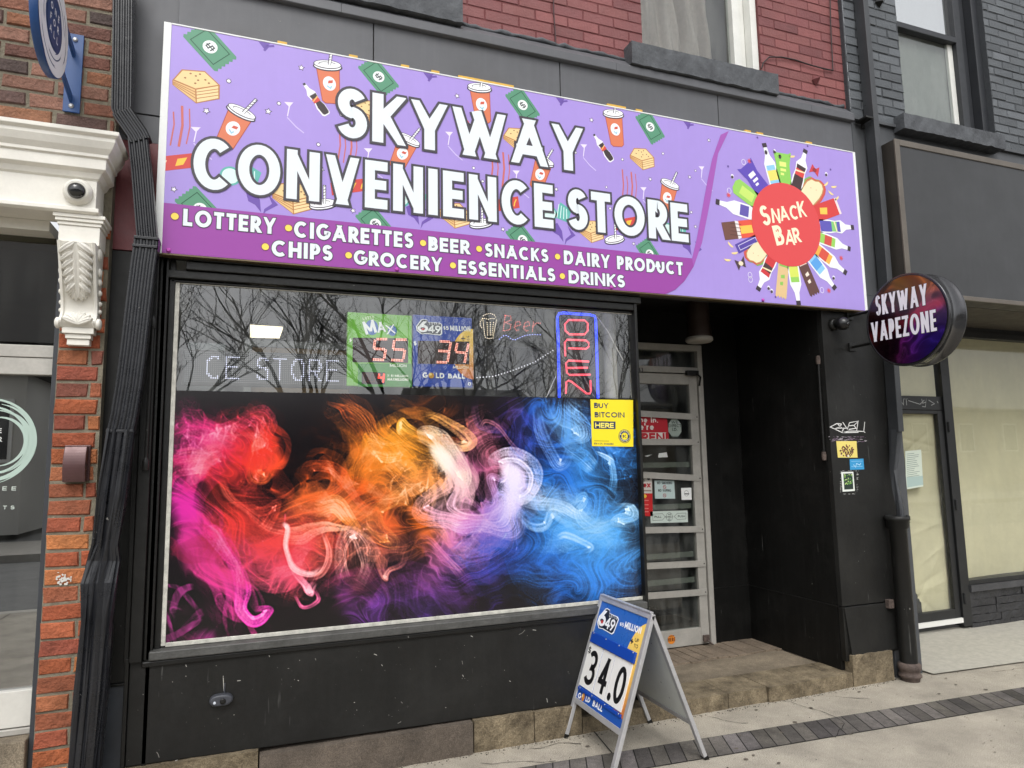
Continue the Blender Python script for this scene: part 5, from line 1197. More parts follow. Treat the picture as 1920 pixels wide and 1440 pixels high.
    fil([(610,985),(622,1020),(605,1060),(580,1080)],[4,6,5],(250,150,140),strands=8,mass=.35,amp=1)
    fil([(700,1010),(710,1060),(722,1095),(730,1060),(760,1000)],[14,8,3,8],(235,130,110),strands=16,mass=.5)
    fil([(570,905),(585,880),(620,885),(650,910),(690,935),(740,945)],[10,12,12,8,8],(225,80,40),strands=30,mass=.9)
    fil([(612,750),(640,760),(655,790),(690,830)],[3,8,10],(200,85,40),strands=9,mass=.3)
    fil([(625,735),(665,770),(690,800),(705,835)],[5,14,10],(215,110,50),strands=14,mass=.5)
    fil([(690,940),(700,960),(730,985),(720,920),(760,905),(790,930)],[16,16,16],(245,160,70),strands=30,mass=.9,amp=3)
    fil([(690,850),(700,825),(740,815),(780,850)],[24,22,16],GO,strands=40,mass=1.1,amp=3)
    fil([(770,815),(755,805),(757,793),(775,810),(800,830)],[5,6,8],(250,185,70),strands=16,mass=.6,amp=1)
    fil([(795,782),(815,780),(850,805),(875,830),(865,842),(840,838)],[7,10,12,8],(245,170,80),(255,200,150),strands=30,mass=1.0,amp=1.2)
    fil([(800,845),(805,822),(825,825),(845,860),(873,885),(872,905),(850,902)],[8,14,16,14,8],CR,strands=60,mass=1.7,amp=1.4)
    fil([(812,840),(830,870),(855,895)],[12,18,12],(255,238,215),mass=.8,strands=0,soft=3,amp=1)
    fil([(850,900),(835,930),(815,970),(845,1000),(880,1012),(930,985)],[14,18,18,14,10],(255,190,170),(225,160,230),strands=40,mass=1.7,amp=2)
    fil([(860,905),(855,950),(875,985),(910,980),(945,940)],[3,6,8,10],(240,190,220),strands=12,mass=.5)
    fil([(700,900),(760,905),(820,900)],[30,20,8],(240,140,60),strands=20,mass=.4)
    fil([(770,950),(800,965),(830,1010),(850,1050)],[5,8,6],(250,150,120),strands=10,mass=.3)
    fil([(780,990),(820,1045),(850,1095)],[5,7,8],(225,120,160),strands=12,mass=.35)
    fil([(880,800),(895,790),(935,810),(960,830),(985,850)],[3,3,6],(200,120,130),strands=5,mass=.2)
    fil([(940,885),(928,862),(945,848),(975,850),(1000,880),(1000,915),(975,930),(965,915)],[9,14,14,14,12,9,7],WL,strands=60,mass=2.1,amp=.9)
    fil([(935,865),(955,875),(965,905),(950,945),(935,985)],[10,16,18,22,20],(245,235,252),(215,190,240),strands=0,soft=3,mass=2.4,amp=1)
    fil([(960,920),(955,970),(930,1000),(880,1012),(850,1010)],[24,22,16,12,6],(232,215,248),(205,140,220),strands=40,mass=1.5,amp=1.5)
    fil([(945,900),(925,900),(925,950),(890,985)],[6,8,10],(220,170,230),strands=14,mass=.5)
    fil([(965,925),(1010,935),(1055,950),(1080,962),(1120,965)],[8,12,12,8,5],(215,230,252),(150,205,250),strands=30,mass=1.2,amp=1.2)
    fil([(962,945),(990,970),(1020,978),(1035,960),(1060,975),(1110,985)],[5,8,10,10],(190,215,252),(140,200,250),strands=24,mass=.9,amp=1.3)
    fil([(1060,950),(1080,935),(1100,940),(1085,955),(1110,975),(1150,995),(1190,970),(1205,930)],[5,6,8,10,10,8],(150,210,250),strands=26,mass=.9,amp=2)
    fil([(1042,1005),(1060,1000),(1085,1005),(1105,1020),(1090,1030)],[4,6,6,5],(190,228,255),strands=14,mass=.55,amp=1)
    fil([(1165,950),(1180,940),(1185,960),(1165,985),(1195,975)],[8,10,12],(205,238,255),strands=24,mass=.9,amp=1.5)
    fil([(1010,755),(1025,800),(1030,850),(1045,862),(1080,835)],[8,14,12,8],(140,180,240),strands=22,mass=.8)
    fil([(1045,745),(1065,775),(1095,800),(1095,825),(1060,825)],[16,18,14,8],(150,200,250),strands=36,mass=1.5)
    fil([(1055,820),(1090,870),(1110,890)],[14,16,12],(110,180,240),strands=20,mass=.6)
    fil([(1125,870),(1140,865),(1145,890),(1150,930)],[8,8,7,6],(120,190,245),strands=16,mass=.55)
    fil([(1110,855),(1130,860),(1150,870)],[3,4,4],(170,215,250),strands=5,mass=.15)
    def blur(a,n=1):
        for _ in range(n):
            for ax in (0,1):
                a=np.pad(a,[(1,1) if k==ax else (0,0) for k in (0,1)],mode='edge')
                a=(a[2:]+2*a[1:-1]+a[:-2])/4 if ax==0 else (a[:,2:]+2*a[:,1:-1]+a[:,:-2])/4
        return a
    gy,gx=np.mgrid[0:H,0:W].astype(np.float32); gx=gx.ravel();gy=gy.ravel()
    u,v=gx*.5,gy*.5
    for q in range(5):
        w=samp(fields[0],u*1.0+q*7,v*1.0); u=u+w[0]*5;v=v+w[1]*5
    w=samp(fields[1],u*1.6,v*1.6); w2=samp(fields[2],u*3.1+50,v*3.1)
    rid=np.exp(-np.abs(w[0])*2.2)*.9+np.exp(-np.abs(w2[1])*2.5)*.55+np.exp(-np.abs(w2[0]+w[1])*3)*.4
    big=1/(1+np.exp(-2.2*samp(fields[2],u*.35,v*.35)[0]))
    rid=((.34+.8*rid)*(.5+.8*big)).reshape(H,W)
    ds=np.stack([blur(c,14) for c in dsoft.reshape(4,H,W)])*rid
    hz=np.clip(.26+.68*rid**1.2,0,1.8)
    d=np.stack([blur(c) for c in den.reshape(4,H,W)])*hz+ds*SOFT*.8
    D=d[3]; D0=D*(W*H/(900*420.)); C=d[:3]/(D+1e-6)
    al=1-np.exp(-(D0/6.0)**1.25)
    bg=np.array([20,15,19.])[:,None,None]
    hi=np.clip((blur(den.reshape(4,H,W)[3])*(W*H/(900*420.))-16)/70,0,.4)
    img=bg*(1-al)+C*al; img=img*(1-hi)+255*hi*.97
    for rad,am in ((2,.35),(10,.5)):   # crisper wisps, deeper gaps
        img=img+am*(img-np.stack([blur(c,rad) for c in img]))
    img=np.clip(img,0,255)*(.90+.10*np.clip(img.max(0)/200,0,1))
    return np.clip(img/255,0,1)   # 3,H,W row 0 = top

# ================================================================ smoke mural on the display glass
MU0, MU1 = gx0+.004, gx1-.002
mz1, mz0 = at(325, 731, .1)[2], gz0+.008
mzr = at(1187, 749, .1)[2]; mz1 = (mz1+mzr)/2
MW, MH = 880, 410
def topx(x, y):
    d = np.stack([(x-960)/F, (y-720)/F, np.ones_like(x)], 1) @ CM; t = (.1+CAM_D)/d[:, 1]
    return (t*d[:, 0]-MU0)/(MU1-MU0)*MW, (mz1-(CAM_Z+t*d[:, 2]))/(mz1-mz0)*MH
SMK = make_smoke(MW, MH, topx)
def sheet_from_image(name, img, P, mname, rough=.2, spec=.5):
    """flat print: a fine grid of faces, its printed colours held per corner; P(u, v) gives the point, v from the top"""
    _, H, W_ = img.shape; u, v = np.meshgrid(np.arange(W_)/(W_-1), np.arange(H)/(H-1)); V = P(u.ravel(), v.ravel()).astype(np.float32)
    i = (np.arange(H-1)[:, None]*W_+np.arange(W_-1)[None]).ravel(); q = np.stack([i, i+W_, i+W_+1, i+1], 1).astype(np.int32)
    me = bpy.data.meshes.new(name); me.vertices.add(len(V)); me.vertices.foreach_set('co', V.ravel()); n = len(q)
    me.loops.add(n*4); me.loops.foreach_set('vertex_index', q.ravel()); me.polygons.add(n); me.polygons.foreach_set('loop_start', np.arange(0, n*4, 4, dtype=np.int32)); me.update(calc_edges=True)
    c = img.reshape(3, -1).T; c = np.where(c <= .04045, c/12.92, ((c+.055)/1.055)**2.4); ca = me.color_attributes.new('Col', 'FLOAT_COLOR', 'POINT')
    ca.data.foreach_set('color', np.concatenate([c, np.ones((len(c), 1))], 1).astype(np.float32).ravel())
    me.materials.append(mat(mname, (255, 255, 255), rough, attr=True, spec=spec)); o = bpy.data.objects.new(name, me); col.objects.link(o); return o
mural = sheet_from_image('smoke_mural', SMK, lambda u, v: np.stack([MU0+(MU1-MU0)*u, np.full_like(u, .0985), mz1+(mz0-mz1)*v], 1), 'glossy_mural_vinyl', .16, .5)
tag(mural, 'large mural of red, orange, white and blue smoke on black covering the lower display window', 'window graphic')
# hairline vinyl edge along the mural's top
# ---- yellow poster
YL, NV = (244, 222, 44), (30, 48, 92)
a = Art(Plane((0, .0975, 0), (1, 0, 0), (0, 0, 1)), .0)
pq = [a.uv(1107, 749), a.uv(1187, 750), a.uv(1187.5, 837.5), a.uv(1110, 836.5)]
a.poly([tuple(q) for q in pq], YL); 
a.pxtext('BUY', 1114, 765, 1141, 765.5, 755, t=.2, c=NV, layer=1); a.pxtext('BITCOIN', 1115, 782.5, 1171, 783, 772.5, t=.2, c=NV, layer=1)
a.pxpoly([(1113, 789.5), (1154, 790.5), (1154, 804.5), (1113.5, 804)], NV, 1); a.pxtext('HERE', 1116, 802, 1151, 802.5, 792.5, t=.22, c=(246, 232, 110), layer=2)
cu_, cv_ = a.uv(1171, 818); rr = .043
a.disc(cu_, cv_, rr, rr, NV, 1, 36); a.disc(cu_, cv_, rr*.92, rr*.92, YL, 1.5, 36); a.disc(cu_, cv_, rr*.84, rr*.84, NV, 2, 36); a.disc(cu_, cv_, rr*.52, rr*.52, YL, 2.5, 30)
a.text('BC', (cu_-.014, cv_-.009), (cu_+.014, cv_-.009), .018, .2, NV, 3)
for w_, a0, a1, flip in (('BITCOIN', 155, 25, 1), ('CENTRAL', 205, 335, -1)):
    for k, ch in enumerate(w_):
        an = R8(a0+(a1-a0)*k/(len(w_)-1)); r_ = rr*(.62 if flip > 0 else .76); p = np.array((cu_+r_*math.cos(an), cv_+r_*math.sin(an))); tdir = np.array((math.sin(an), -math.cos(an)))*flip
        a.text(ch, p-tdir*.0038, p+tdir*.0038, .0085, .2, (240, 240, 220), 3)
a.pxline([(1114, 826.5), (1142, 827)], .0035, (150, 140, 50), 1); a.pxtext('ETH & LTC AVAILABLE'.replace('&', '+'), 1114, 833.5, 1150, 834, 830, t=.2, c=NV, layer=1)
tag(a.build('bitcoin_poster'), 'yellow poster reading buy bitcoin here at the top right corner of the smoke mural', 'poster')

# ================================================================ things hanging behind the upper glass
def led_dots(mb, pl, pts, r, m, off=.003):
    for u, v in pts: mb.face([pl.p(u+r*math.cos(q), v+r*math.sin(q), off) for q in np.linspace(0, 2*math.pi, 6, endpoint=False)], m)
IY = .15
IP = Plane((0, IY, 0), (1, 0, 0), (0, 0, 1))
def ipx(x, y): return IP.uv(x, y)
# scrolling white LED board
t = thing('led_message_board', 'long black scrolling board of white dots reading ce store inside the upper window', 'led sign', tuple(at(500, 690, IY)))
l0, l1 = ipx(342, 655)[0], ipx(672, 672)[0]; b0, b1 = ipx(342, 718)[1], ipx(500, 662)[1]
mb = MB(); mb.box(l0, l1, IY, IY+.04, b0-.01, b1+.005, mat('led_board_black', (26, 26, 28), .5)); mb.build('case', t, .003)
NR = 16; st_ = (b1-b0-.008)/NR; NCOL = int((l1-l0-.02)/st_); grid = np.zeros((NR, NCOL), bool)
u_start = ipx(385, 690)[0]; u_end = ipx(640, 690)[0]; c0 = int((u_start-l0)/st_); cwid = (u_end-u_start)/st_
for k, ch in enumerate('CE STORE'):
    if ch == ' ': continue
    gw = cwid/7.7; ox = c0+gw*(k-(.3 if k > 2 else 0)); w_, stx = GL[ch]
    for s_ in stx:
        for (p, q) in zip(s_[:-1], s_[1:]):
            for f in np.linspace(0, 1, 24):
                x = ox+(p[0]+(q[0]-p[0])*f)*gw*.66; y = 1.6+(p[1]+(q[1]-p[1])*f)*(NR-4.2)
                i, j = int(round(y)), int(round(x))
                if 0 <= i < NR and 0 <= j < NCOL: grid[i, j] = True
mb = MB(); LON = lamp_mat((210, 212, 240), .45); LOFF = mat('led_unlit', (128, 130, 138), .5)
for i in range(NR):
    for j in range(NCOL): led_dots(mb, IP, [(l0+.012+st_*(j+.5), b0+.004+st_*(i+.5))], st_*(.37 if grid[i, j] else .25), LON if grid[i, j] else LOFF)
mb.build('led_dots', t)
# green jackpot display
GRT, GRB = (118, 190, 66), (66, 140, 62)
def panel_thing(name, label, x0, y0, x1, y1, c, cat='jackpot sign'):
    t = thing(name, label, cat, tuple(at((x0+x1)/2, (y0+y1)/2, IY-.01))); a_, b_, c_, d_ = RC(x0, y0, x1, y1, IY-.02); mb = MB(); mb.box(a_, b_, IY-.012, IY+.03, c_, d_, mat('panel_%d_%d_%d' % c, c, .35, var=.06, vs=8)); mb.build('case', t, .004); return t, (a_, b_, c_, d_)
JP = Plane((0, IY-.0125, 0), (1, 0, 0), (0, 0, 1))
def led_window(art, x0, y0, x1, y1, l=2): art.pxpoly([(x0, y0), (x1, y0+1.5), (x1, y1+1.5), (x0, y1)], (44, 26, 28), l)
RLED = lamp_mat((255, 66, 50), 1.5); RHOT = lamp_mat((255, 190, 170), 1.2)
def led_digit(art, segs, t_, r, hot=True):
    for s_ in segs:
        P = [art.uv(*p) for p in s_]; art.line(P, t_, (150, 26, 24), 3, m=lamp_mat((150, 24, 20), .35))
        d = P[-1]-P[0]; d /= np.linalg.norm(d); nn = np.array((-d[1], d[0]))
        for o_ in (-t_*.27, t_*.27):
            for q in dots_from(P, t_*.62): art.disc(q[0]+nn[0]*o_, q[1]+nn[1]*o_, r, r, (255, 80, 60), 4, 6, m=RHOT if hot else RLED)
t, bx_ = panel_thing('lottery_display', 'green lottery jackpot display with red number 55 hanging inside the upper window', 652, 584, 773, 726, GRT)
a = Art(JP, .001)
a.pxpoly([(671, 682), (772, 682), (772, 725), (671, 725)], GRB, 0)
a.disc(*a.uv(697, 614), .036, .043, (40, 100, 180), 1, 28); a.disc(*a.uv(735.5, 620), .025, .030, (40, 100, 180), 1, 28)
a.text('M', a.uv(686, 628), a.uv(707, 623), .075, .2, (245, 248, 250), 2); a.text('A', a.uv(708, 624), a.uv(724, 622), .058, .2, (245, 248, 250), 2); a.text('X', a.uv(725, 627), a.uv(742, 625), .052, .22, (245, 248, 250), 2)
for k, ch in enumerate('LOTTO'): a.text(ch, a.uv(681+k*4.4, 601-k*1.3+(k*k)*.12), a.uv(684+k*4.4, 600.3-k*1.3+(k*k)*.12), .016, .2, (226, 240, 200), 1)
a.pxtext('$', 655, 641, 659.5, 641, 634, t=.2, c=(245, 250, 240), layer=1)
led_window(a, 661, 633, 765, 679)
for ox, oy in ((699, 636), (735, 637)):
    led_digit(a, [[(ox+26, oy), (ox+6, oy)], [(ox+4, oy+2), (ox+2, oy+17)], [(ox+3, oy+18), (ox+23, oy+19)], [(ox+24, oy+20), (ox+21, oy+37)], [(ox+20, oy+39), (ox-1, oy+38)]], .0145, .0026)
a.pxtext('MILLION', 731, 688, 762, 688.5, 682.5, t=.2, c=(240, 246, 230), layer=1)
led_window(a, 678, 697, 722, 719.5)
for ox in (682, 694): a.pxline([(ox+8, 701), (ox, 701), (ox, 716), (ox+8, 716), (ox+8, 701)], .003, (104, 44, 46), 3)
for s_ in ([(711, 701), (710, 708), (719, 708.5)], [(720, 701), (718, 717)]): a.pxline(s_, .009, (255, 70, 50), 3, m=RLED)
a.pxtext('X $1 MILLION', 726, 706.5, 765, 707.5, 702, t=.22, c=(240, 246, 230), layer=1); a.pxtext('MAXMILLIONS', 726, 713.5, 765, 714.5, 708.5, t=.24, c=(250, 250, 240), layer=1, shear=.2)
a.build('printed_front', t)
# blue jackpot display
BLU = (42, 74, 172)
t, bx_ = panel_thing('lottery_display', 'blue lottery jackpot display with red number 34 and yellow ball hanging inside the upper window', 775, 589, 887, 727, BLU)
a = Art(JP, .001)
u, v = a.uv(888, 664); RR = .150
a.clip = (a.uv(776, 600)[0], a.uv(886.5, 600)[0], a.uv(800, 726)[1], a.uv(800, 592)[1])
for k in range(14):
    f = k/13; a.clip = (a.uv(776, 600)[0], a.uv(886.5, 600)[0], v+RR-(k+1)*RR*2/14, v+RR-k*RR*2/14-.0001); a.disc(u, v, RR*.85, RR, (int(250-46*f**1.5), int(212-96*f**1.5), int(100-34*f**1.5)), 1, 48)
a.clip = None
def lotto_logo(a, o, ex, ey, l=2):
    """badge: o centre, ex/ey half-size vectors (plane coordinates)"""
    T = lambda P: [tuple(o+ex*x+ey*y) for x, y in P]
    SH = [(-1.0, -.5), (-.62, -.95), (-.2, -.88), (.85, -1.0), (1.0, -.8), (1.0, .42), (.82, .62), (-.08, .66), (-.18, .95), (-.52, 1.0), (-.66, .9), (-1.02, .05)]
    cx, cy = np.mean(SH, 0)
    for k, c, i in ((1.0, (244, 247, 250), 0), (.915, (24, 34, 54), 1)): a.poly(T([(cx+(x-cx)*k, cy+(y-cy)*k) for x, y in SH]), c, l+i*.5)
    W6 = (246, 248, 250); ly = np.linalg.norm(ey)
    a.text('6', o+ex*-.90+ey*-.70, o+ex*-.10+ey*-.70, ly*1.42, .24, W6, l+1); a.disc(*(o+ex*-.5+ey*-.30), np.linalg.norm(ex)*.13, ly*.15, (200, 60, 64), l+2, 14)
    a.text('4', o+ex*-.10+ey*-.72, o+ex*.42+ey*-.72, ly*.98, .2, W6, l+1); a.text('9', o+ex*.44+ey*-.72, o+ex*.90+ey*-.72, ly*.98, .2, W6, l+1)
    p0, p1 = o+ex*-.02+ey*.36, o+ex*.82+ey*.36
    a.text('LOTTO', p0, p1, np.linalg.norm(ey)*.22, .18, W6, l+1, gap=.5)
o_ = a.uv(805, 613.5); lotto_logo(a, o_, a.uv(829, 614.5)-o_, a.uv(805, 599)-o_)
a.pxtext('$5', 831, 618.5, 841, 619, 611, t=.2, c=(244, 248, 250), layer=2); a.pxtext('MILLION', 844, 620, 881, 621.5, 610.5, t=.26, c=(244, 248, 250), layer=2, gap=.14)
a.pxline([(864, 635), (872, 635)], .005, (40, 50, 70), 3); a.pxline([(868, 631), (868, 639)], .005, (40, 50, 70), 3.2)
a.pxtext('UP', 875, 633, 880, 633, 630, t=.2, c=(70, 74, 80), layer=3); a.pxtext('TO', 875, 638, 880, 638, 635, t=.2, c=(70, 74, 80), layer=3)
a.pxtext('$', 775.5, 648, 781, 648, 639.5, t=.22, c=(245, 250, 250), layer=2)
led_window(a, 783, 639, 880, 682, 2.5)
ox, oy = 820, 640; led_digit(a, [[(ox+5, oy), (ox+24, oy+1)], [(ox+25, oy+3), (ox+22, oy+18)], [(ox+22, oy+19), (ox+2, oy+18)], [(ox+22, oy+21), (ox+19, oy+38)], [(ox+17, oy+39.5), (ox-2, oy+39)]], .0145, .0026)
ox, oy = 853, 643; led_digit(a, [[(ox+4, oy+1), (ox+1, oy+15)], [(ox+2, oy+17), (ox+21, oy+19)], [(ox+25, oy+2), (ox+22, oy+17)], [(ox+21, oy+20), (ox+18, oy+37)]], .0145, .0026)
a.pxtext('MILLION', 849.5, 691, 878, 691.5, 686, t=.2, c=(250, 240, 220), layer=3)
a.pxtext('G', 792, 708, 801.5, 708.5, 698, t=.22, c=(245, 248, 250), layer=2); a.disc(*a.uv(808.5, 704), .0165, .0165, (200, 148, 50), 2, 20); a.disc(*a.uv(807, 702), .008, .008, (244, 216, 130), 2.5, 14)
a.pxtext('LD', 817, 709, 833, 709.5, 699, t=.22, c=(245, 248, 250), layer=2); a.pxtext('BALL', 840, 709.5, 872, 710, 700.5, t=.22, c=(245, 248, 250), layer=3)
a.disc(*a.uv(880, 720), .010, .010, (240, 244, 250), 3, 18); a.disc(*a.uv(880, 720), .005, .005, BLU, 3.5, 12)
a.build('printed_front', t)
# beer sign of coloured LED dots
t = thing('beer_led_sign', 'beer sign of white mug dots and red letter dots over a blue dotted wave', 'led sign', tuple(at(955, 615, IY)))
mb = MB(); P2 = IP
def dotline(px_pts, step, r, m): led_dots(mb, P2, dots_from([ipx(*p) for p in px_pts], step), r, m)
WD, RD, BD = lamp_mat((255, 236, 205), 1.3), lamp_mat((250, 120, 110), 1.1), lamp_mat((150, 165, 255), 1.4)
for pts in ([(906, 592), (912, 589), (920, 588), (927, 591), (930, 597)], [(904, 597), (900, 604), (900, 610), (904, 616)], [(905, 598), (909, 632), (915, 635), (924, 634), (928, 612), (931, 599)], [(908, 597), (915, 599), (921, 597), (929, 598)], [(913, 605), (914, 630)], [(919, 605), (919, 630)], [(925, 605), (922, 630)]): dotline(pts, .0125, .0026, WD)
mb.build('mug_dots', t); mb = MB()
for pts in ([(947, 592), (943, 621)], [(947, 592), (957, 593), (958, 600), (947, 605)], [(948, 605), (958, 609), (956, 618), (943, 621)], [(967, 612), (976, 609), (974, 603), (967, 604), (964, 614), (968, 620), (974, 618)], [(983, 613), (993, 610), (991, 603), (984, 605), (981, 615), (986, 621), (992, 619)], [(1000, 604), (998, 622)], [(999, 612), (1005, 606), (1013, 606)]): dotline(pts, .0115, .0026, RD)
mb.build('letter_dots', t); mb = MB()
dotline([(936, 636), (943, 630), (950, 629), (957, 635), (964, 638), (974, 633), (985, 629), (1000, 627), (1013, 628)], .017, .0032, BD)
mb.build('wave_dots', t)
mb = MB(); p0, p1 = at(896, 585, IY+.01), at(1018, 643, IY+.01); mb.box(p0[0], p1[0], IY+.012, IY+.016, p1[2], p0[2], glass_mat('acrylic', 1.2, (.75, .76, .76), dirt=0)); mb.build('backing', t)
# open sign of neon style tubes
t = thing('open_sign', 'vertical open sign with red tube letters inside a blue tube border behind the window', 'neon sign', tuple(at(1080, 660, IY)))
BT, RT = lamp_mat((30, 60, 250), 1.6), lamp_mat((244, 84, 100), .9)
mb = MB()
def tubepx(mb, pts, r, m, Y=IY): mb.tube([tuple(at(x, y, Y)) for x, y in pts], r, m, 8)
tubepx(mb, [(1049, 770), (1048, 700), (1046, 620), (1045, 594), (1048, 588), (1056, 586.5), (1080, 588.5), (1106, 590), (1115, 592.5), (1117, 600), (1119, 660), (1122, 770)], .0085, BT); mb.build('border_tube', t)
mb = MB()
for pts in ([(1066, 600), (1096, 600.5), (1102, 606), (1102, 620), (1096, 627), (1068, 627), (1060, 620), (1059, 608), (1066, 600)], [(1060, 668), (1059, 642), (1063, 637), (1098, 638), (1104, 643), (1104, 650), (1099, 654), (1066, 653)], [(1104, 678), (1066, 676), (1061, 681), (1063, 699), (1068, 703), (1107, 702.5)], [(1063, 690), (1102, 689.5)], [(1061, 738), (1062, 716), (1066, 713.5), (1072, 716), (1100, 738), (1106, 738), (1108, 733), (1107, 713)]): tubepx(mb, pts, .0062, RT)
mb.build('letter_tube', t)
mb = MB(); p0, p1 = at(1046, 590, IY+.02), at(1118, 770, IY+.02); mb.box(p0[0], p1[0], IY+.02, IY+.026, p1[2]-.05, p0[2], mat('sign_back_black', (40, 40, 42), .4)); mb.build('backing', t)
# shelf, boxes, pipe column and cords in the shop
mb = MB(); a0_, a1_, a2_, a3_ = RC(466, 640, 656, 720, .5); mb.box(a0_, a1_, .5, .53, a2_, a3_, BEIGE); mb.box(a0_-.01, a1_+.3, .49, .50, a3_-.03, a3_+.01, mat('shelf_edge', (150, 152, 150), .5)); mb.box(a0_-.02, a0_+.02, .48, .50, a2_-.1, a3_+.02, mat('shelf_edge', (150, 152, 150), .5)); mb.box(a0_, a1_, .53, .8, a2_-.3, a2_, BEIGE)
tag(mb.build('shelf_board', None, .003), 'brown shelf back board behind the black scrolling dot board', 'shelf')
mb = MB(); a0_, a1_, a2_, a3_ = RC(352, 641, 420, 735, .35); mb.box(a0_, a1_, .35, .6, a2_, a3_, mat('pale_box', (150, 156, 158), .6, var=.1)); tag(mb.build('storage_box', None, .006), 'pale box standing at the left end of the upper display window', 'box')
mb = MB(); q = at(1146, 660, .30); mb.lathe([(.052, 0), (.052, 2.62)], (q[0], .30, .06), (0, 0, 1), mat('dirty_white_pipe', (188, 184, 172), .6, var=.2, vs=5, streak=.1), 24); tag(mb.build('pipe_column', None), 'dirty white round pipe column inside the window right of the open sign', 'column')
mb = MB(); mb.tube([tuple(at(x, y, .17)) for x, y in ((1120, 594), (1140, 622), (1160, 660), (1176, 690), (1182, 720), (1184, 745))], .0028, WHITEP, 6); tag(mb.build('loose_cable', None), 'white cord slanting across the glass right of the open sign', 'cord')
mb = MB(); mb.tube([tuple(at(x, y, .2)) for x, y in ((1042, 706), (1032, 728), (1022, 750), (1015, 770))], .0028, WHITEP, 6); tag(mb.build('loose_cable', None), 'short white cord hanging left of the open sign', 'cord')
mb = MB(); led_dots(mb, Plane((0, .6, 0), (1, 0, 0), (0, 0, 1)), dots_from([Plane((0, .6, 0), (1, 0, 0), (0, 0, 1)).uv(*p) for p in ((894, 708), (925, 706), (960, 695), (1000, 680), (1040, 655))], .022), .004, lamp_mat((240, 240, 250), 1.0)); tag(mb.build('light_string', None), 'thin string of tiny white lights below the beer sign', 'string lights')
mb = MB(); a0_, a1_, a2_, a3_ = RC(996, 659, 1010, 682, 1.2); mb.box(a0_, a1_, 1.2, 1.21, a2_, a3_, WHITEP); tag(mb.build('paper_note', None), 'white paper note on a partition left of the open sign', 'note')
mb = MB(); a0_, a1_, a2_, a3_ = RC(890, 646, 1048, 800, 1.22); mb.box(a0_, a1_, 1.22, 1.26, a2_-.6, a3_, mat('partition_grey', (142, 146, 146), .7)); tag(mb.build('partition', None), 'grey partition panel standing inside the shop behind the beer sign', 'partition')

# ================================================================ stickers on the entrance door
DP = Plane((0, RY-.001, 0), (1, 0, 0), (0, 0, 1)); DG = .0
def decal(name, label, cat='sticker'):
    def fin(a): tag(a.build(name), label, cat)
    return fin
GPL = Plane((0, RY+.0065, 0), (1, 0, 0), (0, 0, 1))
a = Art(GPL, .0); a.pxpoly([(1150, 777), (1250, 778), (1255, 829), (1150, 828)], (190, 34, 48)); a.pxpoly([(1150, 811), (1249, 811), (1254, 829), (1150, 829)], (236, 228, 222), .5)
a.pxtext('me in,', 1195, 792, 1234, 792.5, 780, t=.2, c=(244, 232, 226), layer=1); a.pxtext("we're", 1188, 806, 1226, 806, 793, t=.2, c=(244, 232, 226), layer=1); a.pxtext('OPEN!', 1182, 828, 1252, 828, 811.5, t=.27, c=(198, 36, 50), layer=1)
decal('open_poster', 'red and white come in poster on the entrance door glass below the top bar', 'poster')(a)
a = Art(GPL, .0005); c0 = a.uv(1265, 802.5); a.poly([(c0[0]+.066*math.cos(R8(22.5+45*k)), c0[1]+.078*math.sin(R8(22.5+45*k))) for k in range(8)], (160, 172, 164), 2)
for s_, x0, x1, y in (('WE', 1258, 1271, 794), ('EXPECT', 1252, 1277, 801), ('I.D.', 1260, 1270, 808)): a.pxtext(s_, x0, y, x1, y, y-5.5, t=.2, c=(50, 60, 56), layer=3)
a.pxline([(1258, 818), (1273, 818)], .005, (70, 80, 76), 3)
decal('age_check_sticker', 'pale octagon we expect id sticker beside the red come in poster')(a)
a = Art(GPL); a.pxpoly([(1235, 850), (1250, 848), (1252, 857), (1234, 858)], (214, 218, 214)); decal('sticker_scrap', 'torn scrap of white sticker on the door glass below the octagon sticker')(a)
a = Art(GPL); a.pxpoly([(1208, 855), (1223, 852), (1214, 856)], (214, 218, 214)); decal('sticker_scrap', 'thin sliver of torn white sticker near the window edge on the door glass')(a)
a = Art(GPL); a.pxpoly([(1150, 893), (1222, 893), (1223, 925), (1150, 925)], (208, 204, 196)); a.pxpoly([(1150, 925), (1223, 925), (1224, 968), (1150, 966)], (196, 36, 40)); a.pxtext('ilex', 1199, 914, 1219, 914, 902, t=.22, c=(180, 40, 50), layer=1); a.pxtext('825', 1199, 903, 1209, 903, 898, t=.2, c=(50, 50, 50), layer=1); a.pxpoly([(1190, 927), (1210, 927), (1213, 930), (1210, 934), (1190, 934)], (236, 196, 70), 1)
for y in (938, 946, 953, 959): a.pxline([(1195, y), (1216, y+.5)], .007, (226, 130, 124), 1)
a.pxline([(1198, 920), (1221, 920)], .010, (150, 130, 120), 1); a.disc(*a.uv(1216, 897), .014, .014, (40, 44, 48), 1, 14)
decal('transfer_poster', 'white and red money transfer poster half hidden by the window edge on the door', 'poster')(a)
a = Art(GPL); a.pxpoly([(1227, 901), (1264, 901), (1266, 935), (1228, 935)], (186, 204, 202)); a.pxtext('NO SMOKING', 1232, 908, 1260, 908, 903, t=.24, c=(40, 46, 48), layer=1); a.pxtext('NO VAPING', 1234, 922, 1258, 922, 917, t=.24, c=(40, 46, 48), layer=1)
for y in (913, 929): a.line(arc(*a.uv(1246, y), .013, .013, 0, 360, 16), .004, (170, 70, 70), 1); a.pxline([(1244, y-1.5), (1248, y+1.5)], .004, (170, 70, 70), 1.3)
decal('no_smoking_notice', 'pale blue no smoking no vaping notice on the entrance door glass', 'notice')(a)
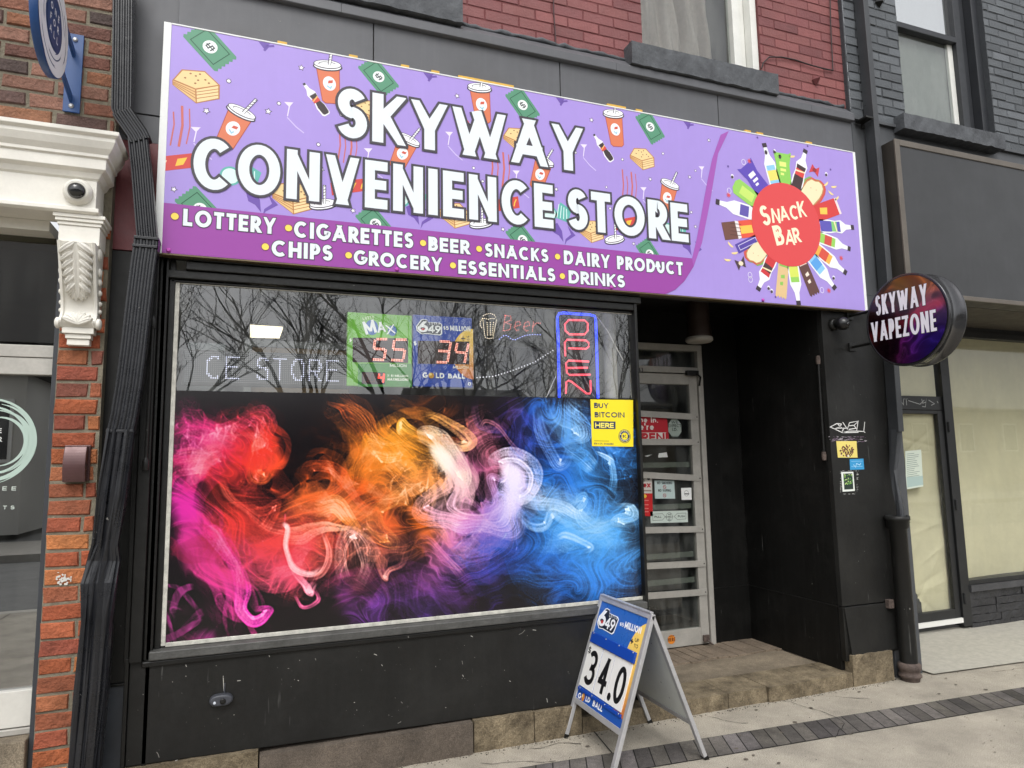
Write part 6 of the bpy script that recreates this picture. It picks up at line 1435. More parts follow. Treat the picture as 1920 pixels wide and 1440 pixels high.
a = Art(GPL); a.pxpoly([(1277, 915), (1296, 914.5), (1297, 937), (1278, 937.5)], (234, 236, 234)); a.line(arc(*a.uv(1287, 925), .020, .022, 0, 360, 18), .003, (130, 136, 136), 1); a.pxline([(1283, 926), (1292, 926)], .008, (60, 64, 66), 1); decal('no_smoking_sticker', 'small square white no smoking sticker at the right edge of the door glass')(a)
a = Art(GPL); a.pxpoly([(1219, 959), (1289, 957), (1290, 979), (1220, 981)], (196, 208, 200)); 
for p in ([(1224, 964), (1242, 963), (1247, 969), (1242, 975), (1224, 976), (1224, 964)], [(1286, 962), (1270, 962.5), (1264, 968.5), (1270, 974), (1286, 973), (1286, 962)]): a.pxline(p, .003, (90, 100, 96), 1)
a.line(arc(*a.uv(1255, 969), .030, .034, 0, 360, 9), .003, (90, 100, 96), 1); a.pxtext('PULL', 1227, 971, 1240, 971, 967, t=.2, c=(60, 70, 66), layer=1); a.pxtext('PUSH', 1271, 970, 1284, 970, 966, t=.2, c=(60, 70, 66), layer=1)
a.pxtext('WE', 1252, 966, 1258, 966, 963, t=.2, c=(60, 70, 66), layer=1); a.pxtext('EXPECT', 1248, 971, 1262, 971, 967.5, t=.2, c=(60, 70, 66), layer=1); a.pxtext('ID', 1253, 976, 1257, 976, 972.5, t=.2, c=(60, 70, 66), layer=1)
decal('arrow_sticker', 'wide pale sticker with two arrows round an octagon above the door\'s middle bar')(a)
a = Art(Plane((0, RY-.0155, 0), (1, 0, 0), (0, 0, 1))); c0 = a.uv(1259, 1199); a.disc(*c0, .034, .034, (226, 138, 50), 0, 22); a.pxtext('HERE', 1252, 1203, 1266, 1202, 1196, t=.24, c=(110, 60, 30), layer=1); a.pxline([(1254, 1193), (1264, 1192)], .006, (110, 60, 30), 1); decal('round_sticker', 'round orange sticker at the foot of the entrance door')(a)

# ================================================================ marks on the right pilaster
PP_ = Plane((0, .0595, 0), (1, 0, 0), (0, 0, 1))
a = Art(PP_); W_ = (226, 226, 224)
gs = lambda P: [(1540+x*.1528, 780+y*.1528) for x, y in P]
for P in ([(250, 100), (190, 92), (108, 135), (165, 160), (235, 130)], [(200, 100), (270, 165), (255, 190)], [(250, 100), (205, 150), (300, 150)], [(262, 75), (320, 165)], [(318, 165), (345, 80)], [(345, 82), (455, 62), (400, 115), (330, 120)], [(400, 115), (425, 150), (335, 165)], [(450, 65), (432, 185), (520, 190)], [(532, 72), (520, 190), (538, 205)], [(165, 160), (260, 205), (455, 200)], [(260, 205), (340, 185), (430, 185)]): a.pxline(gs(P), .0062, W_, 0)
for k, P in enumerate(a.mb.f): pass
tag(a.build('graffiti_tag'), 'white spray paint tag scrawled on the black pilaster above the stickers', 'graffiti')
def card(name, label, quad, c, y=.058):
    t = thing(name, label, 'sticker', tuple(at(*quad[0], .059))); a = Art(Plane((0, y, 0), (1, 0, 0), (0, 0, 1)), 0.0); a.pxpoly(quad, c, 0); return t, a
t, a = card('photo_sticker', 'small square yellow and pink photo sticker with dark curly blob below the white tag', [(1568, 827), (1606, 827), (1608, 858), (1571, 858)], (232, 214, 120)); rnd = random.Random(2)
a.clip = (a.uv(1569, 840)[0], a.uv(1607.5, 840)[0], a.uv(1590, 858)[1], a.uv(1590, 826)[1])
for k in range(60):
    an, rr_ = rnd.uniform(0, 6.28), rnd.uniform(0, 1)**.5; a.disc(*a.uv(1588+13*rr_*math.cos(an), 846+12*rr_*math.sin(an)), .006, .006, rnd.choice([(104, 58, 54), (84, 46, 48), (128, 76, 70), (60, 36, 44)]), 1+k*.03, 8)
a.disc(*a.uv(1590, 855), .008, .008, (230, 226, 220), 4, 10); a.disc(*a.uv(1577, 854), .006, .006, (226, 200, 190), 4, 10); a.build('print', t)
t, a = card('blue_sticker', 'small bright blue sticker to the lower right of the photo sticker', [(1593, 861), (1619, 860), (1620.5, 880), (1594, 881)], (58, 152, 206))
for y in (865, 875): a.pxline([(1596, y), (1617, y-.5)], .003, (150, 206, 236), 1)
a.pxline([(1600, 871), (1604, 876), (1606, 869), (1612, 872), (1614, 868)], .004, (200, 232, 246), 1); a.build('print', t)
t, a = card('green_sticker', 'white edged sticker with green leafy picture, lowest on the black pilaster', [(1577, 885), (1600, 884.5), (1603, 920.5), (1580, 922)], (228, 232, 226)); a.pxpoly([(1581, 888), (1598, 887.5), (1600, 917), (1583, 918)], (44, 58, 52), 1); a.clip = (a.uv(1581.5, 900)[0], a.uv(1599, 900)[0], a.uv(1590, 917)[1], a.uv(1590, 888)[1])
for k in range(46): a.disc(*a.uv(rnd.uniform(1582, 1599), rnd.uniform(889, 908)), .005, .004, rnd.choice([(110, 170, 80), (160, 200, 110), (70, 120, 60), (200, 220, 150)]), 2+k*.03, 6)
a.build('print', t)
a = Art(PP_)
for k in range(120):
    x, y = rnd.uniform(1553, 1622), rnd.uniform(818, 829)
    if rnd.random() < .7: a.pxline([(x, y), (x+rnd.uniform(1, 6), y+rnd.uniform(-.6, .6))], .003, rnd.choice([(190, 184, 190), (120, 96, 120), (150, 140, 150), (90, 72, 90)]), k*.01)
for k in range(60):
    x, y = rnd.choice([(1575, rnd.uniform(880, 928)), (1606, rnd.uniform(880, 925)), (rnd.uniform(1575, 1610), 883), (rnd.uniform(1577, 1600), 926)]); a.pxline([(x, y), (x+rnd.uniform(1, 4), y+rnd.uniform(-.8, .8))], .002, (170, 170, 168), k*.01)
o_t = tag(a.build('tape_residue'), 'torn tape residue and glue flecks around the stickers on the black pilaster', 'tape residue'); o_t['kind'] = 'stuff'

# ================================================================ folding sidewalk sign
ft = np.array(atx(1121, 1117, 1.9)); ftr = np.array(atx(1227, 1148, 1.9)); apz = (ft[2]+ftr[2])/2
fbl = np.array(atz(1057, 1382, 0.006)); fbr = np.array(atz(1143, 1455, 0.006))
bbl = np.array(atz(1215, 1353, 0.006)); bbr = np.array(atz(1325, 1413, 0.006))
yA, yB = (ft[1]+fbl[1])/2, (ftr[1]+fbr[1])/2+.0
xf, xb2 = (fbl[0]+fbr[0])/2, (bbl[0]+bbr[0])/2; xt = 1.9
af = thing('sidewalk_sign', 'folding metal sidewalk sign with blue lottery poster and changeable number 34.0', 'sidewalk sign', (1.9, (yA+yB)/2, 0))
AFM = mat('brushed_frame', (182, 182, 184), .4, metal=.35, var=.1, vs=12)
FP = Plane((xf, yA, 0), (0, -1, 0), (xt-xf, 0, apz)); LEN = math.hypot(xt-xf, apz); WID = yA-yB
BPn = Plane((xb2, yB, 0), (0, 1, 0), (xt+.012-xb2, 0, apz))
def slab(mb, pl, u0, u1, v0, v1, o0, o1, m):
    A = [pl.p(u, v, o1) for u, v in ((u0, v0), (u1, v0), (u1, v1), (u0, v1))]; B = [pl.p(u, v, o0) for u, v in ((u0, v0), (u1, v0), (u1, v1), (u0, v1))]
    mb.mesh(A+B, [(0, 1, 2, 3), (7, 6, 5, 4), (1, 0, 4, 5), (2, 1, 5, 6), (3, 2, 6, 7), (0, 3, 7, 4)], m)
vb = (FP.uv(1069, 1322)[1]+FP.uv(1160, 1367)[1])/2
T = .030
def aframe(pl, face_m, name):
    fr = MB(); slab(fr, pl, 0, T, 0, LEN, -.022, 0, AFM); slab(fr, pl, WID-T, WID, 0, LEN, -.022, 0, AFM); slab(fr, pl, T, WID-T, LEN-T, LEN, -.022, 0, AFM); slab(fr, pl, T, WID-T, vb, vb+T, -.022, 0, AFM)
    fo = fr.build('frame', af, .003)
    for u in (0, WID-T):
        ft_ = MB(); slab(ft_, pl, u-.002, u+T+.002, -.006, .022, -.024, .002, BLACK2); ft_.build('rubber_foot', fo)
    p = MB(); slab(p, pl, T, WID-T, vb+T, LEN-T, -.018, -.006, face_m); return p.build(name, af)
aframe(FP, mat('poster_blue', (44, 102, 186), .3, var=.04, vs=3), 'front_panel')
bp = aframe(BPn, mat('pale_back_panel', (205, 208, 202), .5, var=.06, vs=3), 'rear_panel')
hg = MB(); hg.box(xt-.004, xt+.016, yB+.01, yA-.01, apz-.004, apz+.006, AFM); hg.build('hinge', af, .002)
a = Art(FP, -.0055)
dk = (30, 74, 158)
a.pxpoly([(1078, 1292), (1108, 1190), (1202, 1222), (1162, 1352)], dk, 0) if False else None
v_lo, v_hi = vb+T, LEN-T
v1_, v2_ = FP.uv(1108, 1192)[1], FP.uv(1084, 1286)[1]
a.poly([(T, v_lo), (WID-T, v_lo), (WID-T, v1_), (T, v1_)], (34, 84, 170), .5)
# yellow ball behind the numbers, fading to copper
bu, bv = FP.uv(1196, 1262); bR = .245; a.clip = None
u_r = WID-T-.001
for k in range(18):
    f = k/17; a.clip = (T, u_r, bv+bR-(k+1)*bR*2/18, bv+bR-k*bR*2/18); a.disc(bu, bv, bR*.68, bR, (int(250-66*f**2.8), int(212-108*f**2.8), int(106-52*f**2.8)), 1.2, 60)
a.clip = None
o_ = a.uv(1138.5, 1163); lotto_logo(a, o_, a.uv(1156, 1170)-o_, a.uv(1146, 1143)-o_, 2)
a.pxtext('$5', 1160, 1172.5, 1167.5, 1175, 1165, t=.2, c=(246, 248, 250), layer=2); a.pxtext('MILLION', 1169, 1177, 1199, 1188.5, 1163.5, t=.24, c=(246, 248, 250), layer=2)
a.pxtext('UP', 1188.5, 1202, 1196, 1205, 1194.5, t=.16, c=(50, 50, 54), layer=3); a.pxtext('TO', 1186.5, 1213, 1194, 1216, 1205.5, t=.16, c=(50, 50, 54), layer=3)
a.pxline([(1181, 1200), (1186, 1203.5)], .009, (50, 50, 54), 3); a.pxline([(1184.5, 1197.5), (1182.3, 1206.5)], .009, (50, 50, 54), 3.2)
rail0, rail1 = FP.uv(1108, 1186)[1], FP.uv(1104, 1206)[1]
a.pxtext('G', 1081.5, 1308, 1087, 1310.5, 1296, t=.24, c=(246, 248, 250), layer=2); a.disc(*a.uv(1092, 1307), .0165, .021, (206, 134, 60), 2, 20); a.disc(*a.uv(1091, 1304), .007, .009, (246, 214, 150), 2.5, 14)
a.pxtext('LD', 1096, 1314.5, 1104, 1318, 1303, t=.24, c=(246, 248, 250), layer=2); a.pxtext('BALL', 1109, 1323, 1127, 1335, 1310, t=.24, c=(246, 248, 250), layer=2)
for pts in ([(1148, 1318), (1166, 1327)], [(1147, 1323), (1165, 1332)]): a.pxline(pts, .004, (196, 120, 60), 3)
a.pxtext('MILLION', 1148, 1332, 1163, 1340, 1327, t=.2, c=(176, 96, 76), layer=3)
a.build('poster_print', af)
# number holder: blue rail, three white cards, black digits
mb = MB(); ra = (FP.uv(1112, 1187)[1]+FP.uv(1193, 1220)[1])/2; rb_ = (FP.uv(1106, 1206)[1]+FP.uv(1187, 1240)[1])/2
slab(mb, FP, T+.004, WID-T-.02, rb_, ra, -.005, .008, mat('blue_rail', (22, 70, 168), .3)); mb.build('number_rail', af, .003)
mb = MB(); slab(mb, FP, T+.004, WID-T-.02, FP.uv(1083, 1286)[1]-.012, FP.uv(1083, 1286)[1]+.004, -.005, .004, mat('blue_rail', (22, 70, 168), .3)); mb.build('number_rail', af, .002)
ctop = rb_-.003; cbot = FP.uv(1087, 1286)[1]+.005
us = [T+.03, FP.uv(1122, 1240)[0]-.002, FP.uv(1146, 1250)[0], WID-T-.030]
us = [FP.uv(1104, 1208)[0]+.004, FP.uv(1121, 1255)[0], FP.uv(1143, 1270)[0], WID-T-.028]
a = Art(FP, -.001); BK = (24, 24, 26)
for i, (ch, sk_) in enumerate((('3', 0), ('4', 0), ('0', 0))):
    c_ = MB(); slab(c_, FP, us[i]+.003, us[i+1]-.003, cbot, ctop, -.005, -.0015-.001*(i % 2), mat('white_number_card', (236, 236, 232), .35, var=.03)); c_.build('number_card', af)
    w_ = us[i+1]-us[i]; h_ = (ctop-cbot)*.78; u0 = us[i]+w_*(.2 if i != 2 else .34); a.text(ch, (u0, cbot+(ctop-cbot)*.09), (us[i]+w_*.88, cbot+(ctop-cbot)*.09), h_, .155, BK, 0)
a.disc(us[2]+w_*.2, cbot+(ctop-cbot)*.14, .018, .020, BK, 0, 18)
a.text('$', (us[0]+.006, cbot+(ctop-cbot)*.74), (us[0]+.038, cbot+(ctop-cbot)*.74), (ctop-cbot)*.17, .16, BK, 0)
a.build('number_print', af)
for u in np.linspace(T+.03, WID-T-.04, 4):
    for v, o in ((ra-.006, .008), (cbot-.011, .004)): sc_ = MB(); sc_.lathe([(.004, 0), (.003, .002)], FP.p(u, v, o), FP.N, ALU2, 8); sc_.build('rivet', af)
for (u, v) in ((-.12, .62), (-.18, .38), (-.28, .42), (-.42, .34), (-.46, .52), (-.15, .30), (-.35, .66), (-.5, .3)): a = Art(Plane(BPn.p(0, 0, -.0185), -BPn.U*1.0, BPn.V), .0); a.disc(u, v, .004, .004, (90, 92, 94), 0, 8); a.build('rivet', af)

# ================================================================ round lightbox sign on the right
RS = np.array((3.95, -.43, 2.42)); RR_ = .302; RW = .155
rs = thing('round_sign', 'round black rimmed lightbox sign with vape smoke print and white lettering on wall brackets', 'blade sign', tuple(RS))
RIM = mat('glossy_black_rim', (78, 78, 80), .16, metal=.75, var=.05)
mb = MB(); mb.lathe([(RR_*.97, 0.004), (RR_, 0.0), (RR_+.004, .006), (RR_+.004, .014), (RR_-.004, .02), (RR_-.004, RW-.02), (RR_+.004, RW-.014), (RR_+.004, RW-.002), (RR_*.97, RW)], RS, (1, 0, 0), RIM, 72); mb.build('case', rs)
for dz in (-.10, .13):
    mb = MB(); mb.tube([(RS[0]+.05, RS[1]+RR_*.9, RS[2]+dz), (RS[0]+.05, .05, RS[2]+dz)], .011, BLACK2, 8); mb.box(RS[0]+.02, RS[0]+.08, .045, .059, RS[2]+dz-.03, RS[2]+dz+.03, BLACK2); mb.build('bracket', rs, .002)
RPl = Plane(RS+np.array((.003, 0, 0)), (0, -1, 0), (0, 0, 1))
def round_print():
    n, m_ = 90, 200; rr = np.linspace(0, RR_*.955, n)[:, None]*np.ones((1, m_)); an = np.ones((n, 1))*np.linspace(0, 2*np.pi, m_)[None]
    u, v = (rr*np.cos(an))/RR_, (rr*np.sin(an))/RR_
    a_, b_ = u.copy(), v.copy()
    for k in range(7):
        a_, b_ = a_+.22*np.sin(2.6*b_*(1+.35*k)+k*1.7), b_+.22*np.sin(2.9*a_*(1+.3*k)+k*2.3+1)
    s1 = np.abs(np.sin(3.2*a_+1.5*b_)); s2 = np.abs(np.sin(2.4*b_-2.1*a_+.7)); fil = np.exp(-5*s1)+.7*np.exp(-6*s2)
    base = .5+.5*np.sin(1.7*a_+.4); 
    def mixc(c0, c1, f): return c0[:, None, None]*(1-f)+c1[:, None, None]*f
    R_, O_, P_, V_ = (np.array(c, float)/255 for c in ((150, 26, 40), (196, 108, 30), (104, 20, 92), (56, 30, 150)))
    top = np.clip(.5+v*.9, 0, 1); rgt = np.clip(.5+u*.9, 0, 1)
    left = mixc(np.array((110, 16, 60))/255, R_, np.clip(.4+v*1.2, 0, 1)); right = mixc(V_, np.array((130, 60, 130))/255, np.clip(.5+v, 0, 1))
    c = left*(1-rgt)+right*rgt; c = c*(1-np.clip(v*1.6-.1, 0, 1)*.9)+O_[:, None, None]*np.clip(v*1.6-.1, 0, 1)*.9
    c = c*(.18+.75*base)+fil*.28*(c+.15)
    band = np.exp(-((v+.02-u*.25)/.16)**2)*.55; c = c*(1-band)+R_[:, None, None]*1.1*band+np.array((.2, .08, .0))[:, None, None]*band
    mott = .5+.5*np.sin(3.1*a_-2.2*b_+1); c = c*(.42+.50*mott)[None]
    return np.clip(c, 0, 1), rr, an
RC_, rr_, an_ = round_print()
def rp(u, v):
    n, m_ = rr_.shape; r = (v*RR_*.955); t = u*2*np.pi
    return np.stack([np.full_like(u, RS[0]-.0005), RS[1]-r*np.cos(t), RS[2]+r*np.sin(t)], 1)
rf = sheet_from_image('printed_face', RC_, rp, 'glossy_round_print', .18); rf.parent = rs; rf.location = -rs.location
a = Art(RPl, .0045)
for s_, xl, yl, xr, yr, yt in (('SKYWAY', 1644, 592.5, 1741, 571, 560), ('VAPEZONE', 1636, 642, 1758, 620, 610)):
    a.pxtext(s_, xl, yl, xr, yr, yt-5, t=.26, c=(236, 236, 244), layer=1, gap=.07, lim=.265, outline=(.0025, (40, 16, 40)))
a.build('lettering', rs)

# ================================================================ blue blade sign on the left
BS = np.array((-.880, -.375, 3.455)); BR = .225
bs = thing('blade_sign', 'round dark blue blade sign with white swirl rings on a blue wall bracket', 'blade sign', tuple(BS))
NVY = mat('navy_sign_paint', (34, 72, 126), .4, var=.06, vs=8)
mb = MB(); mb.lathe([(BR-.004, 0), (BR, -.004), (BR, -.028), (BR-.004, -.032)], BS, (1, 0, 0), NVY, 64); mb.build('disc', bs)
BPl = Plane(BS, (0, 1, 0), (0, 0, 1)); a = Art(BPl, .001); a.disc(0, 0, BR*.97, BR*.97, (30, 62, 112), 0, 56)
for k in range(3):
    for j, (r0, r1) in enumerate(((.96, .84), (.80, .69), (.65, .55))):
        pts = []; A = np.linspace(0, 215, 44); st0 = k*120+j*40
        for q in (0, 1):
            for an in (A if q == 0 else A[::-1]):
                f = an/215; tap = math.sin(math.pi*f)**.5; c = (r0+r1)/2-.12*f+.06; wv = (r0-r1)*.95*tap/2
                pts.append(((c+(wv if q == 0 else -wv))*BR*math.cos(R8(an+st0)), (c+(wv if q == 0 else -wv))*BR*math.sin(R8(an+st0))))
        for q in range(43): a.poly([pts[q], pts[q+1], pts[-2-q], pts[-1-q]], (236, 238, 240), 1+k*.2+j*.1)
a.disc(0, 0, BR*.47, BR*.47, (30, 62, 112), 2.5, 40)
for i, w_ in enumerate(('ONE', 'FOR', 'ALL')):
    a.text(w_, (-.062, .038-i*.052), (.062, .038-i*.052), .03, .2, (236, 238, 240), 3, gap=.9)
a.build('printed_face', bs)
mb = MB(); q0, q1 = at(126, 61, -.012), at(149, 212, -.012); mb.box(q0[0], q1[0], -.012, -.001, q1[2], q0[2], NVY); mb.box((q0[0]+q1[0])/2-.008+.0, (q0[0]+q1[0])/2+.008, -.25, -.012, q0[2]-.13, q0[2]-.06, NVY) if False else None
bxm = (q0[0]+q1[0])/2
for dz in (.10, .33): mb.prism([(bxm-.01, -.012, q0[2]-dz+.02), (bxm-.01, -.012, q0[2]-dz-.02), (bxm-.01, -.26, q0[2]-dz-.004+.05), (bxm-.01, -.26, q0[2]-dz+.022+.05)], (.012, 0, 0), NVY)
for zz in (q0[2]-.03, q1[2]+.03): mb.lathe([(.012, 0), (.012, .004), (.006, .010)], (bxm, -.012, zz), (0, -1, 0), ALU2, 10)
mb.build('wall_bracket', bs, .002)

# ================================================================ cameras, lamps and wall boxes
q = at(147, 361, -.156); t = thing('dome_camera', 'white dome security camera with dark bubble on the white cornice board', 'camera', tuple(q))
mb = MB(); mb.lathe([(.058, 0), (.060, .008), (.056, .022), (.044, .034)], q, (0, -1, -.12), WHITEP, 36); mb.build('housing', t)
mb = MB(); mb.lathe([(.036, .034), (.034, .044), (.027, .057), (.014, .064), (.001, .066)], q, (0, -1, -.12), mat('dark_bubble', (26, 27, 30), .06, spec=.8), 32); mb.build('dome', t)
q = at(143, 868, .0); t = thing('wall_light', 'brown metal box wall light fixed to the orange brick pier', 'wall light', tuple(q)); x0_, x1_, z0_, z1_ = RC(122, 838, 161, 903, -.03)
BRM = mat('maroon_brown_metal', (88, 62, 62), .3, metal=.3, var=.12, vs=10); mb = MB()
rows = []
for i in range(13):
    f = i/12; rows.append([(x0_, -.002, z1_-(z1_-z0_)*f), (x0_, -.028-.032*math.sin(f*2.2+.35), z1_-(z1_-z0_)*f), (x1_, -.028-.032*math.sin(f*2.2+.35), z1_-(z1_-z0_)*f), (x1_, -.002, z1_-(z1_-z0_)*f)])
mb.ring(rows, BRM, smooth=False); mb.build('shade', t, .003); mb = MB(); mb.box(x0_-.006, x1_+.008, -.010, .004, z0_+.004, z1_+.008, BRM); mb.build('back_plate', t, .002)
q = at(415, 1310, .06); t = thing('wall_camera', 'small grey two lens camera screwed to the black panel under the mural', 'camera', tuple(q)); mb = MB(); GRYC = mat('grey_plastic', (62, 64, 70), .45)
pr_ = [(.040*math.cos(a_)+.012*np.sign(math.cos(a_)), .026*math.sin(a_)) for a_ in np.linspace(0, 2*math.pi, 28, endpoint=False)]
mb.ring([[(q[0]+x*k, y, q[2]+z*k) for x, z in pr_] for y, k in ((.06, 1), (.035, 1), (.028, .9), (.026, .7))][::-1], GRYC, smooth=False); mb.build('housing', t, .002)
mb = MB(); mb.lathe([(.013, 0), (.013, .006), (.009, .008)], (q[0]+.008, .027, q[2]-.002), (0, -1, 0), BLACK2, 16); mb.build('lens', t); mb = MB(); mb.lathe([(.007, 0), (.006, .004)], (q[0]-.028, .028, q[2]-.006), (0, -1, 0), mat('led_lens', (200, 206, 215), .2), 12); mb.build('lens', t)
mb = MB(); mb.tube([(q[0]+.012, .057, q[2]+.02), (q[0]+.014, .057, q[2]+.07)], .004, GRYC, 6); mb.build('cable', t)
q = at(1578, 606, .0); t = thing('ball_camera', 'black ball security camera on the pilaster left of the round sign', 'camera', tuple(q)); mb = MB(); mb.lathe([(.045, 0), (.045, .02), (.035, .03)], (q[0]-.02, .059, q[2]), (0, -1, 0), BLACK2, 28); mb.build('mount', t)
mb = MB(); mb.lathe([(.001, -.048), (.020, -.045), (.037, -.03), (.046, -.008), (.046, .012), (.038, .032), (.03, .04)], (q[0]-.005, -.01, q[2]-.005), (.45, -.8, -.35), mat('black_plastic', (22, 22, 24), .3), 28); mb.build('ball', t); mb = MB(); d_ = np.array((.45, -.8, -.35)); d_ /= np.linalg.norm(d_); mb.lathe([(.024, .0), (.024, .006), (.012, .008)], np.array((q[0]-.005, -.01, q[2]-.005))+d_*.038, d_, mat('lens_glass', (10, 10, 14), .05, spec=.9), 20); mb.build('lens', t)
q = at(1309, 600, .62); t = thing('porch_lantern', 'round dark ceiling lantern with pale ring in the dark entry recess', 'ceiling light', tuple(q)); zz = at(1308, 640, .62)[2]; zt_ = at(1308, 597, .62)[2]; r_ = (at(1330, 620, .62)[0]-at(1288, 620, .62)[0])/2
mb = MB(); mb.lathe([(r_*.8, CZ_-zz), (r_*.85, zt_-zz-.01), (r_*.8, zt_-zz-.03), (r_*.95, .045), (r_*.95, .03)][::-1], (q[0], .62, zz), (0, 0, 1), mat('dark_bronze', (58, 46, 40), .4, metal=.4), 28); mb.build('body', t); mb = MB(); mb.lathe([(r_*.6, -.012), (r_*.9, -.006), (r_, .004), (r_, .026), (r_*.95, .03)], (q[0], .62, zz), (0, 0, 1), mat('pale_ring', (150, 146, 138), .5), 28); mb.build('ring', t)

# ================================================================ downspouts, pipe, conduits, cables
def prof_corr(w, d, n=4):
    P = [(-w/2, 0), (w/2, 0), (w/2, d*.8)]; k = n*4
    for i in range(k+1):
        x = w/2-w*i/k; P.append((x, d-(.006 if i % 4 in (1, 2) else 0)))
    P.append((-w/2, d*.8)); return P
DY = -.0
def dpath(pts, Y): return [tuple(at(x, y, Y)) for x, y in pts]
t = thing('downspout', 'black corrugated downspout, dented and leaning, between the brick pier and the purple sign', 'downspout', tuple(at(235, 200, 0)))
mb = MB(); mb.sweep(prof_corr(.088, .07), dpath([(236, -60), (235, 80), (233, 218), (240, 232)], -.01), GUTTER); mb.build('upper_pipe', t)
mb = MB(); mb.sweep(prof_corr(.092, .074), dpath([(233, 220), (262, 262), (268, 274)], -.015), GUTTER); mb.build('elbow', t)
mb = MB(); mb.sweep(prof_corr(.086, .07), dpath([(262, 264), (269, 330), (278, 440), (281, 468)], -.015), GUTTER); mb.build('middle_pipe', t)
mb = MB(); mb.sweep(prof_corr(.105, .072), dpath([(279, 452), (278, 466), (273, 500), (264, 575), (255, 655), (246, 725), (237, 780), (230, 812)], -.02), GUTTER); mb.build('lower_pipe', t)
pth = dpath([(231, 806), (214, 930), (200, 1020), (197, 1050), (190, 1090), (186, 1160), (176, 1290), (164, 1440), (158, 1510)], -.03)
mb = MB(); prs = []; P_ = [np.array(p) for p in pth]; base_ = prof_corr(.118, .07); rows = []; rnd = random.Random(9)
for i, p in enumerate(P_):
    tt = P_[min(i+1, len(P_)-1)]-P_[max(i-1, 0)]; tt /= np.linalg.norm(tt); fr = np.array((0, -1.0, 0)); aa = np.cross(fr, tt); aa /= np.linalg.norm(aa); k = (.9, 1, .82, 1.08, 1.12, .96, 1, .95, .9)[i]; dd = (1, .9, .62, .5, .75, .9, 1, 1, 1)[i]
    rows.append([p+aa*u*k+fr*v*dd+np.array((rnd.uniform(-.005, .005), rnd.uniform(-.006, .006), 0)) for u, v in base_])
mb.ring(rows, GUTTER, smooth=False); mb.build('dented_pipe', t)
for x, y, w_ in ((279, 455, .105), (276, 470, .105), (230, 810, .11)):
    c_ = at(x, y, -.02); m_ = MB(); m_.box(c_[0]-w_/2, c_[0]+w_/2, -.098, -.005, c_[2]-.006, c_[2]+.006, GUTTER); m_.build('strap', t, .001)
t = thing('downspout', 'black square downspout torn open at its foot above the round cast pipe', 'downspout', tuple(at(1640, 600, 0)))
mb = MB(); mb.sweep([(-.026, 0), (.026, 0), (.026, .085), (-.026, .085)], dpath([(1600, -60), (1625, 226), (1636, 350), (1656, 600), (1671, 810)], .05), mat('grey_black_gutter', (58, 60, 63), .35, var=.15, chips=.3)); mb.build('pipe', t, .003)
rows = []; P_ = [np.array(at(x, y, Y)) for x, y, Y in ((1671, 806, .05), (1671, 850, .045), (1672, 880, .035), (1677, 915, .02), (1683, 950, .0), (1687, 992, -.005))]; rnd = random.Random(3)
for i, p in enumerate(P_):
    k = (1, .85, .62, .7, .9, 1.0)[i]; dd = (1, .7, .45, .4, .5, .6)[i]; j = lambda: rnd.uniform(-.006, .006)
    rows.append([p+np.array((u*k+j(), -v*dd+j(), j())) for u, v in ((-.026, 0), (.026, 0), (.028, .04), (.026, .07), (.004, .085), (-.01, .07), (-.026, .075), (-.028, .03))])
mb = MB(); mb.ring(rows, mat('grey_black_gutter', (58, 60, 63)), smooth=False); mb.build('torn_end', t)
c_ = at(1622, 224, 0); m_ = MB(); m_.box(c_[0]-.036, c_[0]+.036, -.042, .058, c_[2]-.008, c_[2]+.008, BLACK2); m_.box(c_[0]+.02, c_[0]+.075, .046, .06, c_[2]-.04, c_[2]-.01, BLACK2); m_.build('strap', t, .002)
c_ = at(1610, 60, 0); 
q = at(1687, 1150, -.0); cz0, cz1 = 0.0, at(1690, 968, -.06)[2]; pr_ = .056
t = thing('cast_pipe', 'thick black cast iron drain pipe with rusty foot beside the pilaster', 'pipe', (q[0], 0, 0))
cx_ = at(1694, 1150, -.0)[0]; cy_ = -.012
mb = MB(); mb.lathe([(pr_, .12), (pr_, cz1-.09), (pr_+.014, cz1-.08), (pr_+.016, cz1-.035), (pr_+.025, cz1-.03), (pr_+.025, cz1), (pr_+.012, cz1), (pr_+.010, cz1-.05)], (cx_, cy_, 0), (0, 0, 1), BLACK, 32); mb.build('shaft', t)
mb = MB(); mb.lathe([(pr_+.002, .001), (pr_+.004, .02), (pr_+.016, .03), (pr_+.018, .042), (pr_+.008, .05), (pr_+.008, .07), (pr_+.018, .08), (pr_+.018, .108), (pr_+.008, .118), (pr_, .122)], (cx_, cy_, 0), (0, 0, 1), RUST, 32); mb.build('foot', t)
mb = MB(); z_ = at(1666, 1133, .03)[2]; mb.box(cx_-.10, cx_-.055, .02, .058, z_-.03, z_+.03, RUST); mb.build('bracket', t, .004)
t = thing('conduit', 'thin black conduit rod with clamps on the jamb left of the smoke mural', 'conduit', tuple(at(280, 720, .03)))
mb = MB(); mb.tube(dpath([(287, 604), (280, 740), (273, 872)], .02), .0075, BLACK2, 8); mb.build('rod', t)
for x, y in ((287, 604), (273, 870)): c_ = at(x, y, .02); m_ = MB(); m_.lathe([(.014, -.03), (.016, -.01), (.016, .012), (.010, .03)], c_, (0, 0, 1), BLACK2, 12); m_.box(c_[0]-.02, c_[0]+.012, .02, .05, c_[2]-.012, c_[2]+.03, BLACK2); m_.build('clamp', t)
t = thing('conduit', 'thin dark conduit rod with rusty fittings on the side wall of the entry recess', 'conduit', tuple(atx(1540, 760, RX-.02)))
mb = MB(); mb.tube([tuple(atx(x, y, RX-.02)) for x, y in ((1534, 672), (1540, 770), (1546, 862))], .009, BLACK2, 8); mb.build('rod', t)
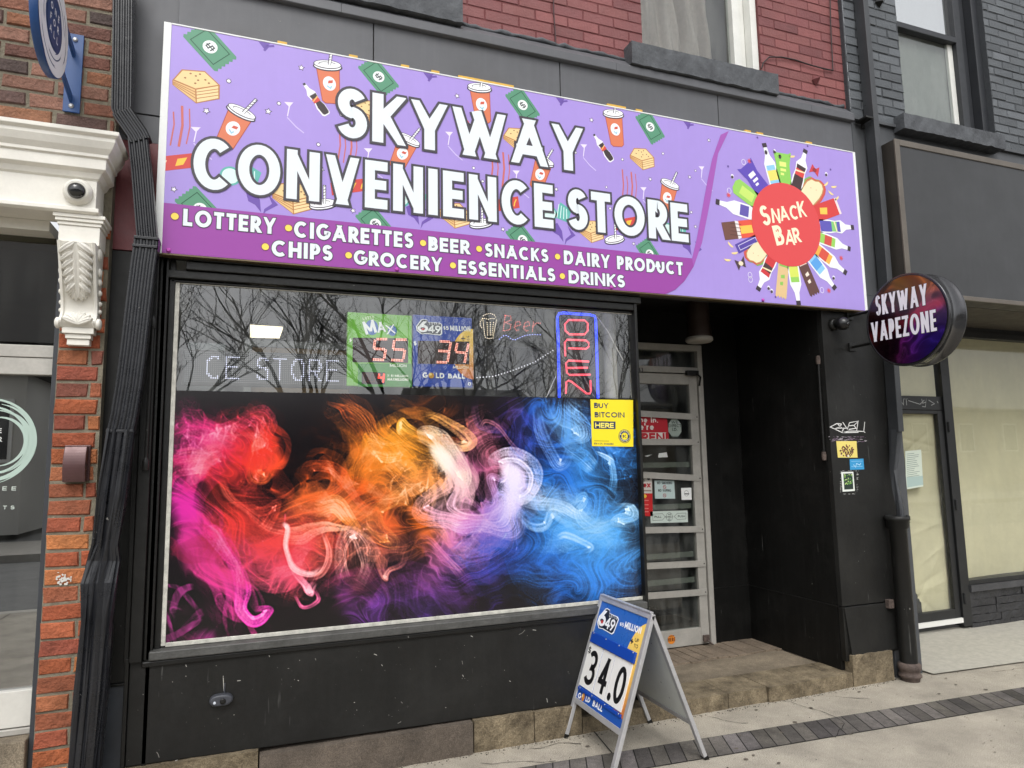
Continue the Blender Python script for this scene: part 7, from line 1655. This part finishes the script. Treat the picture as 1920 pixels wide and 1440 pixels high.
for x, y in ((1534, 675), (1545, 855)): c_ = atx(x, y, RX-.018); m_ = MB(); m_.lathe([(.014, -.03), (.017, 0), (.014, .03)], c_, (0, 0, 1), RUST, 10); m_.build('clamp', t)
mb = MB(); mb.tube(dpath([(1428, 128), (1431, 118), (1442, 107), (1465, 107), (1490, 112), (1520, 122), (1545, 129), (1562, 132)], .085), .005, mat('dark_cable', (40, 34, 34), .6), 6); mb.tube(dpath([(1556, -20), (1558, 60), (1562, 132)], .085), .004, mat('dark_cable', (40, 34, 34), .6), 6); tag(mb.build('wall_cable', None), 'thin dark cable looping across the red brick right of the curtained window', 'cable')
mb = MB(); mb.tube(dpath([(1037, -60), (1038, 20), (1041, 60), (1042, 82)], .09), .005, mat('maroon_cable', (70, 40, 42), .6), 6); tag(mb.build('wall_cable', None), 'thin maroon cable running straight down the red brick left of the curtained window', 'cable')
q = at(1530, 150, .09); mb = MB(); mb.ring([[(q[0]-.035, .095, q[2]), (q[0], .095, q[2]+.04), (q[0]+.035, .095, q[2]), (q[0], .095, q[2]-.045)], [(q[0]-.003, .05, q[2]), (q[0], .05, q[2]+.004), (q[0]+.003, .05, q[2]), (q[0], .05, q[2]-.004)]], mat('painted_anchor', (104, 52, 54), .6), smooth=False); tag(mb.build('wall_anchor', None), 'diamond shaped iron wall anchor painted maroon on the red brick', 'wall anchor')
q = at(1652, 4, .03); mb = MB(); mb.ring([[(q[0]-.04, .055, q[2]+.01), (q[0], .055, q[2]+.05), (q[0]+.045, .055, q[2]+.02), (q[0]+.01, .055, q[2]-.03)], [(q[0]-.005, .01, q[2]), (q[0], .01, q[2]+.006), (q[0]+.005, .01, q[2]), (q[0], .01, q[2]-.006)]], BLACK2, smooth=False); tag(mb.build('wall_anchor', None), 'black iron wall anchor on the grey painted brick at the top edge', 'wall anchor')
# curtain in the upper window
mb = MB(); V = []; nx_, nz_ = 90, 16; cz0_, cz1_ = wz0-.02, 5.2
for j in range(nz_+1):
    f = j/nz_; z = cz0_+(cz1_-cz0_)*f; xl_ = wx0+.03; xr_ = at(1332-40*(1-f)*0, 60, .26)[0]+.02*math.sin(f*5)
    for i in range(nx_+1):
        g_ = i/nx_; V.append((xl_+(xr_-xl_)*g_, .295+.030*math.sin(g_*23+math.sin(f*4+g_*6)*1.4+f*1.5)+.016*math.sin(g_*51+f*3), z))
mb.mesh(V, [(j*(nx_+1)+i, j*(nx_+1)+i+1, (j+1)*(nx_+1)+i+1, (j+1)*(nx_+1)+i) for j in range(nz_) for i in range(nx_)], mat('taupe_curtain', (160, 148, 140), .9, var=.1, vs=30, bump=.3, bs=200), smooth=True)
tag(mb.build('curtain', None), 'taupe curtain hanging in folds behind the upper window over the red brick wall', 'curtain')
rnd = random.Random(6); mb = MB(); mb.tube([(x, .25, wz0-.005+.012*rnd.random()) for x in np.arange(wx0+.04, wx1-rw-.02, .025)], [.012+.018*rnd.random() for _ in np.arange(wx0+.04, wx1-rw-.02, .025)], mat('plastic_film', (196, 192, 180), .3, bump=.5, bs=60), 8, False); tag(mb.build('plastic_wrap', None), 'crumpled clear plastic along the foot of the curtained upper window', 'plastic sheet')

# ================================================================ across the street (seen in the glass)
g = MB(); g.box(-60, 80, -14.5, -11.6, -.3, -.02, mat('far_concrete', (150, 146, 138), .9, var=.1)); struct(g.build('far_sidewalk'))
BARK = mat('dark_bark', (44, 38, 34), .9, var=.25)
def bare_tree(x, y, h, seed, label, lean=0.0):
    rnd = random.Random(seed); t = thing('bare_tree', label, 'tree', (x, y, -.02), 'bare trees across the street'); tr = MB(); cr = MB()
    def grow(p, d, L, r, lev):
        n = 4; pts = [np.array(p)]; rr = [r]; dd = np.array(d, float)
        for i in range(n):
            dd = dd+np.array((rnd.gauss(0, .16), rnd.gauss(0, .16), rnd.gauss(.03, .1))); dd /= np.linalg.norm(dd); pts.append(pts[-1]+dd*L/n); rr.append(r*(1-.42*(i+1)/n))
        (tr if lev == 0 else cr).tube(pts, rr, BARK, 8 if lev == 0 else (5 if lev < 3 else 3), True)
        if lev >= 5: return
        for k in range((4, 4, 4, 3, 3)[lev]):
            f = rnd.uniform(.35 if lev else .5, 1.0); i = min(int(f*n), n-1); b = pts[i]+(pts[i+1]-pts[i])*(f*n-i)
            az = rnd.uniform(0, 6.28); sp = rnd.uniform(.5, 1.0); e = dd*(1-.3*sp)+np.array((math.cos(az), math.sin(az), rnd.uniform(-.1, .5)))*sp*.75; e /= np.linalg.norm(e)
            grow(b, e, L*rnd.uniform(.55, .78), max(r*.5, .0045), lev+1)
    grow((x, y, -.02), (lean, 0, 1), h*.42, h*.016, 0)
    tr.build('trunk', t); cr.build('crown', t)
for i, (x, y, h, s_, ln) in enumerate(((-2.2, -15.0, 7.5, 1, .05), (.3, -16, 8.5, 2, -.05), (2.6, -13.2, 8.0, 3, -.18), (4.6, -15.5, 8.5, 4, .1), (7.6, -13.6, 7.0, 5, .12), (10.5, -15, 8.0, 6, 0))):
    bare_tree(x, y, h, s_, 'bare dark tree mirrored in the upper glass '+('at the far left end', 'behind the black dot board', 'left of the green display', 'above the blue display', 'beside the open sign', 'at the far right end')[i], ln)
def house(name, label, x0, x1, y0, y1, hw, hr, wm, rm, nwin):
    t = thing(name, label, 'house', ((x0+x1)/2, (y0+y1)/2, -.02)); m_ = MB(); m_.box(x0, x1, y0, y1, -.02, hw, wm); m_.build('wall', t)
    m_ = MB(); e = .35; ym = (y0+y1)/2
    m_.ring([[(x0-e, y1+e, hw-.1), (x0-e, ym, hr), (x0-e, y0-e, hw-.1), (x0-e, y0-e, hw-.2), (x0-e, y1+e, hw-.2)], [(x1+e, y1+e, hw-.1), (x1+e, ym, hr), (x1+e, y0-e, hw-.1), (x1+e, y0-e, hw-.2), (x1+e, y1+e, hw-.2)]], rm, smooth=False); m_.build('roof', t)
    for i in range(nwin):
        cx = x0+(x1-x0)*(i+.5)/nwin
        m_ = MB(); m_.box(cx-.55, cx+.55, y1-.02, y1+.06, hw*.42, hw*.80, WHITEF); wo_ = m_.build('window', t); m_ = MB(); m_.box(cx-.47, cx+.47, y1+.062, y1+.07, hw*.42+.08, hw*.80-.08, mat('dark_far_glass', (30, 32, 36), .1)); m_.build('pane', wo_)
RM_ = mat('far_roof', (56, 54, 54), .9, var=.1)
house('white_house', 'white sided house mirrored in the left shop door glass', -15, -5.6, -26, -16.5, 4.2, 5.6, mat('white_siding', (196, 194, 186), .7), RM_, 6)
house('brown_house', 'low brown house mirrored at the foot of the upper display glass', -2.5, 4.8, -30, -21, 3.3, 4.4, mat('brown_siding', (104, 86, 72), .8), RM_, 3)
house('gabled_house', 'dark gabled house mirrored below the beer sign', 6.2, 11, -30, -21, 3.2, 4.9, mat('grey_siding', (92, 94, 98), .8), RM_, 2)
house('long_shop_block', 'long low flat block mirrored in the papered right window', 13, 40, -30, -20, 4.0, 4.6, mat('beige_brick', (150, 138, 118), .8), RM_, 8)
